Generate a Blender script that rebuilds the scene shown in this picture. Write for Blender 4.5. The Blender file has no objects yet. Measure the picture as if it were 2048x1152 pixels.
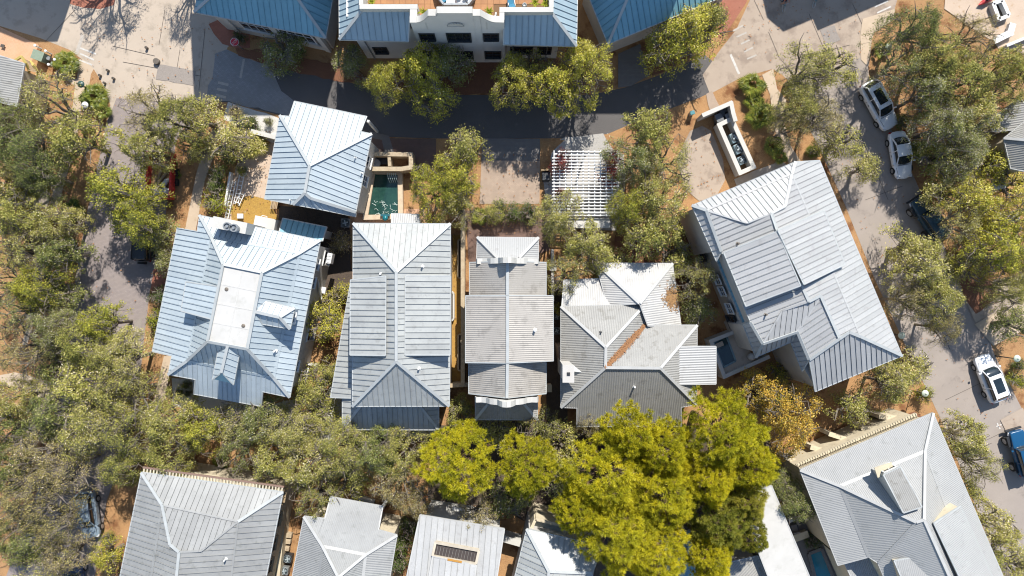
import bpy, bmesh, math, random
import numpy as np
from mathutils import Vector, Matrix

random.seed(7); np.random.seed(7)
SC = bpy.context.scene
COL = SC.collection
PI = math.pi
# ------------------------------------------------------------------ camera, sky, sun
S = 21.0          # photo pixels per metre on the ground
H = 66.0          # flying height
cam = bpy.data.cameras.new('camera'); cam_o = bpy.data.objects.new('camera', cam); COL.objects.link(cam_o)
cam_o.location = (0, 0, H); cam_o.rotation_euler = (0, 0, 0)
cam.sensor_width = 36.0; cam.lens = 18.0 / (1024 / S / H); cam.clip_start = 0.5; cam.clip_end = 500
SC.camera = cam_o

SUN_EL = math.radians(46)
SUN_D = Vector((0.28, 0.96, 0)).normalized()          # horizontal direction towards the sun
world = bpy.data.worlds.new('World'); SC.world = world; world.use_nodes = True
nt = world.node_tree; bg = nt.nodes['Background']
sky = nt.nodes.new('ShaderNodeTexSky'); sky.sky_type = 'NISHITA'; sky.sun_disc = False
sky.sun_elevation = SUN_EL; sky.sun_rotation = math.atan2(SUN_D.x, SUN_D.y)
sky.air_density = 1.0; sky.dust_density = 0.2; sky.ozone_density = 0.7
nt.links.new(sky.outputs[0], bg.inputs[0]); bg.inputs[1].default_value = 0.11
sl = bpy.data.lights.new('sun', 'SUN'); sl.energy = 4.5; sl.angle = math.radians(0.53); sl.color = (1.0, 0.95, 0.87)
so = bpy.data.objects.new('sun', sl); COL.objects.link(so)
so.rotation_euler = (-Vector((SUN_D.x*math.cos(SUN_EL), SUN_D.y*math.cos(SUN_EL), math.sin(SUN_EL)))).to_track_quat('-Z', 'Y').to_euler()
so.location = (20, 60, 80)
SC.view_settings.view_transform = 'Standard'; SC.view_settings.look = 'None'
SC.view_settings.exposure = 0.85; SC.view_settings.gamma = 1.0; SC.view_settings.use_curve_mapping = False
SC.cycles.max_bounces = 6; SC.cycles.diffuse_bounces = 3; SC.cycles.transparent_max_bounces = 4
SC.cycles.use_adaptive_sampling = True
SC.cycles.filter_width = 1.1

# ------------------------------------------------------------------ helpers
def at(px, py, z=0.0):
    k = (1 - z / H) / S
    return Vector(((px - 1024) * k, (576 - py) * k, z))

def lin(c):
    return tuple((x / 12.92 if x <= 0.04045 else ((x + 0.055) / 1.055) ** 2.4) for x in c)

MATS = {}
ALB = 0.80      # the base colours below were matched at exposure 0.5
def mat(name, c, c2=None, scale=3.0, rough=0.8, bump=0.0, bscale=None, metal=0.0, fine=None, stain=None, vary=0.0, spec=0.5, trans=0.0, stretch=None, rot=0.0):
    """noise-mottled principled material; c, c2 are linear base colours"""
    if name in MATS: return MATS[name]
    k = 1.0 if name.startswith(('roof', 'ridge')) else ALB
    S3 = lambda t: tuple(x * k for x in t)
    c = S3(c); c2 = S3(c2) if c2 else None; fine = (fine[0], S3(fine[1])) if fine else None; stain = (stain[0], S3(stain[1]), stain[2]) if stain else None
    m = bpy.data.materials.new(name); m.use_nodes = True; MATS[name] = m
    N = m.node_tree.nodes; L = m.node_tree.links; b = N['Principled BSDF']
    b.inputs['Roughness'].default_value = rough; b.inputs['Metallic'].default_value = metal
    b.inputs['Specular IOR Level'].default_value = spec
    tc = N.new('ShaderNodeTexCoord'); co = tc.outputs['Object']
    if stretch:
        mp = N.new('ShaderNodeMapping'); mp.inputs['Scale'].default_value = stretch; mp.inputs['Rotation'].default_value = (0, 0, rot)
        L.new(co, mp.inputs[0]); co = mp.outputs[0]
    rgb = N.new('ShaderNodeRGB'); rgb.outputs[0].default_value = (*c, 1); col = rgb.outputs[0]
    def mixin(col, fac, c2, mode='MIX'):
        mx = N.new('ShaderNodeMix'); mx.data_type = 'RGBA'; mx.blend_type = mode
        L.new(fac, mx.inputs[0]); L.new(col, mx.inputs[6])
        if isinstance(c2, tuple): mx.inputs[7].default_value = (*c2, 1)
        else: L.new(c2, mx.inputs[7])
        return mx.outputs[2]
    def noise(sc, lo, hi, detail=5):
        n = N.new('ShaderNodeTexNoise'); n.inputs['Scale'].default_value = sc; n.inputs['Detail'].default_value = detail
        n.inputs['Roughness'].default_value = 0.65
        L.new(co, n.inputs['Vector'])
        r = N.new('ShaderNodeMapRange'); r.inputs[1].default_value = lo; r.inputs[2].default_value = hi
        L.new(n.outputs[0], r.inputs[0]); return r.outputs[0]
    if c2: col = mixin(col, noise(scale, 0.36, 0.64), tuple(c2))
    if fine: col = mixin(col, noise(fine[0], 0.35, 0.65, 2), tuple(fine[1]))
    if stain: col = mixin(col, noise(stain[0], stain[2], stain[2] + 0.12, 6), tuple(stain[1]))
    if vary:
        oi = N.new('ShaderNodeObjectInfo'); r = N.new('ShaderNodeMapRange')
        r.inputs[3].default_value = 1 - vary; r.inputs[4].default_value = 1 + vary
        L.new(oi.outputs['Random'], r.inputs[0])
        cb = N.new('ShaderNodeCombineColor'); [L.new(r.outputs[0], cb.inputs[i]) for i in range(3)]
        mx = N.new('ShaderNodeMix'); mx.data_type = 'RGBA'; mx.blend_type = 'MULTIPLY'; mx.inputs[0].default_value = 1
        L.new(col, mx.inputs[6]); L.new(cb.outputs[0], mx.inputs[7]); col = mx.outputs[2]
    L.new(col, b.inputs['Base Color'])
    if bump:
        n = N.new('ShaderNodeTexNoise'); n.inputs['Scale'].default_value = bscale or scale * 4; n.inputs['Detail'].default_value = 6
        L.new(co, n.inputs['Vector'])
        bp = N.new('ShaderNodeBump'); bp.inputs['Strength'].default_value = bump; bp.inputs['Distance'].default_value = 0.05
        L.new(n.outputs[0], bp.inputs['Height']); L.new(bp.outputs[0], b.inputs['Normal'])
    return m

def brickmat(name, c1, c2, mortar, bw=0.22, bh=0.11, rot=0.0, rough=0.85, c3=None, mort=0.008):
    if name in MATS: return MATS[name]
    m = bpy.data.materials.new(name); m.use_nodes = True; MATS[name] = m
    N = m.node_tree.nodes; L = m.node_tree.links; b = N['Principled BSDF']; b.inputs['Roughness'].default_value = rough
    tc = N.new('ShaderNodeTexCoord'); mp = N.new('ShaderNodeMapping'); mp.inputs['Rotation'].default_value = (0, 0, rot)
    L.new(tc.outputs['Object'], mp.inputs[0])
    c1, c2, mortar = (tuple(x * ALB for x in t) for t in (c1, c2, mortar)); c3 = tuple(x * ALB for x in c3) if c3 else None
    br = N.new('ShaderNodeTexBrick'); br.inputs['Scale'].default_value = 1.0
    br.inputs['Brick Width'].default_value = bw; br.inputs['Row Height'].default_value = bh; br.inputs['Mortar Size'].default_value = mort
    br.inputs['Color1'].default_value = (*c1, 1); br.inputs['Color2'].default_value = (*c2, 1); br.inputs['Mortar'].default_value = (*mortar, 1)
    L.new(mp.outputs[0], br.inputs['Vector'])
    n = N.new('ShaderNodeTexNoise'); n.inputs['Scale'].default_value = 0.9; n.inputs['Detail'].default_value = 8; n.inputs['Roughness'].default_value = 0.7
    L.new(tc.outputs['Object'], n.inputs['Vector'])
    r = N.new('ShaderNodeMapRange'); r.inputs[1].default_value = 0.4; r.inputs[2].default_value = 0.68; L.new(n.outputs[0], r.inputs[0])
    mx = N.new('ShaderNodeMix'); mx.data_type = 'RGBA'; L.new(r.outputs[0], mx.inputs[0]); L.new(br.outputs[0], mx.inputs[6])
    mx.inputs[7].default_value = (*(c3 or tuple(x * 0.7 for x in c1)), 1); L.new(mx.outputs[2], b.inputs['Base Color'])
    bp = N.new('ShaderNodeBump'); bp.inputs['Strength'].default_value = 0.4; bp.inputs['Distance'].default_value = 0.02; bp.invert = True
    L.new(br.outputs['Fac'], bp.inputs['Height']); L.new(bp.outputs[0], b.inputs['Normal'])
    return m

def origin(o):
    v = Vector((0, 0, 0))
    while o is not None: v += o.location; o = o.parent
    return v

def link(name, me, m=None, parent=None, kind=None):
    o = bpy.data.objects.new(name, me); COL.objects.link(o)
    if m is not None and me is not None and len(me.materials) == 0: me.materials.append(m)
    if parent is not None: o.parent = parent
    if kind: o['kind'] = kind
    return o

def obj(name, verts, faces, m, parent=None, kind=None, local=False):
    """mesh object from WORLD coordinates (or local ones) linked under parent"""
    off = Vector((0, 0, 0)) if (local or parent is None) else origin(parent)
    me = bpy.data.meshes.new(name)
    me.from_pydata([(v[0] - off.x, v[1] - off.y, v[2] - off.z) for v in verts], [], faces); me.update()
    return link(name, me, m, parent, kind)

def thing(name, label, cat, loc=(0, 0, 0), rz=0.0, group=None):
    o = bpy.data.objects.new(name, None); COL.objects.link(o); o.empty_display_size = 0.3
    o.location = loc; o.rotation_euler = (0, 0, rz); o['label'] = label; o['category'] = cat
    if group: o['group'] = group
    return o
def tag(o, label, cat, group=None):
    o['label'] = label; o['category'] = cat
    if group: o['group'] = group
    return o

class MB:
    """collects shapes into one mesh"""
    def __init__(s): s.v = []; s.f = []
    def add(s, vs, fs):
        n = len(s.v); s.v += [tuple(x) for x in vs]; s.f += [tuple(i + n for i in f) for f in fs]; return s
    def box(s, c, size, rz=0.0, R=None):
        hx, hy, hz = size[0] / 2, size[1] / 2, size[2] / 2
        R = R or Matrix.Rotation(rz, 3, 'Z')
        P = [Vector(c) + R @ Vector((x * hx, y * hy, z * hz)) for z in (-1, 1) for x, y in ((-1, -1), (1, -1), (1, 1), (-1, 1))]
        return s.add(P, [(3, 2, 1, 0), (4, 5, 6, 7), (0, 1, 5, 4), (1, 2, 6, 5), (2, 3, 7, 6), (3, 0, 4, 7)])
    def bar(s, a, b, w, h, up=(0, 0, 1)):
        a = Vector(a); b = Vector(b); d = b - a
        if d.length < 1e-5: return s
        x = d.normalized(); up = Vector(up)
        if abs(x.dot(up)) > 0.99: up = Vector((0, 1, 0))
        y = up.cross(x).normalized(); z = x.cross(y)
        R = Matrix((x, y, z)).transposed()
        return s.box((a + b) / 2, (d.length, w, h), R=R)
    def tube(s, pts, rad, n=6, cap=True):
        pts = [Vector(p) for p in pts]; rad = rad if isinstance(rad, (list, tuple)) else [rad] * len(pts)
        rings = []; base = len(s.v)
        for i, p in enumerate(pts):
            d = (pts[min(i + 1, len(pts) - 1)] - pts[max(i - 1, 0)])
            d = d.normalized() if d.length > 1e-6 else Vector((0, 0, 1))
            a = d.cross(Vector((0, 0, 1)) if abs(d.z) < 0.9 else Vector((1, 0, 0))).normalized(); b = d.cross(a)
            for k in range(n):
                t = 2 * PI * k / n; s.v.append(tuple(p + (a * math.cos(t) + b * math.sin(t)) * rad[i]))
        for i in range(len(pts) - 1):
            for k in range(n):
                k2 = (k + 1) % n; s.f.append((base + i * n + k, base + i * n + k2, base + (i + 1) * n + k2, base + (i + 1) * n + k))
        if cap:
            s.f.append(tuple(base + k for k in range(n))); s.f.append(tuple(base + (len(pts) - 1) * n + k for k in reversed(range(n))))
        return s
    def prism(s, pts, z0, z1):
        """pts ccw-or-cw list of (x,y[,z]); vertical prism; z1/z0 may be lists"""
        n = len(pts); z0 = z0 if isinstance(z0, (list, tuple)) else [z0] * n; z1 = z1 if isinstance(z1, (list, tuple)) else [z1] * n
        ar = sum(pts[i][0] * pts[(i + 1) % n][1] - pts[(i + 1) % n][0] * pts[i][1] for i in range(n))
        if ar < 0: pts = pts[::-1]; z0 = z0[::-1]; z1 = z1[::-1]
        vs = [(p[0], p[1], z) for p, z in zip(pts, z0)] + [(p[0], p[1], z) for p, z in zip(pts, z1)]
        return s.add(vs, [tuple(range(n - 1, -1, -1)), tuple(range(n, 2 * n))] + [(i, (i + 1) % n, n + (i + 1) % n, n + i) for i in range(n)])
    def lathe(s, c, prof, n=16):
        """profile of (r,z) about vertical axis through c"""
        b = len(s.v)
        for r, z in prof:
            for k in range(n):
                t = 2 * PI * k / n; s.v.append((c[0] + r * math.cos(t), c[1] + r * math.sin(t), c[2] + z))
        for i in range(len(prof) - 1):
            for k in range(n):
                k2 = (k + 1) % n; s.f.append((b + i * n + k, b + i * n + k2, b + (i + 1) * n + k2, b + (i + 1) * n + k))
        s.f.append(tuple(b + k for k in reversed(range(n)))); s.f.append(tuple(b + (len(prof) - 1) * n + k for k in range(n)))
        return s
    def build(s, name, m, parent=None, kind=None, local=False, smooth=False, bevel=0.0):
        o = obj(name, s.v, s.f, m, parent, kind, local)
        if bevel:
            bm = bmesh.new(); bm.from_mesh(o.data)
            bmesh.ops.bevel(bm, geom=[e for e in bm.edges], offset=bevel, segments=2, affect='EDGES', profile=0.6)
            bm.to_mesh(o.data); bm.free()
        if smooth: o.data.polygons.foreach_set('use_smooth', [True] * len(o.data.polygons))
        return o

def copy_tree(o, parent=None, loc=None, rz=None):
    c = o.copy(); COL.objects.link(c)
    if parent is not None: c.parent = parent
    if loc is not None: c.location = loc
    if rz is not None: c.rotation_euler = (0, 0, rz)
    for ch in list(o.children): copy_tree(ch, c)
    return c

def inset(pts, d):
    """inset a simple polygon (list of 2-vectors) by d (positive shrinks)"""
    P = [Vector((p[0], p[1])) for p in pts]; n = len(P)
    ar = sum(P[i].x * P[(i + 1) % n].y - P[(i + 1) % n].x * P[i].y for i in range(n))
    if ar < 0: P = P[::-1]
    out = []
    for i in range(n):
        a, b, c = P[i - 1], P[i], P[(i + 1) % n]
        d1 = (b - a).normalized(); d2 = (c - b).normalized()
        n1 = Vector((-d1.y, d1.x)); n2 = Vector((-d2.y, d2.x))
        m = n1 + n2; q = m.dot(n1)
        out.append(b + (m * (d / q) if q > 0.25 else n1 * d))
    return out

# ------------------------------------------------------------------ materials
ROOF_BLUEWHITE = mat('roof_blue_white', (0.381, 0.430, 0.454), (0.336, 0.387, 0.418), 0.5, rough=0.42, vary=0.07, stain=(2.2, (0.300, 0.344, 0.368), 0.57))
ROOF_LIGHT = mat('roof_light_grey', (0.344, 0.355, 0.342), (0.295, 0.305, 0.300), 0.5, rough=0.45, vary=0.07, stain=(2.0, (0.264, 0.269, 0.259), 0.55))
ROOF_WARM = mat('roof_warm_grey', (0.333, 0.310, 0.278), (0.279, 0.261, 0.236), 0.6, rough=0.5, fine=(9, (0.298, 0.278, 0.252)), stain=(1.2, (0.238, 0.221, 0.198), 0.53))
ROOF_GREY = mat('roof_grey', (0.291, 0.285, 0.265), (0.229, 0.224, 0.209), 0.6, rough=0.5, fine=(8, (0.248, 0.243, 0.227)), stain=(1.5, (0.192, 0.184, 0.165), 0.55))
ROOF_PALE = mat('roof_pale', (0.365, 0.367, 0.364), (0.316, 0.319, 0.317), 0.6, rough=0.45, vary=0.07, fine=(7, (0.322, 0.325, 0.323)), stain=(1.4, (0.279, 0.276, 0.271), 0.57))
ROOF_SHADE_TEAL = mat('roof_shaded_steel_blue', (0.17, 0.345, 0.42), (0.14, 0.30, 0.37), 0.5, rough=0.38, vary=0.05)  # steel blue pushed towards teal: the roofs' shade is put into the colour
ROOF_STEEL = mat('roof_pale_steel', (0.27, 0.35, 0.40), (0.23, 0.31, 0.36), 0.5, rough=0.38, vary=0.05)
DECK_WHITE = mat('white_membrane', (0.593, 0.579, 0.547), (0.548, 0.535, 0.504), 0.8, rough=0.7, stain=(0.9, (0.503, 0.492, 0.454), 0.55))
UNDERLAY = mat('roof_underlay', (0.07, 0.085, 0.10), rough=0.9)
ROOF_MID = mat('roof_mid_grey', (0.262, 0.265, 0.259), (0.223, 0.225, 0.221), 0.5, rough=0.45, vary=0.07, stain=(1.6, (0.193, 0.196, 0.188), 0.55))
ROOF_DULL = mat('roof_dull_pale', (0.314, 0.315, 0.308), (0.274, 0.276, 0.271), 0.6, rough=0.45, vary=0.07, fine=(7, (0.279, 0.281, 0.276)), stain=(1.4, (0.235, 0.238, 0.230), 0.57))
CAP = mat('ridge_metal', (0.376, 0.391, 0.386), (0.334, 0.348, 0.345), 1.5, rough=0.4)
CAP_W = mat('ridge_metal_white', (0.392, 0.392, 0.381), (0.354, 0.354, 0.342), 1.5, rough=0.5)
STUCCO = mat('white_stucco', (0.592, 0.568, 0.528), (0.528, 0.504, 0.464), 0.8, rough=0.9, bump=0.25, bscale=25, stain=(1.1, (0.440, 0.416, 0.376), 0.62))
STUCCO_W = mat('bright_white_stucco', (0.595, 0.581, 0.541), (0.543, 0.530, 0.491), 0.8, rough=0.9, bump=0.2, bscale=25)
CREAM = mat('cream_stucco', (0.66, 0.58, 0.42), (0.58, 0.50, 0.36), 1.0, rough=0.9, bump=0.25, bscale=20, stain=(1.8, (0.42, 0.36, 0.26), 0.58))
TAN = mat('tan_stone', (0.52, 0.43, 0.30), (0.42, 0.33, 0.22), 2.0, rough=0.9, bump=0.4, bscale=14, stain=(2.5, (0.28, 0.21, 0.14), 0.58))
GLASS = mat('dark_glass', (0.012, 0.016, 0.02), rough=0.06, spec=0.8)
FRAME_W = mat('white_paint', (0.76, 0.76, 0.74), (0.70, 0.70, 0.68), 2, rough=0.55)
FRAME_D = mat('dark_frame', (0.03, 0.035, 0.04), rough=0.4)
WOOD = mat('weathered_wood', (0.30, 0.19, 0.09), (0.20, 0.12, 0.06), 3, rough=0.8, stretch=(1, 8, 1))
WOOD_P = mat('pale_wood', (0.46, 0.34, 0.20), (0.34, 0.25, 0.15), 4, rough=0.8)
BLACK = mat('black_plastic', (0.02, 0.022, 0.025), (0.035, 0.037, 0.04), 4, rough=0.5)
STEEL = mat('grey_steel', (0.36, 0.38, 0.39), (0.28, 0.30, 0.31), 4, rough=0.4, metal=0.3)
MULCH = mat('pine_straw', (0.42, 0.215, 0.085), (0.25, 0.125, 0.055), 0.7, rough=1.0, fine=(16, (0.50, 0.30, 0.14)), bump=0.9, bscale=22, stain=(0.55, (0.221, 0.095, 0.037), 0.52))
SAND = mat('pale_sand', (0.60, 0.47, 0.36), (0.50, 0.38, 0.28), 1.0, rough=1.0, fine=(14, (0.56, 0.44, 0.34)), bump=0.35, bscale=16, stain=(0.9, (0.40, 0.25, 0.12), 0.58))
WSAND = mat('white_sand', (0.72, 0.70, 0.66), (0.62, 0.60, 0.56), 1.4, rough=1.0, fine=(18, (0.55, 0.52, 0.48)), bump=0.6, bscale=14)
CONC = mat('pale_concrete', (0.529, 0.440, 0.349), (0.462, 0.388, 0.310), 0.35, rough=0.9, fine=(12, (0.495, 0.414, 0.335)), stain=(0.8, (0.394, 0.330, 0.262), 0.52), bump=0.15, bscale=30)
CONC2 = mat('worn_concrete', (0.454, 0.370, 0.292), (0.380, 0.300, 0.235), 0.5, rough=0.9, fine=(10, (0.412, 0.334, 0.263)), stain=(0.7, (0.306, 0.240, 0.188), 0.50), bump=0.2, bscale=20)
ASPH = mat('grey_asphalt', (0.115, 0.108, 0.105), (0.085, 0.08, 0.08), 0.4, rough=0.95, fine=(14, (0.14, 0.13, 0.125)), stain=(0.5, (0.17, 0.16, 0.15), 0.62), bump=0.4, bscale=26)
ASPH_L = mat('light_asphalt', (0.389, 0.335, 0.290), (0.313, 0.268, 0.235), 0.4, rough=0.95, fine=(13, (0.346, 0.299, 0.260)), stain=(0.6, (0.259, 0.221, 0.195), 0.58), bump=0.3, bscale=26)
PATH = mat('sandy_path', (0.58, 0.46, 0.34), (0.50, 0.39, 0.28), 0.8, rough=0.95, fine=(12, (0.53, 0.42, 0.31)), stain=(1.0, (0.40, 0.28, 0.17), 0.62))
GRAVEL = mat('grey_gravel', (0.42, 0.40, 0.37), (0.30, 0.285, 0.265), 8, rough=1.0, fine=(22, (0.52, 0.50, 0.47)), bump=0.8, bscale=20)
PAV_GREY = brickmat('grey_paver', (0.336, 0.286, 0.270), (0.280, 0.238, 0.228), (0.190, 0.162, 0.148), 0.24, 0.12, 0.12, c3=(0.302, 0.254, 0.233))
PAV_BLUE = brickmat('dusk_paver', (0.351, 0.350, 0.348), (0.297, 0.294, 0.297), (0.176, 0.168, 0.174), 0.22, 0.11, -0.2, c3=(0.257, 0.252, 0.246))
PAV_RED = brickmat('red_paver', (0.40, 0.145, 0.085), (0.33, 0.115, 0.07), (0.24, 0.10, 0.07), 0.22, 0.11, 0.3, c3=(0.36, 0.14, 0.09))
PAV_ORANGE = brickmat('orange_paver', (0.660, 0.378, 0.220), (0.605, 0.336, 0.190), (0.484, 0.273, 0.160), 0.22, 0.11, -0.35, c3=(0.616, 0.378, 0.240))
PAV_BROWN = brickmat('brown_paver', (0.21, 0.125, 0.095), (0.17, 0.10, 0.08), (0.11, 0.07, 0.055), 0.22, 0.11, 0.0, c3=(0.15, 0.10, 0.08))
PAV_PALE = brickmat('pale_paver', (0.48, 0.37, 0.28), (0.42, 0.32, 0.245), (0.30, 0.23, 0.175), 0.22, 0.11, 0.0, c3=(0.36, 0.275, 0.21))
PAV_SLATE = brickmat('slate_paver', (0.235, 0.22, 0.205), (0.20, 0.185, 0.175), (0.12, 0.11, 0.10), 0.24, 0.12, 0.0, c3=(0.18, 0.165, 0.155))
PAV_OCHRE = brickmat('ochre_paver', (0.50, 0.29, 0.06), (0.42, 0.24, 0.05), (0.26, 0.15, 0.04), 0.24, 0.12, 0.0, c3=(0.38, 0.21, 0.05))
PAINT = mat('road_paint', (0.66, 0.64, 0.60), (0.50, 0.47, 0.43), 5, rough=0.8)
PAINT_F = mat('faded_road_paint', (0.50, 0.455, 0.40), (0.44, 0.395, 0.345), 5, rough=0.85)
IRON = mat('cast_iron', (0.14, 0.12, 0.10), (0.20, 0.165, 0.13), 8, rough=0.7)
GRASSY = mat('dry_grass', (0.40, 0.215, 0.04), (0.30, 0.17, 0.045), 2.0, rough=1.0, fine=(18, (0.48, 0.30, 0.07)), bump=0.7, bscale=24, stain=(0.8, (0.50, 0.38, 0.26), 0.6))
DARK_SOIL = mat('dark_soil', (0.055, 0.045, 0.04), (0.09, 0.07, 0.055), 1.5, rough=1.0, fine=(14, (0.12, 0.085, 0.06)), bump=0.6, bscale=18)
RED_SOIL = mat('red_mulch', (0.20, 0.085, 0.045), (0.13, 0.05, 0.03), 1.5, rough=1.0, fine=(18, (0.28, 0.13, 0.07)), bump=0.8, bscale=20)
GREENBOX = mat('utility_green', (0.27, 0.33, 0.25), (0.22, 0.28, 0.21), 3, rough=0.5)
def water(name, c, c2):
    m = mat(name, c, c2, 1.6, rough=0.04, bump=0.12, bscale=5, spec=0.6); return m
WATER_TEAL = water('pool_teal', (0.016, 0.051, 0.044), (0.027, 0.081, 0.064))
WATER_DARK = water('pool_dark', (0.012, 0.04, 0.045), (0.018, 0.055, 0.06))
WATER_BLUE = water('pool_blue', (0.015, 0.17, 0.24), (0.02, 0.21, 0.28))
TILE = mat('terracotta_tile', (0.42, 0.20, 0.075), (0.35, 0.155, 0.06), 1.5, rough=0.7, vary=0.10)
# ------------------------------------------------------------------ ground sheets (each 4 mm above the one below)
LAYER = [0]
def sheet(name, pts, m, z=None):
    LAYER[0] += 1
    zz = 0.0012 * LAYER[0] if z is None else z
    P = [at(x, y, 0) for x, y in pts]
    return obj(name, [(p.x, p.y, zz) for p in P], [tuple(range(len(P)))] if sum(P[i].x * P[(i + 1) % len(P)].y - P[(i + 1) % len(P)].x * P[i].y for i in range(len(P))) > 0 else [tuple(reversed(range(len(P))))], m, None, 'structure')
def wob(pts, step=26, amp=4.0, seed=1):
    """ragged edge: subdivide the outline and jitter it (natural bed edges)"""
    r = random.Random(seed); out = []
    for i in range(len(pts)):
        a = pts[i]; b = pts[(i + 1) % len(pts)]; d = math.hypot(b[0] - a[0], b[1] - a[1]); n = max(1, int(d / step))
        for k in range(n):
            t = k / n; out.append((a[0] + (b[0] - a[0]) * t + r.uniform(-amp, amp), a[1] + (b[1] - a[1]) * t + r.uniform(-amp, amp)))
    return out

obj('ground', [(-110, -80, 0), (110, -80, 0), (110, 80, 0), (-110, 80, 0)], [(0, 1, 2, 3)], MULCH, None, 'structure')
# streets
sheet('street', [(-260, 40), (0, 52), (80, 76), (140, 100), (163, 118), (190, 150), (215, 200), (218, 230), (208, 260), (330, 290), (352, 275), (395, 215), (412, 200), (455, 95), (470, 80), (500, 60), (600, -40), (700, -300), (-260, -300)], CONC)
sheet('brick_street', [(233, 196), (300, 204), (395, 205), (352, 285), (335, 400), (325, 480), (300, 580), (288, 680), (275, 800), (250, 900), (214, 1000), (190, 1152), (170, 1260), (-30, 1260), (25, 1120), (70, 1000), (105, 850), (130, 700), (150, 560), (175, 420), (198, 320), (212, 250)], PAV_GREY)
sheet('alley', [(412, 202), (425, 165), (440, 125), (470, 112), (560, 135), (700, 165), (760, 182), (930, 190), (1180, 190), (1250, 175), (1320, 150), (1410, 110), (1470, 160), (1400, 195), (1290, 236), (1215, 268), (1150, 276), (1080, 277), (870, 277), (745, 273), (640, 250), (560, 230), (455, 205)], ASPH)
sheet('alley_apron', wob([(412, 202), (432, 110), (455, 96), (475, 108), (530, 128), (548, 150), (560, 180), (590, 205), (585, 232), (560, 228), (455, 204)], 14, 3, 4), PAV_BLUE)
sheet('cross_street', [(1405, 150), (1440, 100), (1472, 60), (1500, 0), (1560, -260), (1900, -260), (1800, -20), (1788, 22), (1745, 68), (1738, 130), (1728, 145), (1640, 230), (1565, 150), (1545, 138), (1480, 156), (1420, 188)], CONC2)
sheet('side_street', [(1620, 150), (1735, 110), (1738, 160), (1752, 205), (1800, 290), (1835, 370), (1860, 430), (1905, 530), (1965, 640), (1990, 712), (2040, 810), (2080, 890), (2240, 1260), (2060, 1260), (1985, 1100), (1935, 970), (1880, 835), (1815, 700), (1750, 560), (1690, 410), (1640, 300), (1600, 220)], ASPH_L)
# paving by the streets
sheet('plaza_paving', [(-120, 30), (0, 54), (78, 90), (62, 126), (50, 130), (-60, 100), (-140, 90)], PAV_ORANGE)
sheet('corner_paving', [(417, 48), (440, 38), (470, 36), (500, 60), (500, 96), (473, 96), (445, 88), (428, 68)], PAV_RED)
sheet('corner_paving', [(1425, 60), (1432, 30), (1440, -60), (1520, -60), (1492, 6), (1462, 52), (1440, 78)], PAV_RED)
sheet('brick_court', [(140, -20), (235, -20), (228, 10), (200, 18), (165, 15), (140, 8)], PAV_RED)
sheet('planting_bed', wob([(76, 90), (100, 94), (140, 108), (156, 122), (155, 140), (150, 158), (128, 155), (100, 148), (66, 140), (68, 118)], 12, 2, 2), MULCH)
sheet('path', [(158, 124), (166, 118), (190, 140), (182, 150), (178, 172), (160, 200), (146, 208), (150, 172), (133, 160), (110, 150), (112, 140), (140, 156), (154, 158)], PATH)
sheet('planting_bed', wob([(183, 148), (188, 138), (200, 160), (214, 182), (219, 210), (212, 240), (200, 300), (193, 330), (184, 320), (190, 240), (170, 205), (178, 178)], 14, 2, 3), MULCH)
sheet('path', [(150, 190), (165, 200), (150, 300), (128, 370), (118, 410), (98, 415), (110, 370), (128, 300)], PATH)
sheet('path', [(20, 378), (100, 382), (98, 415), (14, 405)], CONC)
sheet('path', wob([(85, 500), (97, 505), (78, 590), (70, 640), (56, 690), (44, 690), (60, 600)], 30, 2, 9), PATH)
sheet('path', wob([(30, 745), (120, 770), (112, 800), (85, 860), (55, 900), (20, 880), (70, 820), (60, 780), (0, 770), (0, 748)], 24, 3, 10), PATH)
sheet('path', [(436, 236), (446, 246), (425, 320), (410, 360), (390, 470), (380, 500), (362, 500), (372, 450), (392, 350), (410, 290)], PATH)
sheet('path', [(328, 712), (344, 712), (332, 800), (300, 812), (308, 800)], PATH)
sheet('brick_court', wob([(306, 540), (340, 520), (336, 590), (300, 600)], 10, 2, 11), PAV_RED)
# corner lot beside the garage house
sheet('sand_bed', wob([(456, 203), (588, 246), (560, 300), (540, 284), (500, 264), (448, 240)], 14, 1.5, 5), WSAND)
sheet('yard', wob([(480, 300), (560, 280), (545, 420), (530, 452), (450, 446), (462, 380), (470, 330)], 18, 4, 6), SAND)
sheet('lawn', wob([(472, 402), (500, 395), (545, 400), (560, 440), (535, 470), (460, 455), (466, 425)], 16, 5, 7), GRASSY)
sheet('yard', wob([(560, 408), (600, 415), (700, 430), (706, 560), (672, 660), (640, 660), (620, 500), (560, 450)], 18, 4, 8), DARK_SOIL)
sheet('sand_bed', wob([(640, 800), (700, 740), (716, 780), (700, 850), (640, 900), (596, 890), (604, 840)], 16, 5, 12), WSAND)
sheet('sand_bed', wob([(340, 760), (400, 760), (525, 815), (590, 800), (610, 870), (420, 850), (345, 810)], 18, 4, 15), WSAND)
sheet('gravel_bed', wob([(690, 860), (1000, 840), (1130, 850), (1160, 870), (1160, 960), (1000, 900), (850, 880), (690, 900)], 26, 4, 16), DARK_SOIL)
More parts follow.
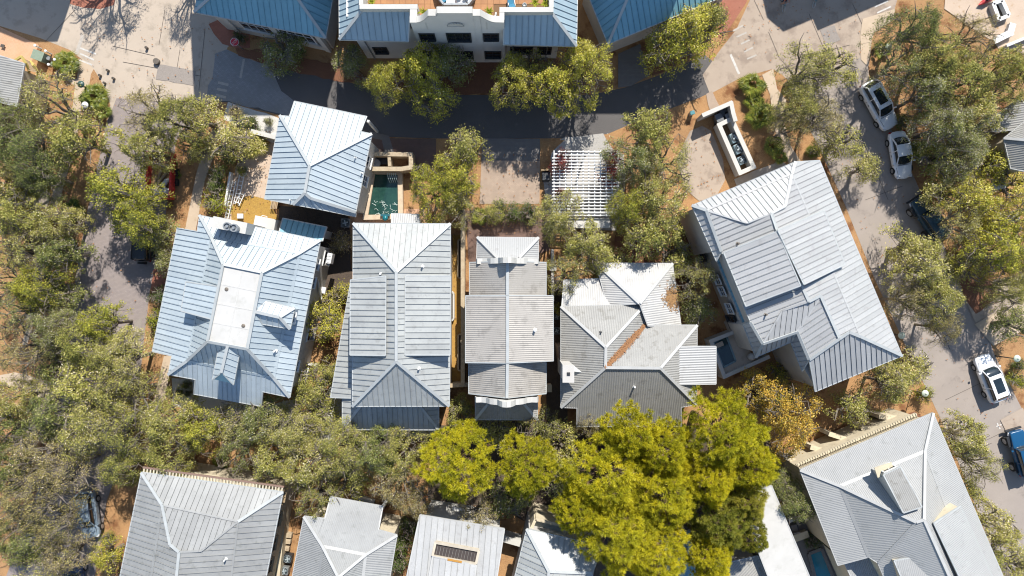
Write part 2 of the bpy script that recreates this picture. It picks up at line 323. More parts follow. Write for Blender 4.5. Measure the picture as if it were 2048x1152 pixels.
# driveways
sheet('driveway', [(744, 276), (872, 278), (872, 335), (828, 345), (822, 308), (744, 306)], PAV_BROWN)
sheet('driveway', [(738, 262), (778, 272), (790, 310), (770, 310), (764, 280), (738, 275)], PAV_SLATE)
sheet('driveway', [(964, 277), (1080, 278), (1080, 322), (963, 321)], PAV_SLATE)  # darker slate paints the building's shadow onto the pale drive
sheet('driveway', [(963, 321), (1080, 322), (1079, 408), (959, 408)], PAV_PALE)
sheet('gravel_drive', wob([(1086, 290), (1130, 276), (1160, 274), (1206, 268), (1226, 300), (1250, 310), (1245, 460), (1090, 460)], 16, 2, 13), GRAVEL)
sheet('mulch_bed', wob([(1082, 280), (1128, 280), (1104, 304), (1100, 340), (1082, 345)], 12, 2, 14), MULCH)
sheet('driveway', [(1404, 252), (1380, 262), (1366, 290), (1352, 320), (1372, 380), (1398, 402), (1432, 394), (1450, 360), (1446, 320), (1432, 284), (1422, 262)], CONC2)
sheet('path', [(1412, 188), (1424, 182), (1432, 200), (1444, 222), (1424, 232), (1416, 210)], PAV_PALE)
sheet('path', [(1524, 150), (1546, 138), (1554, 178), (1572, 200), (1566, 240), (1580, 290), (1606, 330), (1584, 340), (1565, 300), (1546, 250), (1540, 190)], PATH)
sheet('path', [(1725, 38), (1790, 18), (1786, 40), (1768, 52), (1748, 66), (1740, 90), (1732, 130), (1722, 120), (1720, 72)], PATH)
sheet('path', wob([(1500, 366), (1560, 338), (1572, 330), (1560, 318), (1548, 326), (1468, 358), (1478, 390)], 14, 1, 17), CONC)
sheet('garden_paving', [(920, 420), (1100, 430), (1100, 500), (940, 560), (934, 470)], PAV_BROWN)
sheet('courtyard', [(900, 470), (926, 470), (926, 775), (898, 775)], PAV_OCHRE)
sheet('courtyard', [(700, 418), (850, 418), (860, 460), (700, 460)], PAV_ORANGE)
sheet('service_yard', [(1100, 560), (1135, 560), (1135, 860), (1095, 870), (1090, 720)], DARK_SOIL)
sheet('mulch_bed', wob([(1240, 440), (1370, 440), (1390, 560), (1380, 640), (1220, 540)], 20, 4, 18), RED_SOIL)
sheet('mulch_bed', wob([(470, 95), (560, 105), (720, 140), (740, 160), (700, 168), (560, 138), (480, 112)], 14, 3, 19), RED_SOIL)
sheet('mulch_bed', wob([(900, 122), (1000, 122), (1110, 118), (1180, 150), (1180, 188), (930, 188), (780, 182), (740, 160)], 18, 3, 20), RED_SOIL)
sheet('driveway', [(1236, 108), (1280, 88), (1300, 150), (1262, 172), (1236, 176)], PAV_SLATE)
sheet('mulch_bed', wob([(1282, 96), (1340, 80), (1380, 110), (1340, 140), (1300, 150)], 12, 3, 21), RED_SOIL)
sheet('mulch_bed', wob([(1560, 912), (1830, 820), (1850, 835), (1610, 945)], 18, 3, 22), RED_SOIL)
sheet('pool_terrace', [(1570, 1040), (1640, 1020), (1710, 1152), (1730, 1260), (1620, 1260)], PAV_SLATE)
sheet('sandy_lot', wob([(1880, -40), (2060, -40), (2060, 110), (2000, 100), (1950, 60), (1890, 20)], 20, 5, 23), SAND)
sheet('path', wob([(1985, 690), (2048, 660), (2070, 600), (2010, 600), (1950, 650)], 14, 2, 24), PATH)
sheet('driveway', [(1925, 590), (1990, 560), (2060, 545), (2060, 600), (1990, 625), (1950, 645)], CONC2)
sheet('mulch_bed', wob([(1910, 520), (1960, 520), (2000, 590), (1950, 630), (1925, 590)], 14, 3, 25), RED_SOIL)
sheet('parking_patch', [(2000, 840), (2045, 815), (2060, 870), (2030, 900)], CONC2)
sheet('grass_bed', wob([(1000, 1000), (1100, 1000), (1120, 1100), (1060, 1260), (990, 1260)], 16, 4, 26), MULCH)
sheet('woodland_floor', wob([(860, 880), (1150, 870), (1360, 850), (1540, 880), (1560, 960), (1500, 1180), (1200, 1200), (1110, 1080), (1000, 1010), (860, 1000)], 24, 5, 31), DARK_SOIL)  # dark sheet added to darken the gaps beneath the pines
# road marks
SN = [0]
def stripe(a, b, w, m=PAINT, name='road_marking'):
    SN[0] += 1
    A = Vector(a); B = Vector(b); d = (B - A).normalized(); n = Vector((-d.y, d.x)) * w / 2
    sheet(name, [tuple(A + n), tuple(B + n), tuple(B - n), tuple(A - n)], m, .014 + .0004 * SN[0])
for a, b in (((160, 96), (192, 108)), ((160, 107), (188, 120)), ((157, 119), (187, 131))): stripe(a, b, 3.2)
stripe((166, 70), (153, 108), 7, PAINT_F)
stripe((1461, 109), (1478, 148), 4.5)
for a, b in (((1466, 62), (1486, 51)), ((1473, 74), (1493, 65)), ((1482, 88), (1499, 80)), ((1488, 104), (1506, 95)), ((1494, 118), (1513, 110))): stripe(a, b, 3.4, PAINT_F)
for a, b in (((1749, 14), (1776, 2)), ((1754, 26), (1782, 13)), ((1759, 37), (1786, 24))): stripe(a, b, 3)
stripe((488, 118), (481, 156), 4.5, PAINT_F)
stripe((436, 165), (457, 170), 5, PAINT_F); stripe((432, 190), (452, 195), 5, PAINT_F); stripe((434, 178), (454, 182), 5, PAINT_F)
stripe((1994, 846), (2000, 858), 2.5); stripe((1992, 853), (2003, 849), 2.5)
JOINT = mat('expansion_joint', (0.12, 0.10, 0.085), rough=1.0)
for a, b in (((1508, 0), (1527, 40)), ((1537, 64), (1558, 115)), ((1618, 28), (1652, 108)), ((1705, 8), (1732, 66)), ((225, 92), (310, 112)), ((246, 124), (400, 152)), ((305, 158), (300, 204))): stripe(a, b, 0.9, JOINT, 'pavement_joint')

for a, b in (((90, 84), (150, 20)), ((330, 20), (318, 90)), ((360, 100), (352, 150)), ((410, 60), (398, 180)), ((1580, 120), (1700, 90)), ((1500, 160), (1620, 118)), ((1640, 230), (1700, 205)), ((1730, 400), (1805, 372)), ((1790, 540), (1862, 508)), ((1850, 690), (1930, 655)), ((1890, 800), (1990, 752)), ((1930, 900), (2036, 850)), ((1712, 250), (1776, 400)), ((1800, 470), (1900, 700))): stripe(a, b, .8, JOINT, 'pavement_joint')
PATCH = mat('road_patch', (.30, .265, .235), (.25, .22, .195), 1.2, rough=.95, fine=(13, (.33, .29, .26)), bump=.3, bscale=24)
for pts, m_ in (([(318, 128), (392, 142), (386, 172), (312, 158)], PATCH), ([(1640, 60), (1668, 50), (1680, 80), (1652, 92)], PATCH), ([(1830, 560), (1862, 548), (1884, 600), (1850, 612)], PATCH), ([(270, 640), (284, 636), (280, 690), (264, 692)], PATCH)): sheet('road_patch', wob(pts, 12, 1.0, 40), m_, .026)
# ------------------------------------------------------------------ roofs
def clip(poly, a, b, c):
    """keep points with a*u+b*v<=c"""
    out = []
    for i in range(len(poly)):
        p = poly[i]; q = poly[(i + 1) % len(poly)]
        dp = a * p[0] + b * p[1] - c; dq = a * q[0] + b * q[1] - c
        if dp <= 0: out.append(p)
        if (dp < 0 < dq) or (dq < 0 < dp):
            t = dp / (dp - dq); out.append((p[0] + (q[0] - p[0]) * t, p[1] + (q[1] - p[1]) * t))
    return out
def area2(P): return 0.5 * sum(P[i][0] * P[(i + 1) % len(P)][1] - P[(i + 1) % len(P)][0] * P[i][1] for i in range(len(P)))

def plane_fit(P):
    A = np.array([[p.x, p.y, 1] for p in P]); z = np.array([p.z for p in P])
    sol, *_ = np.linalg.lstsq(A, z, rcond=None); return sol

ZREF = [None]; ROOFK = 0.74
class Roof:
    def __init__(s, house, verts, faces, m, under=UNDERLAY, cap=CAP, thick=0.2, relax=60):
        """verts: name -> (px,py,z); faces: list of (style, 'names')"""
        s.house = house; s.m = m; s.cap = cap
        if ZREF[0] is not None: verts = {k: (v[0], v[1], ZREF[0] + (v[2] - ZREF[0]) * ROOFK) for k, v in verts.items()}
        Z = {k: v[2] for k, v in verts.items()}; Z0 = dict(Z)
        F = [(st, n.split()) for st, n in faces]
        for it in range(relax):
            acc = {k: [] for k in verts}
            for st, n in F:
                P = [at(verts[k][0], verts[k][1], Z[k]) for k in n]; sol = plane_fit(P)
                for k, p in zip(n, P): acc[k].append(sol[0] * p.x + sol[1] * p.y + sol[2])
            for k in Z:
                if acc[k]: Z[k] = 0.92 * sum(acc[k]) / len(acc[k]) + 0.08 * Z0[k] if it < 30 else sum(acc[k]) / len(acc[k])
        s.P = {k: at(verts[k][0], verts[k][1], Z[k]) for k in verts}
        # the roof deck: one solid under every face
        mb = MB(); s.planes = []; s.info = []
        for st, n in F:
            P = [s.P[k] for k in n]; sol = plane_fit(P)
            Q = [Vector((p.x, p.y, sol[0] * p.x + sol[1] * p.y + sol[2])) for p in P]
            s.info.append((st, n, Q, sol))
            mb.prism([(q.x, q.y) for q in Q], [q.z - thick for q in Q], [q.z - 0.045 for q in Q])
        s.roof = mb.build('roof', under, house)
        for st, n, Q, sol in s.info: s.cover(Q, sol, st)
        s.edges(F)
    def cover(s, Q, sol, st):
        n = Vector((-sol[0], -sol[1], 1)).normalized()
        d = Vector((sol[0], sol[1], sol[0] ** 2 + sol[1] ** 2))           # uphill
        d = d.normalized() if d.length > 1e-4 else Vector((0, 1, 0))
        u = d.cross(n).normalized(); o = Q[0]
        P2 = [((q - o).dot(u), (q - o).dot(d)) for q in Q]
        if area2(P2) < 0: P2 = P2[::-1]
        m = s.m
        kind = st[0]; w = st[1] if len(st) > 1 else 0.47
        if len(st) > 2: m = st[2]
        L = lambda p, h: o + u * p[0] + d * p[1] + n * h
        lo = min(p[0] for p in P2); hi = max(p[0] for p in P2)
        if kind == 'flat':
            mb = MB(); k = len(P2)
            mb.add([L(p, 0) for p in P2] + [L(p, -0.03) for p in P2], [tuple(range(k)), tuple(range(2 * k - 1, k - 1, -1))] + [(i, k + i, k + (i + 1) % k, (i + 1) % k) for i in range(k)])
            mb.build('roof_membrane', m, s.roof); return
        if kind == 'corr':                               # corrugated sheet: fine ridges, one mesh
            mb = MB(); x = lo; up = 1
            while x < hi - 1e-4:
                x2 = min(x + w / 2, hi)
                c = clip(clip(P2, -1, 0, -x), 1, 0, x2)
                if len(c) >= 3 and abs(area2(c)) > 1e-4:
                    def hh(p): 
                        t = (p[0] - x) / (w / 2); return (t if up > 0 else 1 - t) * w * 0.16
                    mb.add([L(p, hh(p)) for p in c], [tuple(range(len(c)))])
                x = x2; up = -up
            mb.build('roof_sheet', m, s.roof, 'stuff'); return
        npan = max(1, round((hi - lo) / w)); w = (hi - lo) / npan
        for i in range(npan):
            a = lo + i * w; b = a + w
            c = clip(clip(P2, -1, 0, -(a + 0.036)), 1, 0, b - 0.008)
            if len(c) < 3 or abs(area2(c)) < 0.01: continue
            mb = MB(); k = len(c)
            lift = random.uniform(-0.004, 0.004)
            mb.add([L(p, lift) for p in c] + [L(p, -0.03) for p in c], [tuple(range(k)), tuple(range(2 * k - 1, k - 1, -1))] + [(j, k + j, k + (j + 1) % k, (j + 1) % k) for j in range(k)])
            r = clip(clip(P2, -1, 0, -(a + 0.006)), 1, 0, a + 0.032)
            if i > 0 and len(r) >= 3:
                k = len(r)
                mb.add([L(p, 0.062) for p in r] + [L(p, -0.04) for p in r], [tuple(range(k)), tuple(range(2 * k - 1, k - 1, -1))] + [(j, k + j, k + (j + 1) % k, (j + 1) % k) for j in range(k)])
            mb.build('roof_panel', m, s.roof)
    def edges(s, F):
        cnt = {}
        for fi, (st, n) in enumerate(F):
            for i in range(len(n)):
                cnt.setdefault(tuple(sorted((n[i], n[(i + 1) % len(n)]))), []).append(fi)
        gut = MB(); ng = 0
        for (a, b), fs in cnt.items():
            A = s.P[a]; B = s.P[b]
            if len(fs) == 2:
                sa, sb = s.info[fs[0]][3], s.info[fs[1]][3]
                n1 = Vector((-sa[0], -sa[1], 1)).normalized(); n2 = Vector((-sb[0], -sb[1], 1)).normalized()
                ang = n1.angle(n2)
                c2 = sum(s.info[fs[1]][2], Vector()) / len(s.info[fs[1]][2])
                below = c2.z < sa[0] * c2.x + sa[1] * c2.y + sa[2]
                up = (n1 + n2).normalized()
                if ang < 0.05: continue
                if below:
                    w, h = (0.24, 0.09) if ang > 0.36 else (0.16, 0.03)
                    lift = 0.06 if ang > 0.36 else 0.04
                else: w, h, lift = 0.26, 0.03, 0.035
                m = MB(); m.bar(A + up * lift, B + up * lift, w, h, up); m.build('ridge_cap' if below else 'valley_flashing', s.cap if ang > 0.36 else s.m, s.roof)
            elif len(fs) == 1:
                gut.bar(A - Vector((0, 0, 0.06)), B - Vector((0, 0, 0.06)), 0.10, 0.15); ng += 1
        if ng: gut.build('eave_trim', s.cap, s.roof)
    def pt(s, face, x, y):
        """world point on a face straight above map point"""
        sol = s.info[face][3]; return Vector((x, y, sol[0] * x + sol[1] * y + sol[2]))
    def on(s, face, px, py):
        """point of a face seen at photo pixel"""
        sol = s.info[face][3]; z = 7.0
        for _ in range(20):
            p = at(px, py, z); z = sol[0] * p.x + sol[1] * p.y + sol[2]
        return at(px, py, z)

def house(name, label, cat='house', base=(1024, 576), eave=None):
    ZREF[0] = eave
    b = at(base[0], base[1], 0); return thing(name, label, cat, (b.x, b.y, 0))

def walls(h, R, names, m, d=0.45, drop=0.2, z0=0.0, name='wall'):
    """prism of wall under an eave outline; top follows the eave heights"""
    P = [R.P[k] for k in names.split()]
    ar = sum(P[i].x * P[(i + 1) % len(P)].y - P[(i + 1) % len(P)].x * P[i].y for i in range(len(P)))
    if ar < 0: P = P[::-1]
    I = inset(P, d); zt = min(p.z for p in P) - drop
    mb = MB(); mb.prism([(p.x, p.y) for p in I], z0, [p.z - drop - 0.02 for p in P]); mb.build(name, m, h)
    return I

def window(h, a, b, t, w, z0, z1, frame=FRAME_W, name='window', glass=GLASS, mull=1, out=1.0):
    """framed window on the wall line a->b (world xy), centre at fraction t; outward normal is to the right of a->b"""
    a = Vector((a[0], a[1], 0)); b = Vector((b[0], b[1], 0)); d = (b - a).normalized(); n = Vector((d.y, -d.x, 0)) * out
    c = a + (b - a) * t; L = lambda s_, z, o: c + d * s_ + n * o + Vector((0, 0, z))
    f = MB(); e = 0.09
    up = n
    f.bar(L(-w / 2 - e / 2, z0 - e, 0.03), L(-w / 2 - e / 2, z1 + e, 0.03), 0.12, e, n); f.bar(L(w / 2 + e / 2, z0 - e, 0.03), L(w / 2 + e / 2, z1 + e, 0.03), 0.12, e, n)
    f.bar(L(-w / 2, z1 + e / 2, 0.03), L(w / 2, z1 + e / 2, 0.03), e, 0.12, n)
    f.bar(L(-w / 2 - e, z0 - e / 2, 0.07), L(w / 2 + e, z0 - e / 2, 0.07), e, 0.22, n)
    for k in range(mull):
        x = -w / 2 + w * (k + 1) / (mull + 1); f.bar(L(x, z0, 0.03), L(x, z1, 0.03), 0.06, 0.05, n)
    f.bar(L(-w / 2, (z0 + z1) / 2, 0.028), L(w / 2, (z0 + z1) / 2, 0.028), 0.05, 0.05, n)
    fo = f.build(name, frame, h)
    g = MB(); g.bar(L(-w / 2, (z0 + z1) / 2, 0.006), L(w / 2, (z0 + z1) / 2, 0.006), z1 - z0, 0.02, n)
    g.build('pane', glass, fo)
    return fo

def vent_pipe(h, p, hgt=0.42, r=0.075, m=FRAME_W):
    mb = MB(); mb.lathe((p.x, p.y, p.z - 0.15), [(r * 2.1, 0), (r * 2.0, 0.16), (r, 0.2), (r, hgt + 0.15), (r * 0.6, hgt + 0.15)], 10)
    mb.build('vent_pipe', m, h)

def body(h, pts, depth, m, d=0.12, name='dormer_wall'):
    """dormer cheeks: a prism below its roof outline"""
    ar = sum(pts[i].x * pts[(i + 1) % len(pts)].y - pts[(i + 1) % len(pts)].x * pts[i].y for i in range(len(pts)))
    if ar < 0: pts = pts[::-1]
    I = inset(pts, d); mb = MB(); mb.prism([(p.x, p.y) for p in I], [p.z - depth for p in pts], [p.z - 0.1 for p in pts]); mb.build(name, m, h)
SEAM = ('seam',); CORR = ('corr', 0.2)
# ================================================================== houses
# ---- white garage house by the alley
h = house('house', 'small house with bright white standing seam hip roof beside the alley and sand yard', base=(640, 330), eave=5.6)
R = Roof(h, dict(nw=(560, 231, 5.6), a=(579, 233, 5.6), b=(589, 202.5, 4.5), c=(733.5, 233, 4.5), d=(721, 263, 5.6), ne=(743.7, 268, 5.6), rn=(619.6, 331, 8.2), rs=(610, 386, 8.2), sw=(529.3, 397.6, 5.6), g1=(587, 409, 5.9), g2=(637, 418, 5.5), se=(711.5, 424, 5.6), s2=(621, 396, 7.4), p2=(711, 433, 5.0)),
    [(SEAM, 'nw a b c d ne rn'), (SEAM, 'nw rn rs g1 sw'), (SEAM, 'rn ne se s2 rs'), (SEAM, 'rs s2 g2 g1'), (SEAM, 's2 se p2 g2')], ROOF_BLUEWHITE)
W = walls(h, R, 'nw ne se g1 sw', STUCCO, 0.35)
A = at(744, 268, 5.6); B = at(711, 424, 5.6)
for t in (0.3, 0.55): window(h, (A.x - .35, A.y), (B.x - .35, B.y), t, 0.9, 2.6, 4.2, out=-1.0)
for px, py, f in ((582, 401, 1), (711, 316, 2), (724, 347, 2)): vent_pipe(h, R.on(f, px, py), 0.4, 0.05)
# posts of the porch on the alley side
mb = MB()
for px, py in ((589, 204), (731, 236)):
    p = at(px, py, 4.4); mb.box((p.x * .985, p.y * .985, 2.1), (0.22, 0.22, 4.2), -0.2)
mb.build('post', FRAME_W, h)

# ---- large blue white house with flat deck
h = house('house', 'large pale blue metal roofed house with flat white roof deck and three dormers', base=(490, 620), eave=6.0)
R = Roof(h, dict(A=(399.4, 430.7, 6.4), NE=(640.6, 480.5, 6.5), bNE=(598.6, 506.9, 7.5), bNW=(422.8, 473.7, 7.5), dNE=(523.4, 545, 10.2), dNW=(447.2, 529.4, 10.2), dSE=(494.1, 697.1, 10.2), dSW=(416, 682.5, 10.2),
    w1=(394.5, 463, 6.1), w2=(354.5, 456.1, 5.2), w3=(304.6, 703, 5.2), w4=(343.7, 711.8, 5.9), s0=(336.9, 748.9, 5.8), s1=(390.6, 758.7, 5.9), s2=(387.7, 788, 5.2), s3=(522.4, 812.4, 5.2), s4=(525.4, 783.1, 5.9), s5=(579.5, 794.5, 6.2), bSE=(546.8, 754.8, 7.4), bSW=(375, 721.6, 7.4)),
    [(SEAM, 'A NE bNE bNW'), (SEAM, 'bNW bNE dNE dNW'), (SEAM, 'A bNW bSW s0 w4 w3 w2 w1'), (SEAM, 'bNW dNW dSW bSW'), (('seam', .42), 'bSW bSE s5 s4 s3 s2 s1 s0'), (SEAM, 'bSW dSW dSE bSE'), (SEAM, 'dNE bNE bSE dSE'), (SEAM, 'bNE NE s5 bSE'), (('flat', 1, DECK_WHITE), 'dNW dNE dSE dSW')], ROOF_BLUEWHITE)
W = walls(h, R, 'A NE s5 s0 w1', STUCCO, 0.5)
E0 = at(640.6, 480.5, 6.5); E1 = at(579.5, 794.5, 6.2); off = Vector((-0.5, 0, 0))
for t, w, z0, z1 in ((0.15, 0.9, 4.0, 5.5), (0.27, 0.9, 4.0, 5.5), (0.82, 0.9, 4.0, 5.5), (0.1, 1.2, 0.9, 2.6), (0.62, 1.1, 0.9, 2.8), (0.9, 1.0, 0.8, 2.4)):
    window(h, E0 + off, E1 + off, t, w, z0, z1, out=-1.0)
def on(f, px, py, dz=0): 
    p = R.on(f, px, py); return Vector((p.x, p.y, p.z + dz))
jt = R.info[8][2]
for i in range(1, 4):
    m = MB(); m.bar(jt[0].lerp(jt[3], i / 4) + Vector((0, 0, .008)), jt[1].lerp(jt[2], i / 4) + Vector((0, 0, .008)), .10, .012); m.build('membrane_joint', mat('membrane_lap', (.60, .59, .56), (.52, .51, .48), 3, rough=.8), R.roof)
m = MB(); m.bar(jt[0].lerp(jt[1], .5) + Vector((0, 0, .007)), jt[3].lerp(jt[2], .5) + Vector((0, 0, .007)), .08, .01); m.build('membrane_joint', MATS['membrane_lap'], R.roof)
for u_, v_ in ((.2, .3), (.8, .72)):
    q_ = jt[0].lerp(jt[1], u_).lerp(jt[3].lerp(jt[2], u_), v_); m = MB(); m.lathe((q_.x, q_.y, q_.z), [(.16, 0), (.16, .03), (.09, .07), (.02, .08)], 12); m.build('roof_drain', IRON, R.roof)
# west shed dormer
D = Roof(h, dict(a=(436.5, 573, 10.15), b=(425, 639, 10.15), c=(362, 622, 8.3), d=(372, 563.6, 8.3)), [(SEAM, 'a b c d')], ROOF_BLUEWHITE)
body(h, [D.P[k] for k in 'abcd'], 1.9, ROOF_BLUEWHITE)
# east hipped dormer
D = Roof(h, dict(a=(509, 623, 10.15), v=(531.7, 602.2, 9.4), e=(589, 616, 9.35), q=(559.5, 634.5, 10.1), f=(580.3, 657.8, 9.35), w=(524.8, 648, 9.4)), [(SEAM, 'a q e v'), (SEAM, 'a w f q'), (SEAM, 'q f e')], ROOF_BLUEWHITE, relax=10)
body(h, [D.P[k] for k in 'vefw'], 1.9, ROOF_BLUEWHITE, 0.2)
A = D.P['e']; B = D.P['f']; window(h, A + Vector((-.2, 0, 0)), B + Vector((-.2, 0, 0)), .5, .8, 7.4, 8.2, out=-1)
# south gable dormer
D = Roof(h, dict(r0=(456, 691.5, 10.0), r1=(443.3, 745, 9.7), l0=(436, 703, 9.2), l1=(424.8, 759.6, 8.5), k0=(479, 706, 9.3), k1=(466.8, 769.4, 8.5)), [(SEAM, 'r0 r1 l1 l0'), (SEAM, 'r0 k0 k1 r1')], ROOF_BLUEWHITE, relax=20)
body(h, [D.P[k] for k in ('l0', 'l1', 'k1', 'k0')], 2.6, ROOF_BLUEWHITE, 0.25)
mb = MB(); g = [D.P['l1'], D.P['r1'], D.P['k1']]; nn = (D.P['r1'] - D.P['r0']); nn.z = 0; nn.normalize()
q = [p - nn * 0.18 for p in g]; mb.add([(p.x, p.y, p.z - .05) for p in q] + [(p.x + nn.x * .12, p.y + nn.y * .12, p.z - .05) for p in q], [(0, 1, 2), (5, 4, 3), (0, 3, 4, 1), (1, 4, 5, 2), (2, 5, 3, 0)]); mb.build('gable_wall', ROOF_SHADE_TEAL, h)
vent_pipe(h, on(6, 551, 702), 0.45, 0.09)
# twin flue chimney standing outside the north eave
mb = MB(); c0 = at(508, 447, 0); 
a1 = at(448, 446, 6.2); b1 = at(507, 458, 6.2); mid = (a1 + b1) / 2
mb.box((mid.x, mid.y - .1, 4.1), (2.9, 0.95, 8.2), -0.2); mb.build('chimney', STUCCO_W, h)
for k, (px, py) in enumerate(((453.5, 452.5), (467, 455.5))):
    p = at(px, py, 9.0); m = MB(); m.lathe((p.x, p.y, 8.1), [(0.24, 0), (0.24, 0.6), (0.34, 0.6), (0.34, 0.9), (0.25, 0.9), (0.25, 0.75), (0.12, 0.75), (0.12, 0.95), (0.02, 0.95)], 16); m.build('chimney_flue', STEEL, h, smooth=False)
p = at(531, 452, 3.6); mb = MB(); mb.box((p.x, p.y, 2.0), (1.9, 1.5, 4.0), -0.2); mb.build('bay_wall', STUCCO_W, h, bevel=0.03)
# louvred shutters, surfboard-like fixtures on the east wall
p = at(660.5, 517, 3.0); m = MB(); m.box((p.x, p.y, 2.9), (0.42, 0.95, 0.9), -0.2)
for k in range(3): m.box((p.x, p.y - .3 + .3 * k, 3.37), (0.34, 0.2, 0.05), -0.2)
m.build('shutter', FRAME_W, h)
# annex, teal of its shade put into the steel blue roof
h = house('annex', 'low annex with shade tinted steel blue seamed roof tucked behind the flat decked house', 'annex', (610, 455), eave=None)
R = Roof(h, dict(a=(565.4, 436.3, 3.3), b=(653.5, 454, 3.3), c=(645, 482, 3.7), d=(558, 464, 3.7)), [(('seam', .5), 'a b c d')], ROOF_SHADE_TEAL)
walls(h, R, 'a b c d', STUCCO, 0.3)

# ---- grey seam roof with two long shed dormers
h = house('house', 'long grey seam roofed house with two big shed dormers along its ridge', base=(800, 640), eave=7.0)
R = Roof(h, dict(nw=(706.8, 446.7, 7.0), ne=(900.6, 447.7, 7.0), rn=(792.8, 544, 10.0), rs=(792.7, 722.8, 10.0), sw=(704.9, 812.7, 7.0), se=(898.5, 812, 7.0)),
    [(('seam', .47), 'nw ne rn'), (SEAM, 'nw rn rs sw'), (SEAM, 'rn ne se rs'), (SEAM, 'sw rs se')], ROOF_LIGHT)
walls(h, R, 'nw ne se sw', STUCCO, 0.4)
Dw = Roof(h, dict(a=(771.7, 552, 9.6), b=(701, 560, 8.9), c=(700, 710, 8.9), d=(771, 711, 9.6)), [(SEAM, 'a b c d')], ROOF_LIGHT); body(h, [Dw.P[k] for k in 'abcd'], 2.2, STUCCO, .12)
De = Roof(h, dict(a=(810.8, 552, 9.6), b=(901, 552, 8.9), c=(900, 710, 8.9), d=(810, 710, 9.6)), [(SEAM, 'a b c d')], ROOF_LIGHT); body(h, [De.P[k] for k in 'abcd'], 2.2, STUCCO, .12)
for px, py, f in ((762, 548, 1), (845, 533, 2), (838, 737, 2)): vent_pipe(h, R.on(f, px, py), 0.4, 0.08)
Pw = Roof(h, dict(a=(722, 562, 4.6), b=(701, 566, 3.9), c=(661, 794.8, 3.5), d=(722, 797, 4.6)), [(SEAM, 'a b c d')], ROOF_LIGHT, relax=6)
Ps = Roof(h, dict(ow=(684.9, 859, 3.4), oe=(877.5, 859.6, 3.4), iw=(735, 795, 4.9), ie=(826, 795, 4.9), wn=(685, 797, 3.4), en=(877, 800, 3.4)), [(('seam', .44), 'ow oe ie iw'), (SEAM, 'ow iw wn'), (SEAM, 'oe en ie')], ROOF_LIGHT)
mb = MB()
for px in (690, 752, 812, 872): p = at(px, 852, 3.2); mb.box((p.x, p.y, 1.6), (.2, .2, 3.2))
for t in (0.1, 0.4, 0.7, 0.98): p = at(701, 566, 3.6).lerp(at(663, 792, 3.4), t); mb.box((p.x + .3, p.y, 1.6), (.18, .18, 3.2))
mb.build('porch_posts', FRAME_W, h)
p = at(779, 858, 0); mb = MB(); mb.box((p.x, at(779, 835, 0).y, 0.25), (9.2, 3.4, 0.5)); mb.build('porch_floor', STUCCO, h)
# small corrugated lean-to beside it
h = house('lean_to', 'small pale corrugated lean-to roof between the fountain pool and the grey seam house', 'lean-to', (812, 438), eave=None)
R = Roof(h, dict(a=(783, 427, 3.3), b=(838, 429, 3.3), c=(838, 455, 3.9), d=(783, 455, 3.9)), [(CORR, 'a b c d')], ROOF_PALE); walls(h, R, 'a b c d', STUCCO, .2)

# ---- narrow corrugated house with dutch parapets
h = house('house', 'narrow warm grey corrugated house with curved white parapets at both gable ends', base=(1016, 655), eave=6.4)
R = Roof(h, dict(n1=(939.3, 525, 6.4), n2=(1015, 522, 9.4), n3=(1092, 525, 6.4), m1=(939.3, 591, 6.4), m2=(1015, 591, 9.4), m3=(1092, 591, 6.4)), [(('corr', .17), 'n1 n2 m2 m1'), (('corr', .17), 'n2 n3 m3 m2')], ROOF_WARM, cap=CAP, relax=0)
walls(h, R, 'n1 n3 m3 m1', STUCCO, .3)
R2 = Roof(h, dict(n1=(931.4, 591.5, 8.0), n2=(1015, 591.5, 9.45), n3=(1106, 591.5, 8.0), m1=(931.2, 725, 8.0), m2=(1015, 726, 9.45), m3=(1106.5, 721.5, 8.0)), [(('corr', .17), 'n1 n2 m2 m1'), (('corr', .17), 'n2 n3 m3 m2')], ROOF_WARM, cap=CAP, relax=0)
walls(h, R2, 'n1 n3 m3 m1', STUCCO, .35)
R3 = Roof(h, dict(n1=(937.7, 726, 6.4), n2=(1015, 726, 9.4), n3=(1092, 726, 6.4), m1=(937.7, 787, 6.4), m2=(1014, 796, 9.3), m3=(1092, 787, 6.4)), [(('corr', .17), 'n1 n2 m2 m1'), (('corr', .17), 'n2 n3 m3 m2')], ROOF_WARM, cap=CAP, relax=0)
walls(h, R3, 'n1 n3 m3 m1', STUCCO, .3)
vent_pipe(h, R2.on(1, 1069, 660), .45, .1)
def parapet(xa, xb, y, t, zs, lean=0):
    """shaped dutch gable: curved outline from eave to crown"""
    A = at(xa, y, 6.6); B = at(xb, y, 6.6); A.y = B.y
    prof = [(0, .1), (.02, .55), (.1, .45), (.18, .75), (.24, 1.35), (.3, 1.6), (.36, 1.75), (.40, 2.4), (.44, 2.85), (.5, 3.0)]
    prof += [(1 - a, b) for a, b in prof[-2::-1]]
    mb = MB()
    for (u0, v0), (u1, v1) in zip(prof[:-1], prof[1:]):
        x0 = A.x + (B.x - A.x) * u0; x1 = A.x + (B.x - A.x) * u1
        mb.prism([(x0, A.y - t / 2), (x1, A.y - t / 2), (x1, A.y + t / 2), (x0, A.y + t / 2)], 3.0, [zs + v0, zs + v1, zs + v1, zs + v0])
        mb.bar((x0, A.y, zs + v0 + .03), (x1, A.y, zs + v1 + .03), t + .12, .08)
    return mb.build('parapet', STUCCO_W, h)
parapet(953, 1077, 523, .34, 6.55); parapet(951, 1076, 797, .34, 6.7)
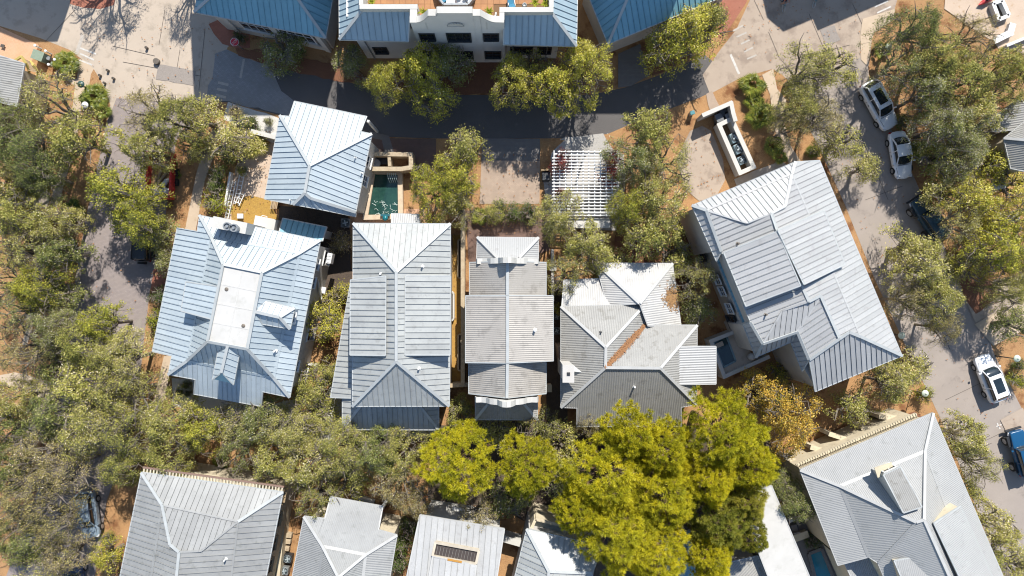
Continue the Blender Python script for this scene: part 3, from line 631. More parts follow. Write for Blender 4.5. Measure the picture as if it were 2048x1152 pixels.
P1 = Roof(h, dict(a=(954.9, 474.4, 5.0), b=(1076.7, 475.4, 5.0), c=(1076.7, 519, 5.0), d=(1038, 516, 7.0), e=(997, 517, 7.0), f=(953.5, 519, 5.0)), [(('corr', .18), 'a b d e'), (('corr', .18), 'b c d'), (('corr', .18), 'a e f')], ROOF_PALE, cap=CAP_W, relax=10); walls(h, P1, 'a b c f', STUCCO, .3)
P2 = Roof(h, dict(a=(951, 839, 4.2), b=(1074.8, 839.5, 4.2), c=(1075, 800, 4.2), d=(1048, 808, 5.7), e=(976, 808, 5.7), f=(951, 800, 4.2)), [(('corr', .18), 'a b d e'), (('corr', .18), 'b c d'), (('corr', .18), 'a e f')], ROOF_GREY, cap=CAP, relax=10)
mb = MB()
for px in (956, 996, 1032, 1070): p = at(px, 834, 4); mb.box((p.x, p.y, 2.0), (.2, .2, 4.0))
mb.build('porch_posts', FRAME_W, h)

# ---- rambling corrugated house with leaf filled valley
h = house('house', 'rambling grey corrugated house with crossing hips and rust coloured litter in one valley', base=(1250, 720), eave=5.2)
CG = ('corr', .2)
R = Roof(h, dict(nw=(1122, 613, 5.2), nm=(1289.8, 609, 5.3), a1=(1211.6, 694.2, 7.9), a2=(1210.8, 735, 8.0), v=(1289.5, 650, 5.3), ne=(1394, 650.5, 5.2), re=(1320.6, 736, 8.0), se=(1393, 808.7, 5.2), s1=(1362.6, 814, 5.1), s2=(1362.6, 852.7, 4.0), s3=(1153.9, 852.7, 4.0), s4=(1153.9, 815.7, 5.1), sw=(1122, 814.7, 5.1)),
    [(CG, 'nw nm a1'), (CG, 'nw a1 a2 sw'), (CG, 'a1 nm v a2'), (CG, 'a2 v ne re'), (CG, 're ne se'), (CG, 'a2 re se s1 s2 s3 s4 sw')], ROOF_GREY, cap=CAP_W)
walls(h, R, 'nw ne se s1 s4 sw', STUCCO, .35, .3)
V0 = R.P['v']; V1 = R.P['a2']
N2 = Roof(h, dict(nw=(1192, 526, 3.6), ne=(1345, 527, 3.6), ap=(1279.3, 607.2, 6.3), w1=(1215, 612, 4.4), e1=(1362, 652, 3.6), e2=(1296, 652, 5.6), k=(1322, 614, 5.1)), [(CG, 'nw ne ap'), (CG, 'nw ap w1'), (CG, 'ap ne e1 e2')], mat('roof_pale2', (0.42, 0.415, 0.40), (0.36, 0.355, 0.34), .6, rough=.5, stain=(1.2, (.30, .285, .27), .58)), cap=CAP_W, relax=10)
walls(h, N2, 'nw ne e1 w1', STUCCO, .3, .5)
N3 = Roof(h, dict(a=(1128, 560, 3.5), b=(1236, 556, 3.5), c=(1236, 612, 4.6), d=(1124, 612, 4.6)), [(CG, 'a b c d')], MATS['roof_pale2']); walls(h, N3, 'a b c d', STUCCO, .3)
B1 = Roof(h, dict(a=(1351.6, 693, 6.6), b=(1431.9, 693, 6.0), c=(1431.9, 768, 6.0), d=(1354.6, 769, 6.6)), [(('corr', .21), 'a b c d')], ROOF_PALE, cap=CAP_W); walls(h, B1, 'a b c d', STUCCO, .3)
# chimney
p = at(1137, 748, 9.6); mb = MB(); mb.box((p.x, p.y, 5.9), (.8, 1.25, 7.0)); mb.box((p.x, p.y, 9.45), (.95, 1.42, .16)); ch = mb.build('chimney', CREAM if False else STUCCO, h)
mb = MB(); mb.box((p.x, p.y, 9.55), (.26, .26, .10)); mb.build('flue', BLACK, ch)
mb = MB(); q = Vector((p.x, p.y, 0)); mb.add([(q.x + .4, q.y + .62, 6.9), (q.x + .4, q.y - .62, 6.9), (q.x + 1.3, q.y - .1, 7.75), (q.x + .4, q.y, 7.75)], [(0, 2, 3), (2, 1, 3), (0, 1, 2)]); mb.build('cricket', CAP_W, h)
a = at(1116, 690, 3); b = at(1119, 752, 3); mb = MB(); mb.prism([(a.x - .1, a.y), (a.x + .5, a.y), (b.x + .5, b.y), (b.x + .1, b.y)], 0, 4.6); mb.build('chimney_breast', mat('brown_stucco', (.30, .21, .15), (.24, .165, .12), 1, rough=.9), h)
vent_pipe(h, R.on(0, 1201, 665), .3, .07, BLACK); vent_pipe(h, R.on(5, 1268, 773), .5, .08)
# valley litter
NEEDLE = mat('dead_needles', (0.38, 0.17, 0.07), (0.27, 0.11, 0.05), 6, rough=1, fine=(30, (.48, .27, .13)))
def litter(a, b, w, n, name, label, seed=3, lift=.05, pw=1.0):
    r = random.Random(seed); mb = MB(); a = Vector(a); b = Vector(b); d = (b - a); u = d.normalized(); s_ = Vector((-u.y, u.x, 0))
    for i in range(n):
        t = r.random(); g = r.gauss(0, .4) * w * (0.35 + 0.9 * math.sin(PI * min(1, max(0, t))) ** pw)
        p = a + d * t + s_ * g + Vector((0, 0, lift + abs(g) * .78 + r.uniform(0, .05))); an = r.uniform(0, PI); l = r.uniform(.06, .16)
        e = Vector((math.cos(an) * l, math.sin(an) * l, r.uniform(-.02, .03))); k = Vector((-e.y, e.x, 0)).normalized() * .018
        mb.add([p - e - k, p + e - k, p + e + k, p - e + k], [(0, 1, 2, 3)])
    o = mb.build(name, NEEDLE, None, 'stuff'); o['label'] = label; o['category'] = 'leaf litter'; return o
litter(V1, V0, .26, 1700, 'needle_litter', 'rusty strip of dead pine needles lying in a corrugated roof valley', 3, .05)
q0 = N2.on(2, 1335, 565); q1 = N2.on(2, 1348, 640)
def scatter(face, cx, cy, rx, ry, n, seed, label):
    r = random.Random(seed); mb = MB()
    for i in range(n):
        x = cx + r.gauss(0, .42) * rx; y = cy + r.gauss(0, .42) * ry; p = N2.on(face, x, y) + Vector((0, 0, .06 + r.uniform(0, .05)))
        an = r.uniform(0, PI); l = r.uniform(.05, .13); e = Vector((math.cos(an) * l, math.sin(an) * l, r.uniform(-.02, .02))); k = Vector((-e.y, e.x, 0)).normalized() * .03
        mb.add([p - e - k, p + e - k, p + e + k, p - e + k], [(0, 1, 2, 3)])
    o = mb.build('leaf_litter', mat('orange_leaves', (.42, .25, .10), (.28, .15, .07), 5, rough=1), None, 'stuff'); o['label'] = label; o['category'] = 'leaf litter'
scatter(2, 1345, 596, 20, 26, 420, 5, 'orange fallen leaves scattered on the pale corrugated wing roof')

# ---- big white seam roofed house by the side street
h = house('house', 'big white seam roofed house standing angled along the tree shaded side street', base=(1580, 560), eave=6.8)
SW_ = ('seam', .45)
R = Roof(h, dict(a=(1384, 411, 6.4), b=(1590, 324, 6.5), c=(1413, 421, 7.7), d=(1583, 348, 7.7), k=(1570, 412, 10.3), f=(1542, 427, 10.4), e=(1494, 446, 9.6), g=(1554, 461, 10.4), r1=(1617, 603, 10.4), h=(1443, 503, 7.7), m3=(1501, 644, 7.7), m2=(1526, 687, 7.7), m1=(1565, 621, 9.2), s=(1640.5, 591, 9.8), t3=(1678.5, 677, 9.5), t=(1698, 664, 8.9), u=(1720, 673, 7.7), NE=(1639, 321, 6.6), SE=(1804, 711.5, 6.8), w0=(1433, 522, 6.4), w1=(1487, 650, 6.4), n=(1512, 714, 6.4), v=(1595, 663, 7.7), x=(1618.5, 719, 7.7), p=(1582, 684, 6.5), q=(1604.7, 742, 6.4), SW=(1630.5, 783, 6.7)),
    [(SW_, 'a b d c'), (SW_, 'c d k f e'), (SW_, 'c e f g r1 m1 m2 m3 h'), (SW_, 'd k f g r1 s t3 t u'), (SW_, 'd b NE SE u'), (SW_, 'a c h w0'), (SW_, 'm3 m2 n w1'), (SW_, 'm1 r1 s v m2'), (SW_, 's t3 x v'), (SW_, 'x t3 t u'), (SW_, 'x u SE SW'), (SW_, 'm2 v p n'), (SW_, 'v x q p')], ROOF_PALE, cap=CAP)
W = walls(h, R, 'a b NE SE SW q p n w1 m3 h w0', STUCCO, .3)
LS = Roof(h, dict(a=(1447, 501, 4.6), b=(1503, 645, 4.6), c=(1487, 651, 4.3), d=(1433, 521, 4.3)), [(SW_, 'a b c d')], ROOF_SHADE_TEAL, cap=CAP, relax=4); walls(h, LS, 'a b c d', STUCCO, .25)  # low strip of the white roof carries its teal shade as colour
A = at(1384, 411, 6.4); B = at(1512, 714, 6.4); dd = (B - A).normalized(); nn = Vector((dd.y, -dd.x, 0)); A2 = A - nn * .45 if (A - nn * .45).x > A.x else A + nn * .45; B2 = B + (A2 - A)
sgn = 1.0 if (A2 - A).x > 0 else -1.0
outn = -1.0 if Vector(((B2 - A2).normalized().y, -(B2 - A2).normalized().x, 0)).x > 0 else 1.0
for t, z0, z1, w in ((.12, 3.6, 4.9, .9), (.22, 3.6, 4.9, .9), (.50, 2.6, 3.8, .8), (.58, 2.6, 3.8, .8), (.70, 2.6, 3.8, .9), (.80, 1.2, 3.2, 1.2), (.3, .8, 2.4, 1.8)): window(h, A2, B2, t, w, z0, z1, FRAME_D if w > 1 else FRAME_W, out=outn)
D = Roof(h, dict(a=(1554.8, 462.7, 10.45), b=(1447.5, 505.4, 9.1), c=(1491.8, 612.7, 9.1), d=(1601.4, 571.5, 10.45)), [(('seam', .5), 'a b c d')], ROOF_PALE, cap=CAP); body(h, [D.P[k] for k in 'abcd'], 2.0, ROOF_PALE, .1)
D = Roof(h, dict(a=(1555.5, 460.5, 10.5), b=(1648, 421, 8.5), c=(1690, 529, 8.4), d=(1608, 569, 10.5)), [(SW_, 'a b c d')], ROOF_PALE, cap=CAP, relax=20); body(h, [D.P[k] for k in 'abcd'], 1.3, ROOF_PALE, .1)
for px, py, f in ((1475, 487, 2), (1531, 629, 2)): vent_pipe(h, R.on(f, px, py), .4, .07, IRON)
# porch with stair and railing at the south west corner
mb = MB(); P = [at(*q_, 0) for q_ in ((1560, 712), (1590, 704), (1618, 742), (1634, 772), (1610, 768), (1592, 760), (1600, 742), (1586, 722))]; mb.prism([(p.x, p.y) for p in P], 0, 1.5); mb.build('porch_floor', STUCCO, h)
mb = MB(); C = at(1555, 742, 0)
for i in range(9):
    t0 = math.radians(100 - i * 14); t1 = math.radians(100 - (i + 1) * 14); ro, ri = 1.75, 1.35
    mb.prism([(C.x + ro * math.cos(t0), C.y + ro * math.sin(t0)), (C.x + ro * math.cos(t1), C.y + ro * math.sin(t1)), (C.x + ri * math.cos(t1), C.y + ri * math.sin(t1)), (C.x + ri * math.cos(t0), C.y + ri * math.sin(t0))], 0, 1.9)
mb.build('curved_wall', STUCCO_W, h)
rail = MB(); a_ = at(1583, 716, 2.4); b_ = at(1616, 768, 2.4); rail.bar(a_, b_, .08, .06); rail.bar(a_ - Vector((0, 0, .8)), b_ - Vector((0, 0, .8)), .06, .06); ro = rail.build('railing', FRAME_D, h)
for i in range(17):
    m = MB(); q_ = a_.lerp(b_, (i + .5) / 17); m.bar(q_ - Vector((0, 0, .8)), q_, .035, .035); m.build('baluster', FRAME_D, ro)

# ---- bottom left grey seam house
h = house('house', 'grey seam roofed house with cream rafter tails at the lower edge near a blue car', base=(400, 1080), eave=6.4)
R = Roof(h, dict(NW=(283, 945, 6.4), NE=(566, 984, 6.4), bW=(325, 1010, 7.7), bE=(476, 1043, 7.7), rW=(341, 1089, 9.6), rM=(359, 1104, 9.7), rE=(402, 1102, 9.6), Ws=(222, 1240, 6.4), bWs=(290, 1240, 7.7), rS=(345, 1240, 9.7), Es=(515, 1240, 6.4), bEs=(452, 1240, 7.7)),
    [(SEAM, 'NW NE bE bW'), (SEAM, 'bW bE rE rM rW'), (SEAM, 'NW bW bWs Ws'), (SEAM, 'bW rW rM rS bWs'), (SEAM, 'NE Es bEs bE'), (SEAM, 'bE bEs rS rM rE')], ROOF_MID, cap=CAP)
walls(h, R, 'NW NE Es Ws', CREAM, .55)
A = R.P['NW']; B = R.P['NE']; dd = (B - A).normalized(); nn = Vector((-dd.y, dd.x, 0))
for i in range(44):
    q_ = A.lerp(B, (i + .5) / 44) + nn * .12; m = MB(); m.bar(q_ - Vector((0, 0, .14)) - nn * .3, q_ - Vector((0, 0, .14)) + nn * .22, .11, .14); m.build('rafter_tail', CREAM, h)
mb = MB(); mb.bar(A + nn * .42 - Vector((0, 0, .12)), B + nn * .42 - Vector((0, 0, .12)), .14, .14); mb.build('gutter', mat('brown_gutter', (.26, .17, .13), rough=.5), h)
a_ = R.P['NE'] - dd * .55; b_ = R.P['Es'] - dd * .55
for t in (.12, .3, .5, .68): window(h, a_, b_, t, 1.2, 3.6, 5.2, WOOD_P, out=-1)
vent_pipe(h, R.on(5, 452, 1118), .45, .07)

# ---- bottom corrugated house with north porch
h = house('house', 'pale grey corrugated hip roofed house with a square porch roof under the oaks', base=(680, 1100), eave=6.0)
CF = ('corr', .15)
R = Roof(h, dict(NW=(608, 1033, 6), n1=(649.5, 1037.5, 6), p1=(661, 994, 5), p2=(765.7, 1013, 5), n2=(757, 1060, 6), NE=(794, 1070.5, 6), bW=(646, 1093, 7.2), bE=(731, 1109.5, 7.2), r=(677, 1154, 9.2), Ws=(568, 1240, 6), Es=(765, 1240, 6), rS=(668, 1240, 9.2), bWs=(628, 1240, 7.2), bEs=(715, 1240, 7.2)),
    [(CF, 'NW n1 p1 p2 n2 NE bE bW'), (CF, 'bW bE r'), (CF, 'NW bW bWs Ws'), (CF, 'bW r rS bWs'), (CF, 'NE Es bEs bE'), (CF, 'bE bEs rS r')], ROOF_MID, cap=CAP_W)
walls(h, R, 'NW NE Es Ws', CREAM, .4)
mb = MB()
for px, py in ((664, 998), (762, 1016)): p = at(px, py, 4.8); mb.box((p.x, p.y - .2, 2.4), (.24, .24, 4.8), -.2)
mb.build('porch_posts', FRAME_W, h)

# ---- bottom low white house with sunken roof window
h = house('house', 'low white seamed roof house with a wood framed sunken skylight near the bottom', base=(900, 1100), eave=6.0)
R = Roof(h, dict(a=(839.6, 1030, 6.0), b=(1009, 1058, 6.0), c=(981, 1240, 8.0), d=(795, 1240, 8.0)), [(('seam', .52), 'a b c d')], ROOF_PALE, cap=CAP_W); walls(h, R, 'a b c d', STUCCO_W, .4)
q = [R.on(0, *k) for k in ((871.7, 1082.8), (958, 1099), (952, 1126), (865.5, 1110))]; fr = MB(); U = Vector((0, 0, .22))
for i in range(4): fr.bar(q[i] + U * .5, q[(i + 1) % 4] + U * .5, .2, .4)
fo = fr.build('skylight_frame', mat('pale_frame', (.56, .50, .40), (.48, .42, .33), 2, rough=.7), h)
for i in range(14):
    m = MB(); t = (i + .5) / 14; m.bar(q[0].lerp(q[1], t) + Vector((0, 0, .1)), q[3].lerp(q[2], t) + Vector((0, 0, .1)), .25, .05); m.build('slat', mat('dark_stained_wood', (.05, .036, .03), (.035, .026, .023), 4, rough=.6), fo)
m = MB(); m.bar(q[3].lerp(q[2], .35) + Vector((0, 0, .36)), q[3].lerp(q[2], .68) + Vector((0, 0, .36)), .16, .06); m.build('vent_grille', mat('orange_brass', (.5, .25, .05), rough=.5), fo)
SH = Roof(h, dict(a=(865, 1113, 7.2), b=(953, 1130, 7.2), c=(938, 1240, 8.6), d=(842, 1240, 8.6)), [(('seam', .52), 'a b c d')], ROOF_PALE, cap=CAP_W, relax=0); body(h, [SH.P[k] for k in 'abcd'], 1.0, STUCCO_W, .06)

# ---- house behind the pines
h = house('house', 'grey seam roofed house half hidden below the pines at the bottom', base=(1100, 1130), eave=6.0)
R = Roof(h, dict(a=(1053.5, 1058, 6), b=(1205, 1092, 6), c=(1185, 1146, 8.2), d=(1098, 1143, 8.2), e=(1092, 1240, 8.3), f=(1008, 1240, 6), g=(1180, 1240, 8.2)), [(SEAM, 'a b c d'), (SEAM, 'a d e f'), (SEAM, 'd c g e')], ROOF_LIGHT, cap=CAP); walls(h, R, 'a b g f', STUCCO, .3)
h = thing('terrace_wall', 'pale green rendered terrace parapet behind the half hidden bottom house', 'wall', at(1110, 1052, 0))
mb = MB(); P = [at(*k, 4.5) for k in ((1071, 1038), (1130, 1052), (1128, 1074), (1062, 1058))]
for i in range(4): mb.bar((P[i].x, P[i].y, 2.3), (P[(i + 1) % 4].x, P[(i + 1) % 4].y, 2.3), .25, 4.6)
mb.build('parapet', CREAM, h); mb = MB(); mb.prism([(p.x, p.y) for p in P], 0, 3.9); mb.build('terrace_floor', mat('pale_green_deck', (.42, .45, .40), (.36, .39, .35), 2), h)

# ---- flat white roof and its corrugated neighbour
h = house('house', 'long flat white membrane roof beside the blue pool under the pines', base=(1560, 1080), eave=None)
R = Roof(h, dict(a=(1508, 985, 5.5), b=(1543, 971, 5.5), c=(1645, 1215, 5.5), d=(1560, 1215, 5.5), e=(1500, 1060, 5.5)), [(('flat', 1, DECK_WHITE), 'a b c d e')], DECK_WHITE, cap=CAP_W); walls(h, R, 'a b c d e', STUCCO, .15)
R = Roof(h, dict(a=(1452, 1126, 4.6), b=(1516, 1112, 4.6), c=(1556, 1215, 4.6), d=(1460, 1235, 4.9)), [(CORR, 'a b c d')], ROOF_GREY, cap=CAP); walls(h, R, 'a b c d', STUCCO, .2)
R = Roof(h, dict(a=(1330, 1085, 4.8), b=(1380, 1060, 4.8), c=(1400, 1215, 5.6), d=(1340, 1225, 5.6)), [(CORR, 'a b c d')], ROOF_SHADE_TEAL, cap=CAP); walls(h, R, 'a b c d', STUCCO, .2)

# ---- bottom right corrugated house
h = house('house', 'large pale corrugated house with a tall lone dormer at the lower corner by the street', base=(1800, 1000), eave=6.4)
CH = ('corr', .15)
R = Roof(h, dict(a=(1600, 940, 6.4), b=(1866, 826, 6.4), c=(1680, 972, 7.6), d=(1849, 903, 7.6), e=(1832, 1044, 11), f=(1847, 1039.5, 11), gb=(1975, 1236, 7.6), ee=(2042, 1236, 6.4), rz=(1932, 1230, 11), h=(1737.6, 1114, 7.6), i=(1676, 1130.6, 6.4), j=(1756, 1126, 7.9), z=(1800, 1230, 7.6)),
    [(CH, 'a b d c'), (CH, 'c d f e'), (CH, 'd b ee gb'), (CH, 'd gb rz f'), (CH, 'a c h i'), (CH, 'c e j h'), (CH, 'e f rz z j')], ROOF_DULL, cap=CAP_W)
walls(h, R, 'a b ee z h i', CREAM, .5)
def dormer(P4, depth, wallm, m=ROOF_DULL):
    D = Roof(h, dict(zip('abcd', P4)), [(CH, 'a b c d')], m, cap=CAP, relax=8); body(h, [D.P[k] for k in 'abcd'], depth, wallm, .08); return D
D = dormer(((1767, 950, 10.3), (1801, 934, 10.3), (1844, 1014, 11.1), (1807, 1026, 11.1)), 2.6, STUCCO_W, ROOF_GREY)
fa = at(1752, 946, 8.6); fb = at(1786, 935, 8.6); mb = MB(); mb.bar(fa, fb, .9, .1); mb.build('dormer_sill', CREAM, h)
window(h, at(1766, 949, 9.2), at(1801, 933, 9.2), .5, 1.0, 8.1, 9.0, FRAME_W, out=-1)
dormer(((1868, 1047, 10.6), (1921, 1013, 9.2), (2002, 1190, 9.2), (1950, 1220, 10.6)), 1.8, CREAM)
dormer(((1788.5, 1122, 9.6), (1854, 1110, 9.6), (1900, 1210, 10.4), (1830, 1220, 10.4)), 2.6, CREAM)
R = Roof(h, dict(a=(1690, 1128, 5.0), b=(1741, 1114, 5.0), c=(1790, 1215, 5.3), d=(1738, 1232, 5.3)), [(CH, 'a b c d')], ROOF_DULL, cap=CAP_W); walls(h, R, 'a b c d', CREAM, .3)
# cream arbor along its north side
h = thing('arbor', 'cream timber arbor with short walls along the north side of the corner house', 'arbor', at(1700, 870, 0))
for a_, b_ in (((1567, 912), (1598, 926)), ((1620, 894), (1650, 903)), ((1657, 867), (1701, 882)), ((1722, 855), (1753, 861)), ((1757, 833), (1805, 838))):
    A = at(*a_, 2.4); B = at(*b_, 2.9); m = MB(); m.bar((A.x, A.y, 1.2), (B.x, B.y, 1.2), .32, 2.4); m.bar((A.x, A.y, 2.45), (B.x, B.y, 2.45), .42, .14); m.build('fin_wall', CREAM, h)
A = at(1592, 930, 4.6); B = at(1832, 828, 4.6); m = MB(); m.bar(A, B, .22, .26); m.bar(A + Vector((.2, -.75, .2)), B + Vector((.2, -.75, .2)), .16, .2); m.build('beam', CREAM, h)
for i in range(48):
    q_ = A.lerp(B, (i + .5) / 48); m = MB(); m.bar(q_ + Vector((-.05, .12, .14)), q_ + Vector((.32, -.78, .14)), .05, .08); m.build('slat', mat('weathered_slat', (.36, .33, .25), (.27, .245, .185), 3, rough=.9) if i % 12 else CREAM, h)
# ================================================================== buildings along the top
def box_windows(h, A, B, specs, frame=FRAME_D, out=-1.0):
    for t, w, z0, z1 in specs: window(h, A, B, t, w, z0, z1, frame, out=out)

h = house('building', 'building with shaded steel blue seamed roof above the red corner paving at the top', 'building', (540, 40), eave=5.0)
R = Roof(h, dict(sw=(389, 24, 5.0), se=(651, 76, 5.0), hw=(455, -36, 8.3), he=(575, -31, 8.3), ne=(690, -140, 5.0), nw=(420, -150, 5.0)), [(('seam', .52), 'sw se he hw'), (('seam', .52), 'sw hw nw'), (('seam', .52), 'se ne he'), (('seam', .52), 'hw he ne nw')], ROOF_SHADE_TEAL)
I = walls(h, R, 'sw se ne nw', STUCCO, .62, .25)
A = at(478, 62, 0); B = at(658, 101, 0)
for t, w in ((.30, 2.9), (.74, 3.0)): window(h, A, B, t, w, 1.5, 4.1, FRAME_W, mull=3, out=1.0)
mb = MB()
for t in (0.0, .52, 1.0): p = A.lerp(B, t); mb.box((p.x, p.y, 2.2), (.5, .35, 4.4), -.22)
mb.bar((A.x, A.y, .5), (B.x, B.y, .5), .18, 1.0); mb.build('pier', STUCCO_W, h)

h = thing('building', 'white building with curved gable parapet and tiled roof terrace at the top centre', 'building', at(920, 90, 0))
FY = 125
def F(px, py=FY, z=0): p = at(px, py, 0); return Vector((p.x, p.y, z))
xl, xr = F(735).x, F(1112).x; fy = F(0).y
# facade with a shaped top: (photo x on the ground line, height)
def gx(px, z): return (px - 1024) * (1 - z / H) / S
prof = [(gx(819.7, 10.1), 10.1), (gx(834, 10.1), 10.1)]
for i in range(9): t = i / 8; prof.append((gx(834 + 27 * t, 10.2), 10.15 + 1.35 * (1 - math.cos(t * PI / 2))))
prof += [(gx(862, 11.5), 11.5), (gx(874, 11.5), 11.5), (gx(874.6, 12), 12.0), (gx(945, 12), 12.0), (gx(945.5, 11.5), 11.5), (gx(960, 11.5), 11.5)]
for i in range(9): t = 1 - i / 8; prof.append((gx(992 - 31 * t, 10.2), 10.15 + 1.35 * (1 - math.cos(t * PI / 2))))
prof += [(gx(1008, 10.1), 10.1)]
mb = MB()
for (x0, z0), (x1, z1) in zip(prof[:-1], prof[1:]):
    if x1 - x0 > 1e-3: mb.prism([(x0, fy), (x1, fy), (x1, fy + .32), (x0, fy + .32)], 0, [z0, z1, z1, z0])
FACADE = mat('facade_stucco', (0.72, 0.70, 0.67), (0.66, 0.64, 0.61), .5, rough=.9, bump=.2, bscale=25)
mb.build('facade', FACADE, h)
cp = MB()
for (x0, z0), (x1, z1) in zip(prof[:-1], prof[1:]):
    if x1 - x0 > .02: cp.bar((x0, fy + .16, z0 + .04), (x1, fy + .16, z1 + .04), .52, .12)
cp.build('coping', STUCCO_W, h)
mb = MB(); x0 = gx(819.7, 10.1); x1 = gx(1008, 10.1)
mb.prism([(xl, fy + 1.05), (x0, fy + 1.05), (x0, fy + .33), (x1, fy + .33), (x1, fy + 1.05), (xr, fy + 1.05), (xr, fy + 12), (xl, fy + 12)], 0, 8.5)
mb.prism([(xl, fy + .4), (x0 - .003, fy + .4), (x0 - .003, fy + 1.04), (xl, fy + 1.04)], 0, 7.6); mb.prism([(x1 + .003, fy + .4), (xr, fy + .4), (xr, fy + 1.04), (x1 + .003, fy + 1.04)], 0, 7.6); mb.build('wall', FACADE, h)
# side roofs
ZREF[0] = None
def RR(verts, faces, relax=30): return Roof(h, verts, faces, ROOF_STEEL, relax=relax)
RR(dict(a=(679, 79, 7.8), b=(817, 82.5, 7.8), c=(819.7, 22.5, 9.5), d=(723, 22.5, 9.5), e=(678, -60, 7.8), g=(723, -60, 9.5)), [(('seam', .5), 'a b c d'), (('seam', .5), 'a d g e')])
RR(dict(a=(1007, 88.6, 7.6), b=(1152.7, 92, 7.6), c=(1105, 28, 9.5), d=(1008.4, 28, 9.5), e=(1156, -60, 7.6), g=(1106, -60, 9.5)), [(('seam', .5), 'a b c d'), (('seam', .5), 'b e g c')])
ZREF[0] = None
# parapet round the terrace
def pbar(p, q, w=.62, z0=8.4, z1=10.1):
    A = at(*p, z1); B = at(*q, z1); MB().bar((A.x, A.y, (z0 + z1) / 2), (B.x, B.y, (z0 + z1) / 2), w, z1 - z0).build('parapet', STUCCO_W, h)
pbar((719, 13), (835, 13), .38); pbar((827, 16), (827, 36), .58, z1=10.08); pbar((722, 10), (722, -60), .34, z1=10.08); pbar((1107, 19), (999, 19), .40, z1=10.09); pbar((1004, 23), (1004, 40), .38, z1=10.07); pbar((1103, 14), (1103, -60), .36, z1=10.06)
# terrace floor tiles
z = 8.56; fx0 = gx(735, z); fx1 = gx(1098, z); ty0 = (576 - 44) * (1 - z / H) / S - .1; ty1 = (576 + 30) * (1 - z / H) / S
fb = MB(); fb.prism([(x0 + .4, ty0), (x1 - .4, ty0), (x1 - .4, fy + 1.6), (fx1, fy + 1.6), (fx1, ty1), (fx0, ty1), (fx0, fy + 1.6), (x0 + .4, fy + 1.6)], z - .05, z - .005); fo = fb.build('terrace_floor', mat('tile_grout', (.20, .11, .05), rough=.9), h)
n = 0; x = fx0 + .05; tw = .52
while x + tw < fx1:
    y = ty0 + .02
    while y + tw < ty1 and n < 290:
        if not (x < x0 + .3 and y < fy + 1.7 or x1 - .9 < x and y < fy + 1.7):
            t_ = MB().box((x + tw / 2, y + tw / 2, z + .012), (tw - .02, tw - .02, .03)); t_.build('tile', TILE, fo); n += 1
        y += tw
    x += tw
A = Vector((xl, fy, 0)); 
for px, w, z0, z1, m_ in ((855, 1.15, 6.1, 7.5, 1), (918, 1.9, 5.9, 7.6, 2), (982, 1.15, 6.1, 7.5, 1), (925, 1.8, 1.5, 3.1, 2), (986, 1.3, 1.5, 3.1, 1), (850, 1.3, 1.5, 3.1, 1)):
    c = gx(px, (z0 + z1) / 2); window(h, (c - w, fy), (c + w, fy), .5, w, z0, z1, FRAME_D, mull=m_)
for px, w in ((761, 1.1), (1043, 1.9), (1089, 1.1)):
    c = gx(px, 2.4); window(h, (c - w, fy + .4), (c + w, fy + .4), .5, w, 1.6, 3.0, FRAME_D, mull=1)
# shell ornament
c = (gx(911, 9.6), fy - .03, 9.5); m = MB()
for i in range(9):
    t = PI * i / 8; m.bar((c[0], c[1], c[2] - .1), (c[0] + .62 * math.cos(t), c[1] - .06, c[2] + .1 + .42 * math.sin(t)), .17, .1, (0, 1, 0))
m.bar((c[0] - .7, c[1] - .03, c[2] - .12), (c[0] + .7, c[1] - .03, c[2] - .12), .16, .12); m.build('ornament', STUCCO_W, h)
# curved planters and downpipes
for px in (848, 975):
    c = at(px + (4 if px < 900 else -2), 30, 9.6); mb = MB(); pts = []
    for i in range(13):
        t = PI + PI * i / 12; pts.append((c.x + .78 * math.cos(t), c.y + .1 + .78 * math.sin(t)))
    for p, q in zip(pts[:-1], pts[1:]): mb.bar((p[0], p[1], 9.2), (q[0], q[1], 9.2), .14, 1.5)
    mb.build('planter_wall', STUCCO_W, h)
mb = MB()
for px in (1026, 1094, 737): q = gx(px, 3); mb.tube([(q, fy + .33, 7.4), (q, fy + .33, 0)], .06, 6)
mb.build('downpipe', STEEL, h)
# terrace furniture
SOFA = mat('outdoor_cushion', (.70, .70, .69), (.62, .62, .62), 3, rough=.9); SOFA_B = mat('blue_cushion', (.05, .22, .34), (.04, .17, .28), 3, rough=.9)
c = at(912, 2, 9.0)
t = thing('sofa', 'curved white outdoor sofa with grey rim on the tiled roof terrace', 'sofa', (c.x, c.y, 8.6))
m = MB(); rim = [(-1.75, 1.2), (-1.55, .35), (-1.0, -.35), (1.0, -.35), (1.55, .35), (1.75, 1.2)]
for p, q in zip(rim[:-1], rim[1:]): m.bar((p[0], p[1], .35), (q[0], q[1], .35), .16, .7)
m.build('back', STEEL, t, local=True)
for i, (p, q) in enumerate(zip(rim[:-1], rim[1:])):
    a_ = Vector((*p, .38)) * 0.83; b_ = Vector((*q, .38)) * .83; a_.z = b_.z = .38; a_.y += .22; b_.y += .22
    k = 1 if abs(p[1] - q[1]) > .1 else 2
    for j in range(k): MB().bar(a_.lerp(b_, (j + .04) / k), a_.lerp(b_, (j + .96) / k), .55, .24).build('cushion', SOFA_B if i == 1 else SOFA, t, local=True)
for x in (.2, .8): MB().box((x, .12, .58), (.42, .16, .3), .3).build('pillow', SOFA, t, local=True)
c = at(1023, 2, 8.9); t = thing('deck_chair', 'blue fabric deck chair on the tiled terrace beside a glass urn', 'chair', (c.x, c.y, 8.6))
MB().bar((-.05, -.3, .35), (-.1, .35, .4), .5, .05).build('seat', SOFA_B, t, local=True); MB().bar((-.05, -.3, .35), (.1, -.75, .8), .5, .05).build('backrest', SOFA_B, t, local=True)
m = MB()
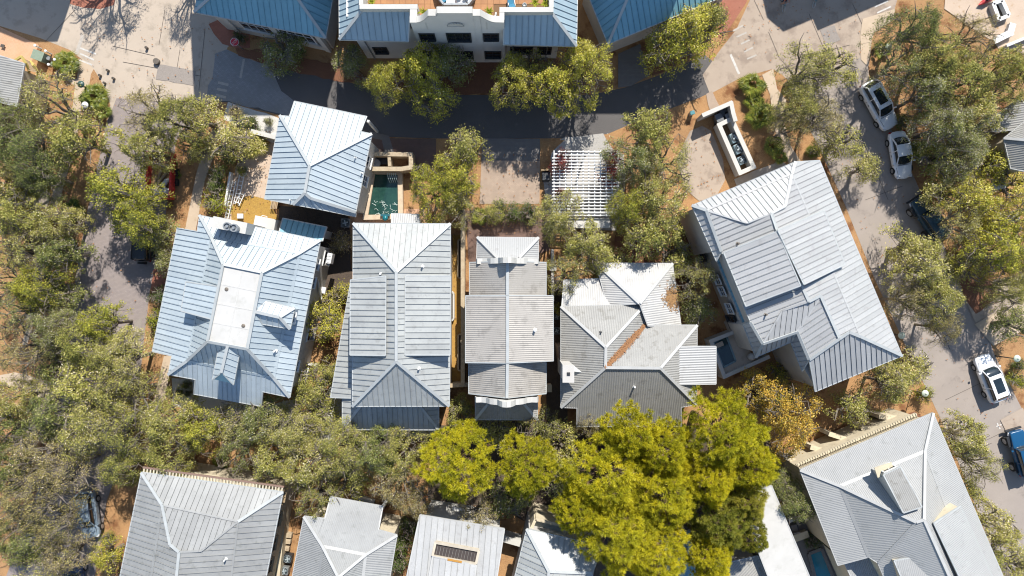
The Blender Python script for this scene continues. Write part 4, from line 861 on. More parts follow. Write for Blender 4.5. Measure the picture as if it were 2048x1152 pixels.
for x in (-.27, .27): m.bar((x - .05, -.4, 0), (x - .05, .3, .38), .04, .04); m.bar((x - .05, .3, 0), (x + .05, -.5, .6), .04, .04)
m.build('frame', FRAME_W, t, local=True)
c = at(1049, 11, 8.9); t = tag(MB().lathe((c.x, c.y, 8.6), [(.14, 0), (.2, .1), (.22, .3), (.12, .45), (.17, .5), (.12, .5), (.1, .42)], 14).build('urn', mat('grey_glass', (.35, .38, .38), rough=.2), smooth=True), 'round grey glass urn on the terrace by the planted box', 'urn')

h = house('building', 'building with shaded blue roof and garage doors at the top right of the alley', 'building', (1310, 20), eave=5.3)
R = Roof(h, dict(sw=(1216, 88, 5.3), se=(1470, -17, 5.3), hw=(1270, -38, 8.6), he=(1405, -94, 8.6), nw=(1160, -50, 5.3), nn=(1350, -160, 5.3)), [(('seam', .52), 'sw se he hw'), (('seam', .52), 'sw hw nw'), (('seam', .52), 'hw he nn nw')], ROOF_SHADE_TEAL)
walls(h, R, 'sw se nn nw', STUCCO, .6, .25)
a_ = at(1226, 92, 0); b_ = at(1455, -2, 0); d = (b_ - a_).normalized(); n_ = Vector((d.y, -d.x, 0))
for t0, t1 in ((.02, .20), (.32, .55), (.62, .85)):
    m = MB(); p = a_.lerp(b_, t0); q = a_.lerp(b_, t1); p.z = q.z = 1.3; m.bar(p, q, .12, 2.6); g = m.build('garage_door', mat('brown_door', (.10, .085, .075), (.075, .062, .055), 3, rough=.6), h)
    for k in range(4):
        for j in range(3):
            c = p.lerp(q, (k + .5) / 4) + n_ * .07; c.z = .5 + j * .8; MB().bar(c - d * .36, c + d * .36, .04, .6).build('door_panel', mat('brown_panel', (.16, .14, .125), rough=.6), g)
mb = MB()
for t_ in (0.0, .26, .58, .89): p = a_.lerp(b_, t_); mb.box((p.x, p.y, 2.3), (.75, .4, 4.6), math.atan2(d.y, d.x))
mb.build('pier', STUCCO_W, h)
# tall neighbours beyond the top edge whose shade reaches into the picture
def block(label, pts, z, wall=STUCCO):
    P = [(p[0], p[1]) for p in [at(x, y, 0) for x, y in pts]]; c = (sum(p[0] for p in P) / len(P), sum(p[1] for p in P) / len(P), 0)
    t = thing('building', label, 'building', c); MB().prism(P, 0, z).build('wall', wall, t)
    I = inset(P, -.3); MB().prism([(p.x, p.y) for p in I], z, z + .3).build('roof', ROOF_LIGHT, t)
    for i in range(len(P)):
        a_ = Vector((*P[i], 0)); b_ = Vector((*P[(i + 1) % len(P)], 0))
        ar = sum(P[k][0] * P[(k + 1) % len(P)][1] - P[(k + 1) % len(P)][0] * P[k][1] for k in range(len(P)))
        L_ = (b_ - a_).length; n = int(L_ / 3)
        for k in range(n):
            for zz in range(1, int(z), 3): window(t, a_, b_, (k + .5) / n, 1.1, zz, zz + 1.6, out=1.0 if ar > 0 else -1.0)
    return t
block('tall pale building just beyond the top edge behind the red cornered blue roof', [(480, -62), (732, -62), (722, -250), (470, -250)], 14.5)
block('tall pale building just beyond the top edge behind the garage doors', [(1192, -66), (1345, -66), (1420, -250), (1190, -250)], 14.5)
block('pale building beyond the top left corner shading the plaza', [(57, -143), (109, -122), (169, -123), (215, -260), (20, -260)], 10)
block('stepped pale building beyond the top right edge shading the cyclists', [(1560, -330), (1598, -168), (1626, -144), (1687, -170), (1697, -147), (1850, -212), (1830, -330)], 10)

# ---- corner house at the left edge
h = house('house', 'grey corrugated roofed house cut by the left edge beside the yellow arch', base=(0, 165), eave=None)
R = Roof(h, dict(a=(-90, 82, 4.6), b=(48.5, 127, 4.4), c=(33.5, 212.5, 4.4), d=(-105, 180, 4.6)), [(('corr', .2), 'a b c d')], ROOF_GREY, cap=CAP_W); walls(h, R, 'a b c d', CREAM, .5)
YEL = mat('yellow_paint', (.66, .52, .16), (.58, .45, .14), 3, rough=.6)
t = thing('arbor', 'pale yellow pointed arch arbor over the entry of the left corner house', 'arbor', at(62, 140, 0))
def arch(pts, name='arch'):
    m = MB()
    for p, q in zip(pts[:-1], pts[1:]): m.bar(at(*p), at(*q), .2, .16)
    m.build(name, YEL, t)
arch([(24, 125, 3.2), (43, 113, 3.9), (52, 127, 3.7), (58, 139, 3.3), (58, 150, 2.6), (54, 165, .0)]); arch([(60, 122, 3.2), (68, 131, 3.4), (74, 142, 3.1), (77, 152, 2.4), (74, 160, 0)])
for i in range(7):
    u = i / 6; p = at(47 + 10 * u, 118 + 22 * u, 3.75 - .4 * u); q = at(60 + 14 * u, 124 + 20 * u, 3.4 - .2 * u); MB().bar(p, q, .1, .06).build('slat', WOOD_P, t)
h = house('house', 'grey corrugated house with pale hip half hidden by oaks at the right edge', base=(2040, 280), eave=None)
R = Roof(h, dict(a=(2008, 277, 4.8), b=(2075, 222, 4.8), c=(2100, 285, 7.2), d=(2085, 350, 7.0), e=(2022, 337, 4.8)), [(CORR, 'a b c'), (CORR, 'a c d e')], ROOF_GREY, cap=CAP_W); walls(h, R, 'a b c d e', CREAM, .4)
R = Roof(h, dict(a=(1976, 240, 3.6), b=(2006, 222, 4.0), c=(2040, 195, 4.6), d=(2070, 235, 5.0), e=(2026, 260, 4.4), f=(1986, 263, 3.5)), [(CORR, 'a b c d e f')], ROOF_GREY, cap=CAP_W, relax=10); walls(h, R, 'a b c d e f', CREAM, .4)
for lab, pts, zz in (('small grey shed roof among oaks below the right edge house', ((1984, 360), (2007, 354), (2011, 375), (1988, 380)), 3.2), ('grey flat canopy roof beneath yellow green oaks near the right edge', ((1980, 433), (2035, 421), (2040, 443), (1990, 449)), 3.4), ('dark corrugated shed cut by the left edge above the red chair', ((-30, 385), (34, 391), (30, 405), (12, 412), (-30, 410)), 2.6)):
    t = thing('shed', lab, 'shed', at(*pts[0], 0)); R = Roof(t, {k: (*p, zz) for k, p in zip('abcde', pts)}, [(CORR, ' '.join('abcde'[:len(pts)]))], ROOF_PALE, cap=CAP_W); walls(t, R, ' '.join('abcde'[:len(pts)]), CREAM, .25)
def wall_run(label, pts, hgt, w, m, name='garden_wall', cap=None, cat='wall', closed=False):
    t = thing(name, label, cat, at(*pts[0], 0)); b = MB(); c = MB(); P = [at(*p, hgt) for p in pts]
    Q = list(zip(P[:-1], P[1:])) + ([(P[-1], P[0])] if closed else [])
    for i, (p, q) in enumerate(Q):
        d = (q - p).normalized() * (w / 2 - .003 * (i % 2)); b.bar((p.x - d.x, p.y - d.y, hgt / 2 - .002 * i), (q.x + d.x, q.y + d.y, hgt / 2 - .002 * i), w - .004 * (i % 2), hgt)
        c.bar((p.x - d.x, p.y - d.y, hgt + .04 + .003 * i), (q.x + d.x, q.y + d.y, hgt + .04 + .003 * i), w + .1 - .004 * (i % 2), .08)
    b.build('wall_body', m, t); c.build('coping', cap or m, t); return t
wall_run('white garden wall with returns among oaks near the right edge sheds', [(1995, 289), (1947, 305), (1951, 322), (1963, 352)], 1.6, .28, STUCCO_W)
wall_run('white low wall closing the white sand bed beside the garage house', [(505, 263), (548, 274)], 1.4, .3, STUCCO_W)
wall_run('long tan wall running between the grey seam house and the narrow house', [(925.5, 420), (925.5, 770)], 2.0, .26, TAN)
wall_run('tan cross wall ending the ochre paved side passage', [(902, 771), (945, 769)], 1.8, .26, TAN)
t = wall_run('thin white wall with square pier between two corrugated houses', [(1105, 500), (1105.5, 600)], 1.8, .14, STUCCO)
p = at(1106, 535, 1.9); MB().box((p.x, p.y, 1.0), (.5, .5, 2.0)).build('pier', STUCCO, t); MB().box((p.x, p.y, 2.05), (.6, .6, .1)).build('pier_cap', STUCCO_W, t)
p = at(1097, 776, 1.2); t = thing('step_block', 'small cream masonry block beside the narrow house wall', 'block', (p.x, p.y, 0)); MB().box((p.x, p.y, .7), (.5, .6, 1.4)).build('block_body', CREAM, t); MB().box((p.x, p.y, 1.43), (.6, .7, .06)).build('cap', CREAM, t)
def kerb_ring(label, x0, x1, y0, y1, m, r=6):
    t = thing('planter_kerb', label, 'planter', at((x0 + x1) / 2, (y0 + y1) / 2, 0)); pts = []
    for cx, cy, a0 in ((x1 - r, y1 - r, 0), (x0 + r, y1 - r, 90), (x0 + r, y0 + r, 180), (x1 - r, y0 + r, 270)):
        for k in range(5): a_ = math.radians(a0 + 22.5 * k); pts.append((cx + r * math.cos(a_), cy + r * math.sin(a_)))
    b = MB(); P = [at(*p) for p in pts]
    for p, q in zip(P, P[1:] + P[:1]): b.bar((p.x, p.y, .25), (q.x, q.y, .25), .16, .5)
    b.build('kerb', m, t); MB().prism([(p.x, p.y) for p in P], .05, .3).build('soil', DARK_SOIL, t)
kerb_ring('white rounded planter kerb against the grey seam house wall', 893, 908, 583, 641, STUCCO_W); kerb_ring('tan rounded planter kerb in the ochre passage lower end', 917, 924.5, 668, 740, TAN, 3.5); kerb_ring('tan narrow planter kerb in the ochre passage upper end', 917, 924, 480, 556, TAN, 3.5)

# ================================================================== courtyards and pools
t = thing('fountain_pool', 'narrow teal fountain pool with tan coping beside the white garage house', 'pool', at(775, 385, 0))
P = [at(*k) for k in ((748, 345), (802, 346), (803, 434), (733, 436))]
cp = MB()
for i, (a_, b_) in enumerate(zip(P, P[1:] + P[:1])): d = (b_ - a_).normalized() * .2; cp.bar((a_.x - d.x, a_.y - d.y, .3 - .003 * i), (b_.x + d.x, b_.y + d.y, .3 - .003 * i), .46, .6)
cp.build('coping', mat('travertine', (.62, .50, .36), (.52, .40, .28), 2, rough=.8, stain=(2.2, (.40, .29, .19), .6)), t)
MB().prism([(p.x, p.y) for p in P], .08, .36).build('water', WATER_TEAL, t)
m = MB(); r = random.Random(2)
for i in range(26):
    x = at(768 + r.uniform(-18, 28), 418 + r.uniform(-16, 14)); m.tube([(x.x, x.y, .36), (x.x + r.uniform(-.2, .2), x.y + r.uniform(-.2, .2), .40), (x.x + r.uniform(-.4, .4), x.y + r.uniform(-.3, .3), .37)], .025, 4)
for i in range(5):
    x = at(776 + i * 4, 347, 1.0); m.tube([(x.x, x.y, 1.3), (x.x + .05, x.y - .5, 1.15), (x.x + .1, x.y - .8, .4)], .03, 5)
m.build('water_jet', mat('foam', (.55, .66, .62), rough=.3), t)
t = wall_run('tan courtyard wall with two cells enclosing equipment above the fountain pool', [(744, 308), (822, 309), (822, 335), (803, 338), (742, 338)], 1.7, .3, TAN); b = MB(); a_ = at(778, 308, 1.7); c_ = at(779, 336, 1.7); b.bar((a_.x, a_.y - .17, .85), (c_.x, c_.y + .17, .85), .28, 1.69); b.build('wall_body', TAN, t)
p = at(760, 322, .8); t = thing('pump_tank', 'black pool equipment with grey dish top inside the tan wall cell', 'equipment', (p.x, p.y, 0)); MB().box((p.x + .2, p.y + .1, .35), (1.0, .8, .7)).build('housing', BLACK, t, bevel=.05); MB().lathe((p.x - .3, p.y - .25, .5), [(.1, 0), (.1, .35), (.36, .42), (.38, .46), (.2, .44)], 14).build('dish', STEEL, t)
p = at(770, 436, .9); t = thing('grill', 'teal kettle grill with side shelf between the fountain pool and the grey house', 'grill', (p.x, p.y, 0)); MB().lathe((p.x, p.y, .55), [(.08, 0), (.24, .1), (.28, .25), (.22, .4), (.05, .46)], 14).build('bowl', mat('teal_enamel', (.01, .16, .20), rough=.25), t, smooth=True); m = MB(); m.box((p.x, p.y + .28, .82), (.9, .22, .04))
for a_ in (0, 2.1, 4.2): m.tube([(p.x, p.y, .6), (p.x + .25 * math.cos(a_), p.y + .25 * math.sin(a_), 0)], .02, 5)
m.build('shelf', mat('teal_metal', (.02, .11, .14), rough=.4), t)
# air conditioner prototype
def ac_unit(px, py, rz, size, label, col=None, z=0.1):
    p = at(px, py, .8); t = thing('air_conditioner', label, 'air conditioner', (p.x, p.y, z), rz, 'outdoor air conditioners'); s = size
    dk = col or mat('ac_blue_grey', (.17, .25, .29), (.12, .19, .22), 5, rough=.5)
    MB().box((0, 0, .38 * s), (.82 * s, .82 * s, .76 * s)).build('cabinet', dk, t, local=True, bevel=.06 * s)
    m = MB()
    for k in range(3): rr = (.12 + .11 * k) * s; m.lathe((0, 0, .775 * s), [(rr, 0), (rr + .025 * s, .02), (rr + .05 * s, 0)], 20)
    for k in range(8): a_ = k * PI / 4; m.bar((.05 * s * math.cos(a_), .05 * s * math.sin(a_), .80 * s), (.38 * s * math.cos(a_), .38 * s * math.sin(a_), .80 * s), .012, .012)
    m.build('fan_grille', mat('ac_grille', (.16, .20, .22), rough=.4), t, local=True)
    m = MB()
    for k in range(4): a_ = k * PI / 2 + .3; m.bar((0, 0, .79 * s), (.26 * s * math.cos(a_), .26 * s * math.sin(a_), .785 * s), .11 * s, .01)
    m.lathe((0, 0, .77 * s), [(.07 * s, 0), (.07 * s, .05), (.03 * s, .06)], 12); m.build('fan', mat('ac_fan', (.42, .48, .50), rough=.4), t, local=True); return t
LG = mat('ac_light_grey', (.22, .23, .23), (.17, .18, .18), 5, rough=.5)
ac_unit(1470, 275, .42, 1.15, 'large blue grey air conditioner, topmost of three in the white enclosure'); ac_unit(1478, 297, .42, 1.15, 'blue grey air conditioner between two others in the white enclosure'); ac_unit(1484.5, 320, .42, .95, 'smaller air conditioner nearest the big white roof in the white enclosure')
ac_unit(691, 446, -.05, 1.05, 'pale cased air conditioner at the corner of the grey seam house', LG); ac_unit(575, 1118, -.15, .95, 'black air conditioner beside cream walls, upper of two by the bottom houses', BLACK); ac_unit(568, 1142, -.15, .95, 'dark grey air conditioner cut near the bottom edge, lower of two', LG)
ac_unit(1114, 662, 0, .8, 'small grey air conditioner in the dark gap between corrugated houses', LG); ac_unit(1114, 634, 0, .75, 'black air conditioner in the dark gap under leafy twigs', BLACK)
# equipment enclosure with bins
t = wall_run('white walled enclosure with slatted openings holding three air conditioners', [(1438, 250), (1463, 238), (1507, 334), (1480, 346)], 1.25, .3, STUCCO_W, 'enclosure', cat='enclosure', closed=True)
a_ = at(1438, 250, .62); b_ = at(1480, 346, .62); d = (b_ - a_).normalized(); n_ = Vector((d.y, -d.x, 0)); n_ = -n_ if n_.x > 0 else n_
for tt in (.36, .57, .77):
    c = a_.lerp(b_, tt) + n_ * .17; g = MB().bar(c - d * .38, c + d * .38, .04, 1.1).build('louvre', mat('sage_louvre', (.22, .24, .19), rough=.6), t)
    for k in range(6): q = c + n_ * .03 + Vector((0, 0, -.45 + .18 * k)); MB().bar(q - d * .36, q + d * .36, .05, .07).build('slat', mat('sage_slat', (.30, .32, .26), rough=.6), g)
MB().prism([(p.x, p.y) for p in [at(*k) for k in ((1440, 250), (1463, 239), (1506, 333), (1481, 344))]], .03, .06).build('floor', WOOD, t)
wall_run('white screen wall hiding three dark wheelie bins beside the alley driveway', [(1407, 230), (1462, 206), (1466, 226), (1470, 240)], 1.9, .28, STUCCO_W)
def bin_(px, py, rz, label, col):
    p = at(px, py, .6); t = thing('wheelie_bin', label, 'bin', (p.x, p.y, 0), rz, 'wheelie bins behind the white screen wall')
    m = MB(); m.add([(-.24, -.26, .05), (.24, -.26, .05), (.24, .26, .05), (-.24, .26, .05), (-.33, -.36, 1.0), (.33, -.36, 1.0), (.33, .36, 1.0), (-.33, .36, 1.0)], [(3, 2, 1, 0), (4, 5, 6, 7), (0, 1, 5, 4), (1, 2, 6, 5), (2, 3, 7, 6), (3, 0, 4, 7)]); m.build('bin_body', col, t, local=True, bevel=.03)
    MB().box((0, .02, 1.05), (.7, .78, .09)).build('lid', col, t, local=True, bevel=.03); MB().bar((-.28, -.42, 1.0), (.28, -.42, 1.0), .05, .05).build('handle', col, t, local=True)
    for x in (-.3, .3): MB().tube([(x - .03, -.32, .12), (x + .03, -.32, .12)], .12, 12).build('wheel', BLACK, t, local=True)
DG = mat('bin_dark_grey', (.06, .068, .075), (.045, .05, .055), 6, rough=.55); DG2 = mat('bin_mid_grey', (.16, .17, .18), (.12, .13, .14), 6, rough=.55)
bin_(1436, 238, .4, 'mid grey wheelie bin nearest the driveway behind the screen wall', DG2); bin_(1444, 225, .5, 'darkest wheelie bin deep in the shade of the screen wall', DG); bin_(1455, 233, .3, 'pale lidded wheelie bin in the screen wall corner', mat('bin_pale', (.27, .28, .29), (.22, .23, .24), 6, rough=.55))
p = at(1092, 353, .6); t = thing('crate_bin', 'black open box with timber rail beside the white pergola', 'box', (p.x, p.y, 0)); MB().box((p.x, p.y, .4), (.75, .8, .8)).build('box_body', BLACK, t, bevel=.04); MB().box((p.x, p.y - .1, .83), (.65, .55, .03)).build('lid', DG, t); MB().box((p.x, p.y + .55, .5), (.95, .1, 1.0)).build('rail', WOOD_P, t)
# raised dark pool
t = thing('raised_pool', 'dark raised pool inside a white walled terrace below the big white roof', 'pool', at(1455, 705, 0))
P = [at(*k, 1.5) for k in ((1421, 682), (1470, 663), (1484, 680), (1512, 716), (1535, 714), (1448, 753))]
b = MB()
for i, (a_, c_) in enumerate(zip(P, P[1:] + P[:1])):
    if i in (1, 2, 3): continue
    d = (c_ - a_).normalized() * .16; b.bar((a_.x - d.x, a_.y - d.y, .84 - .003 * i), (c_.x + d.x, c_.y + d.y, .84 - .003 * i), .34, 1.68)
b.build('pool_wall', STUCCO_W, t); MB().prism([(p.x, p.y) for p in P], 0, 1.2).build('terrace_floor', CONC, t)
MB().prism([(p.x, p.y) for p in [at(*k, 1.3) for k in ((1427, 684), (1453, 672), (1472, 722), (1447, 735))]], 1.0, 1.23).build('water', WATER_DARK, t)
m = MB()
for k in range(3): q_ = at(1430 + 1.5 * k, 688 + 3 * k, 1.2); m.box((q_.x + .25, q_.y - .05, 1.14 + .05 * (2 - k) - .02 * k), (1.0, .28, .14), .42)
m.build('pool_step', CONC, t); m = MB(); Q_ = [at(*k, 1.3) for k in ((1427, 684), (1453, 672), (1472, 722), (1447, 735))]
for a_, c_ in zip(Q_, Q_[1:] + Q_[:1]): m.bar((a_.x, a_.y, 1.22), (c_.x, c_.y, 1.22), .16, .09)
m.build('tile_line', mat('pool_tile', (.20, .30, .32), (.14, .22, .24), 9, rough=.3), t)
p = at(1503, 713, 1.6); tag(MB().lathe((p.x, p.y, 1.2), [(.1, 0), (.3, .15), (.36, .4), (.3, .64), (.1, .74)], 18).build('stone_ball', STUCCO_W, smooth=True), 'white stone ball on the raised pool terrace corner', 'ornament')
# blue pool at the bottom
t = thing('swimming_pool', 'blue swimming pool at the bottom edge between flat roof and corrugated house', 'pool', at(1640, 1125, 0))
P = [at(*k) for k in ((1616, 1106), (1641, 1096), (1690, 1215), (1650, 1235))]
MB().prism([(p.x, p.y) for p in P], .05, .20).build('water', WATER_BLUE, t); b = MB()
for i, (a_, c_) in enumerate(zip(P, P[1:] + P[:1])): b.bar((a_.x, a_.y, .12 - .003 * i), (c_.x, c_.y, .12 - .003 * i), .3, .24)
b.build('coping', PAV_SLATE, t)
def patio_chair(px, py, rz, label, col):
    p = at(px, py, .4); t = thing('patio_chair', label, 'chair', (p.x, p.y, .26), rz, 'patio chairs by the flat white roof')
    MB().box((0, 0, .38), (.6, .58, .14)).build('seat', col, t, local=True, bevel=.03); MB().box((0, .33, .62), (.6, .12, .55)).build('backrest', col, t, local=True, bevel=.03)
    for x in (-.33, .33): MB().box((x, 0, .5), (.07, .6, .06)).build('armrest', FRAME_D, t, local=True)
    for x in (-.3, .3):
        for y in (-.28, .33): MB().box((x, y, .16), (.05, .05, .32)).build('leg', FRAME_D, t, local=True)
patio_chair(1580, 1036, .4, 'white cushioned patio chair close to the flat white roof', SOFA); patio_chair(1596, 1037, 2.0, 'taupe cushioned patio chair under the oak by the corner house', mat('taupe', (.34, .30, .27), rough=.9)); patio_chair(1586, 1054, 3.4, 'dark framed patio chair nearest the blue pool', mat('taupe2', (.25, .23, .22), rough=.9))
p = at(1600, 1072, .6); t = thing('fire_table', 'cream stone box table between the patio chairs and blue pool', 'table', (p.x, p.y, .2)); MB().box((p.x, p.y, .45), (1.5, .6, .5), .35).build('table_body', CREAM, t, bevel=.04); MB().box((p.x, p.y, .73), (1.56, .66, .07), .35).build('table_top', CREAM, t)
# ---- white lattice pergola
t = thing('pergola', 'large white lattice pergola over the gravel drive with red creeper on it', 'pergola', at(1172, 376, 0))
zP = 2.9; PX0, PX1 = 1104, 1241
ys = [303, 310, 316, 322, 328.5, 334.5, 341, 347, 353, 359.5, 366, 372.5, 379, 385.5, 392, 398.5, 405, 411.5, 418, 424.5, 431]
for i, y in enumerate(ys):
    a_ = at(PX0 + (12 if i < 2 else 0), y, zP + .12); b_ = at(PX1 - (12 if i < 3 else 0), y, zP + .12); MB().bar(a_, b_, .10, .09).build('slat', FRAME_W, t)
for i in range(12):
    x = 1108 + i * 11.6; a_ = at(x, 301, zP); b_ = at(x, 434, zP); MB().bar(a_, b_, .085, .15).build('rafter', FRAME_W, t)
for x in (1110, 1172, 1236):
    for y in (308, 428): p = at(x, y, zP); MB().box((p.x, p.y, zP / 2 - .05), (.16, .16, zP - .1)).build('post', FRAME_W, t)
for y in (308, 428): MB().bar(at(1106, y, zP - .14), at(1240, y, zP - .14), .12, .14).build('beam', FRAME_W, t)
t = thing('garden_shed', 'small shed with flat white roof directly below the white pergola', 'shed', at(1183, 446, 0)); P = [at(*k, 2.6) for k in ((1142, 437), (1220, 437), (1220, 456), (1142, 456))]; MB().prism([(p.x, p.y) for p in P], 2.5, 2.65).build('roof', DECK_WHITE, t); MB().prism([(p.x, p.y) for p in inset(P, .2)], 0, 2.5).build('wall', STUCCO, t); window(t, P[2] + Vector((0, .2, 0)), P[3] + Vector((0, .2, 0)), .5, .8, 1.0, 2.0, out=1)
# ================================================================== street things
LAMPG = mat('lamp_shade_green', (.60, .68, .56), (.54, .62, .50), 3, rough=.4); LAMPD = mat('lamp_shade_dark', (.03, .075, .065), rough=.4); POLE = mat('lamp_pole', (.025, .03, .03), rough=.4)
def lamp(px, py, label, m=LAMPG, z=2.5, lean=(0.25, 0.1), r=.33):
    p = at(px, py, z); bx, by = p.x - lean[0], p.y - lean[1]
    t = thing('street_lamp', label, 'street lamp', (bx, by, 0), 0, 'street lamps with round disc shades')
    MB().tube([(bx, by, 0), (bx, by, z - .35), (bx + lean[0] * .5, by + lean[1] * .5, z - .05), (p.x, p.y, z + .02)], [.06, .045, .035, .03], 8).build('pole', POLE, t)
    MB().lathe((p.x, p.y, z - .12), [(.10, 0), (r * .8, .02), (r, .06), (r * .95, .1), (r * .5, .19), (.06, .23), (.05, .3), (.01, .31)], 20).build('shade', m, t, smooth=True)
    MB().lathe((p.x, p.y, z - .2), [(.03, 0), (.08, .03), (.08, .1)], 10).build('bulb', FRAME_W, t)
lamp(1778, 93, 'street lamp with pale disc beside mulch at the cross street mouth', z=2.0, lean=(.5, -.4)); lamp(1804, 671, 'street lamp with pale green disc by the big white roof edge', lean=(.5, -.1)); lamp(2035, 717, 'street lamp with pale green disc behind the white crossover', lean=(.3, 0)); lamp(1851, 787, 'street lamp with white disc above the hedge at the corner house', lean=(-.2, .1)); lamp(38, 862, 'street lamp with pale grey disc under the left edge oaks', lean=(.8, -.2), z=3); lamp(161, 168, 'street lamp with dark green disc over the path by the utility boxes', LAMPD, lean=(.6, -.2)); lamp(169, 210, 'street lamp with white disc half under the fan palms', FRAME_W, lean=(-.1, 0), z=2.2)
p = at(281, 703, 3.2); tag(MB().lathe((p.x, p.y, p.z - .2), [(.03, 0), (.13, .06), (.17, .17), (.13, .29), (.03, .35)], 14).build('ball', mat('lime', (.45, .75, .02), rough=.5), smooth=True), 'bright lime ball caught on a bare branch by the flat decked house', 'ball')
# stop sign
p = at(469, 84, 2.2); d = Vector((-p.x, -p.y, 0)).normalized(); t = thing('stop_sign', 'red stop sign seen from above on the shaded corner paving', 'sign', (p.x, p.y, 0))
tan_ = Vector((-d.y, d.x, 0)); nrm = (d * .80 + Vector((0, 0, .6))).normalized(); upv = nrm.cross(tan_).normalized()
if upv.z < 0: upv = -upv
right = upv.cross(nrm).normalized()
def plate(r, off, m, name):
    vs = [Vector((p.x, p.y, 2.2)) + (right * math.cos(math.radians(22.5 + 45 * k)) + upv * math.sin(math.radians(22.5 + 45 * k))) * r + nrm * off for k in range(8)]
    bk = [v - nrm * .02 for v in vs]; obj(name, vs + bk, [tuple(range(8)), tuple(range(15, 7, -1))] + [(k, 8 + k, 8 + (k + 1) % 8, (k + 1) % 8) for k in range(8)], m, t)
plate(.40, 0, FRAME_W, 'border'); plate(.36, .012, mat('sign_red', (.62, .025, .06), rough=.4), 'plate')
cu = bpy.data.curves.new('lettering', 'FONT'); cu.body = 'STOP'; cu.size = .30; cu.align_x = 'CENTER'; cu.align_y = 'CENTER'; cu.extrude = .004
tmp = bpy.data.objects.new('tmp', cu); COL.objects.link(tmp); me_ = bpy.data.meshes.new_from_object(tmp.evaluated_get(bpy.context.evaluated_depsgraph_get())); bpy.data.objects.remove(tmp); me_.materials.clear()
lo = link('lettering', me_, FRAME_W, t); lo.matrix_local = Matrix.Translation(Vector((0, 0, 2.2)) + nrm * .022) @ Matrix((right, upv, nrm)).transposed().to_4x4()
MB().tube([(p.x - nrm.x * .05, p.y - nrm.y * .05, 0), (p.x - nrm.x * .05, p.y - nrm.y * .05, 2.3)], .035, 8).build('pole', STEEL, t)
# manhole covers
def cover(px, py, r, label):
    p = at(px, py); o = MB().lathe((p.x, p.y, .02), [(r, 0), (r, .30), (r * .86, .305), (r * .85, .295), (.01, .297)], 20)
    t = thing('manhole_cover', label, 'manhole cover', (p.x, p.y, 0), 0, 'iron covers in the junction'); o.build('cover', IRON, t)
    m = MB()
    for k in range(5): y = (k - 2) * r * .3; w = math.sqrt(max(.01, (r * .8) ** 2 - y * y)); m.bar((p.x - w, p.y + y, .325), (p.x + w, p.y + y, .325), r * .1, .012)
    m.build('rib', IRON, t)
cover(315, 124, .29, 'largest round manhole cover in the pale junction'); cover(295, 97, .13, 'small cover above the large manhole'); cover(217.5, 142, .12, 'small cover nearest the crosswalk, upper of the cluster'); cover(202, 152, .12, 'small cover at the mulch tip'); cover(229, 158, .12, 'small cover right of the cluster'); cover(211, 167, .11, 'faint small cover lowest of the cluster')
# utility boxes
p = at(78, 112, .8); t = thing('utility_box', 'large pale green utility box in the plaza planting bed', 'utility box', (p.x, p.y, 0)); MB().box((p.x, p.y, .5), (1.05, .85, 1.0), -.35).build('cabinet', GREENBOX, t, bevel=.03); MB().box((p.x, p.y, 1.02), (1.1, .9, .05), -.35).build('lid', GREENBOX, t, bevel=.015); MB().box((p.x + .72, p.y - .12, .3), (.34, .34, .6), -.35).build('meter', STEEL, t)
p = at(107, 128, .4); t = thing('utility_box', 'small green utility box beside the sago clump', 'utility box', (p.x, p.y, 0)); MB().box((p.x, p.y, .25), (.34, .3, .5), -.3).build('cabinet', GREENBOX, t, bevel=.02); MB().box((p.x, p.y, .52), (.37, .33, .04), -.3).build('lid', GREENBOX, t)
def bollard(px, py, label, z=.9):
    p = at(px, py, z); t = thing('vent_post', label, 'post', (p.x, p.y, 0), 0, 'short white posts near the utility boxes'); MB().tube([(p.x, p.y, 0), (p.x, p.y, z)], .06, 8).build('post', FRAME_W, t); MB().lathe((p.x, p.y, z - .05), [(.07, 0), (.13, .02), (.13, .09), (.04, .13)], 12).build('cap', FRAME_W, t)
bollard(109, 119, 'white capped post with round top by the sago clump'); bollard(97, 129, 'white capped post below the utility box'); bollard(91, 102, 'white post at the top of the planting bed'); bollard(70, 91, 'white post at the plaza edge')
p = at(1384, 226, .7); t = thing('mailbox', 'small teal topped service pedestal in mulch near the screen wall', 'pedestal', (p.x, p.y, 0)); MB().box((p.x, p.y, .4), (.34, .3, .8), .3).build('post', STEEL, t); MB().box((p.x, p.y, .84), (.44, .36, .1), .3).build('cap', mat('teal_paint', (.05, .22, .25), rough=.5), t, bevel=.02)
p = at(1320, 283, .5); t = thing('vent_post', 'lone white mushroom post in mulch beside the gravel drive', 'post', (p.x, p.y, 0)); MB().tube([(p.x, p.y, 0), (p.x, p.y, .7)], .05, 8).build('post', FRAME_W, t); MB().lathe((p.x, p.y, .62), [(.06, 0), (.14, .03), (.1, .12), (.02, .15)], 12).build('cap', FRAME_W, t)
p = at(8, 93, .02); t = thing('drain_grate', 'small square iron drain grate in the orange plaza paving', 'drain', (p.x, p.y, 0)); MB().box((p.x, p.y, .2), (.36, .3, .08), -.3).build('frame', IRON, t)
for k in range(4): MB().box((p.x - .12 + .08 * k, p.y, .245), (.03, .24, .02), -.3).build('bar', BLACK, t)
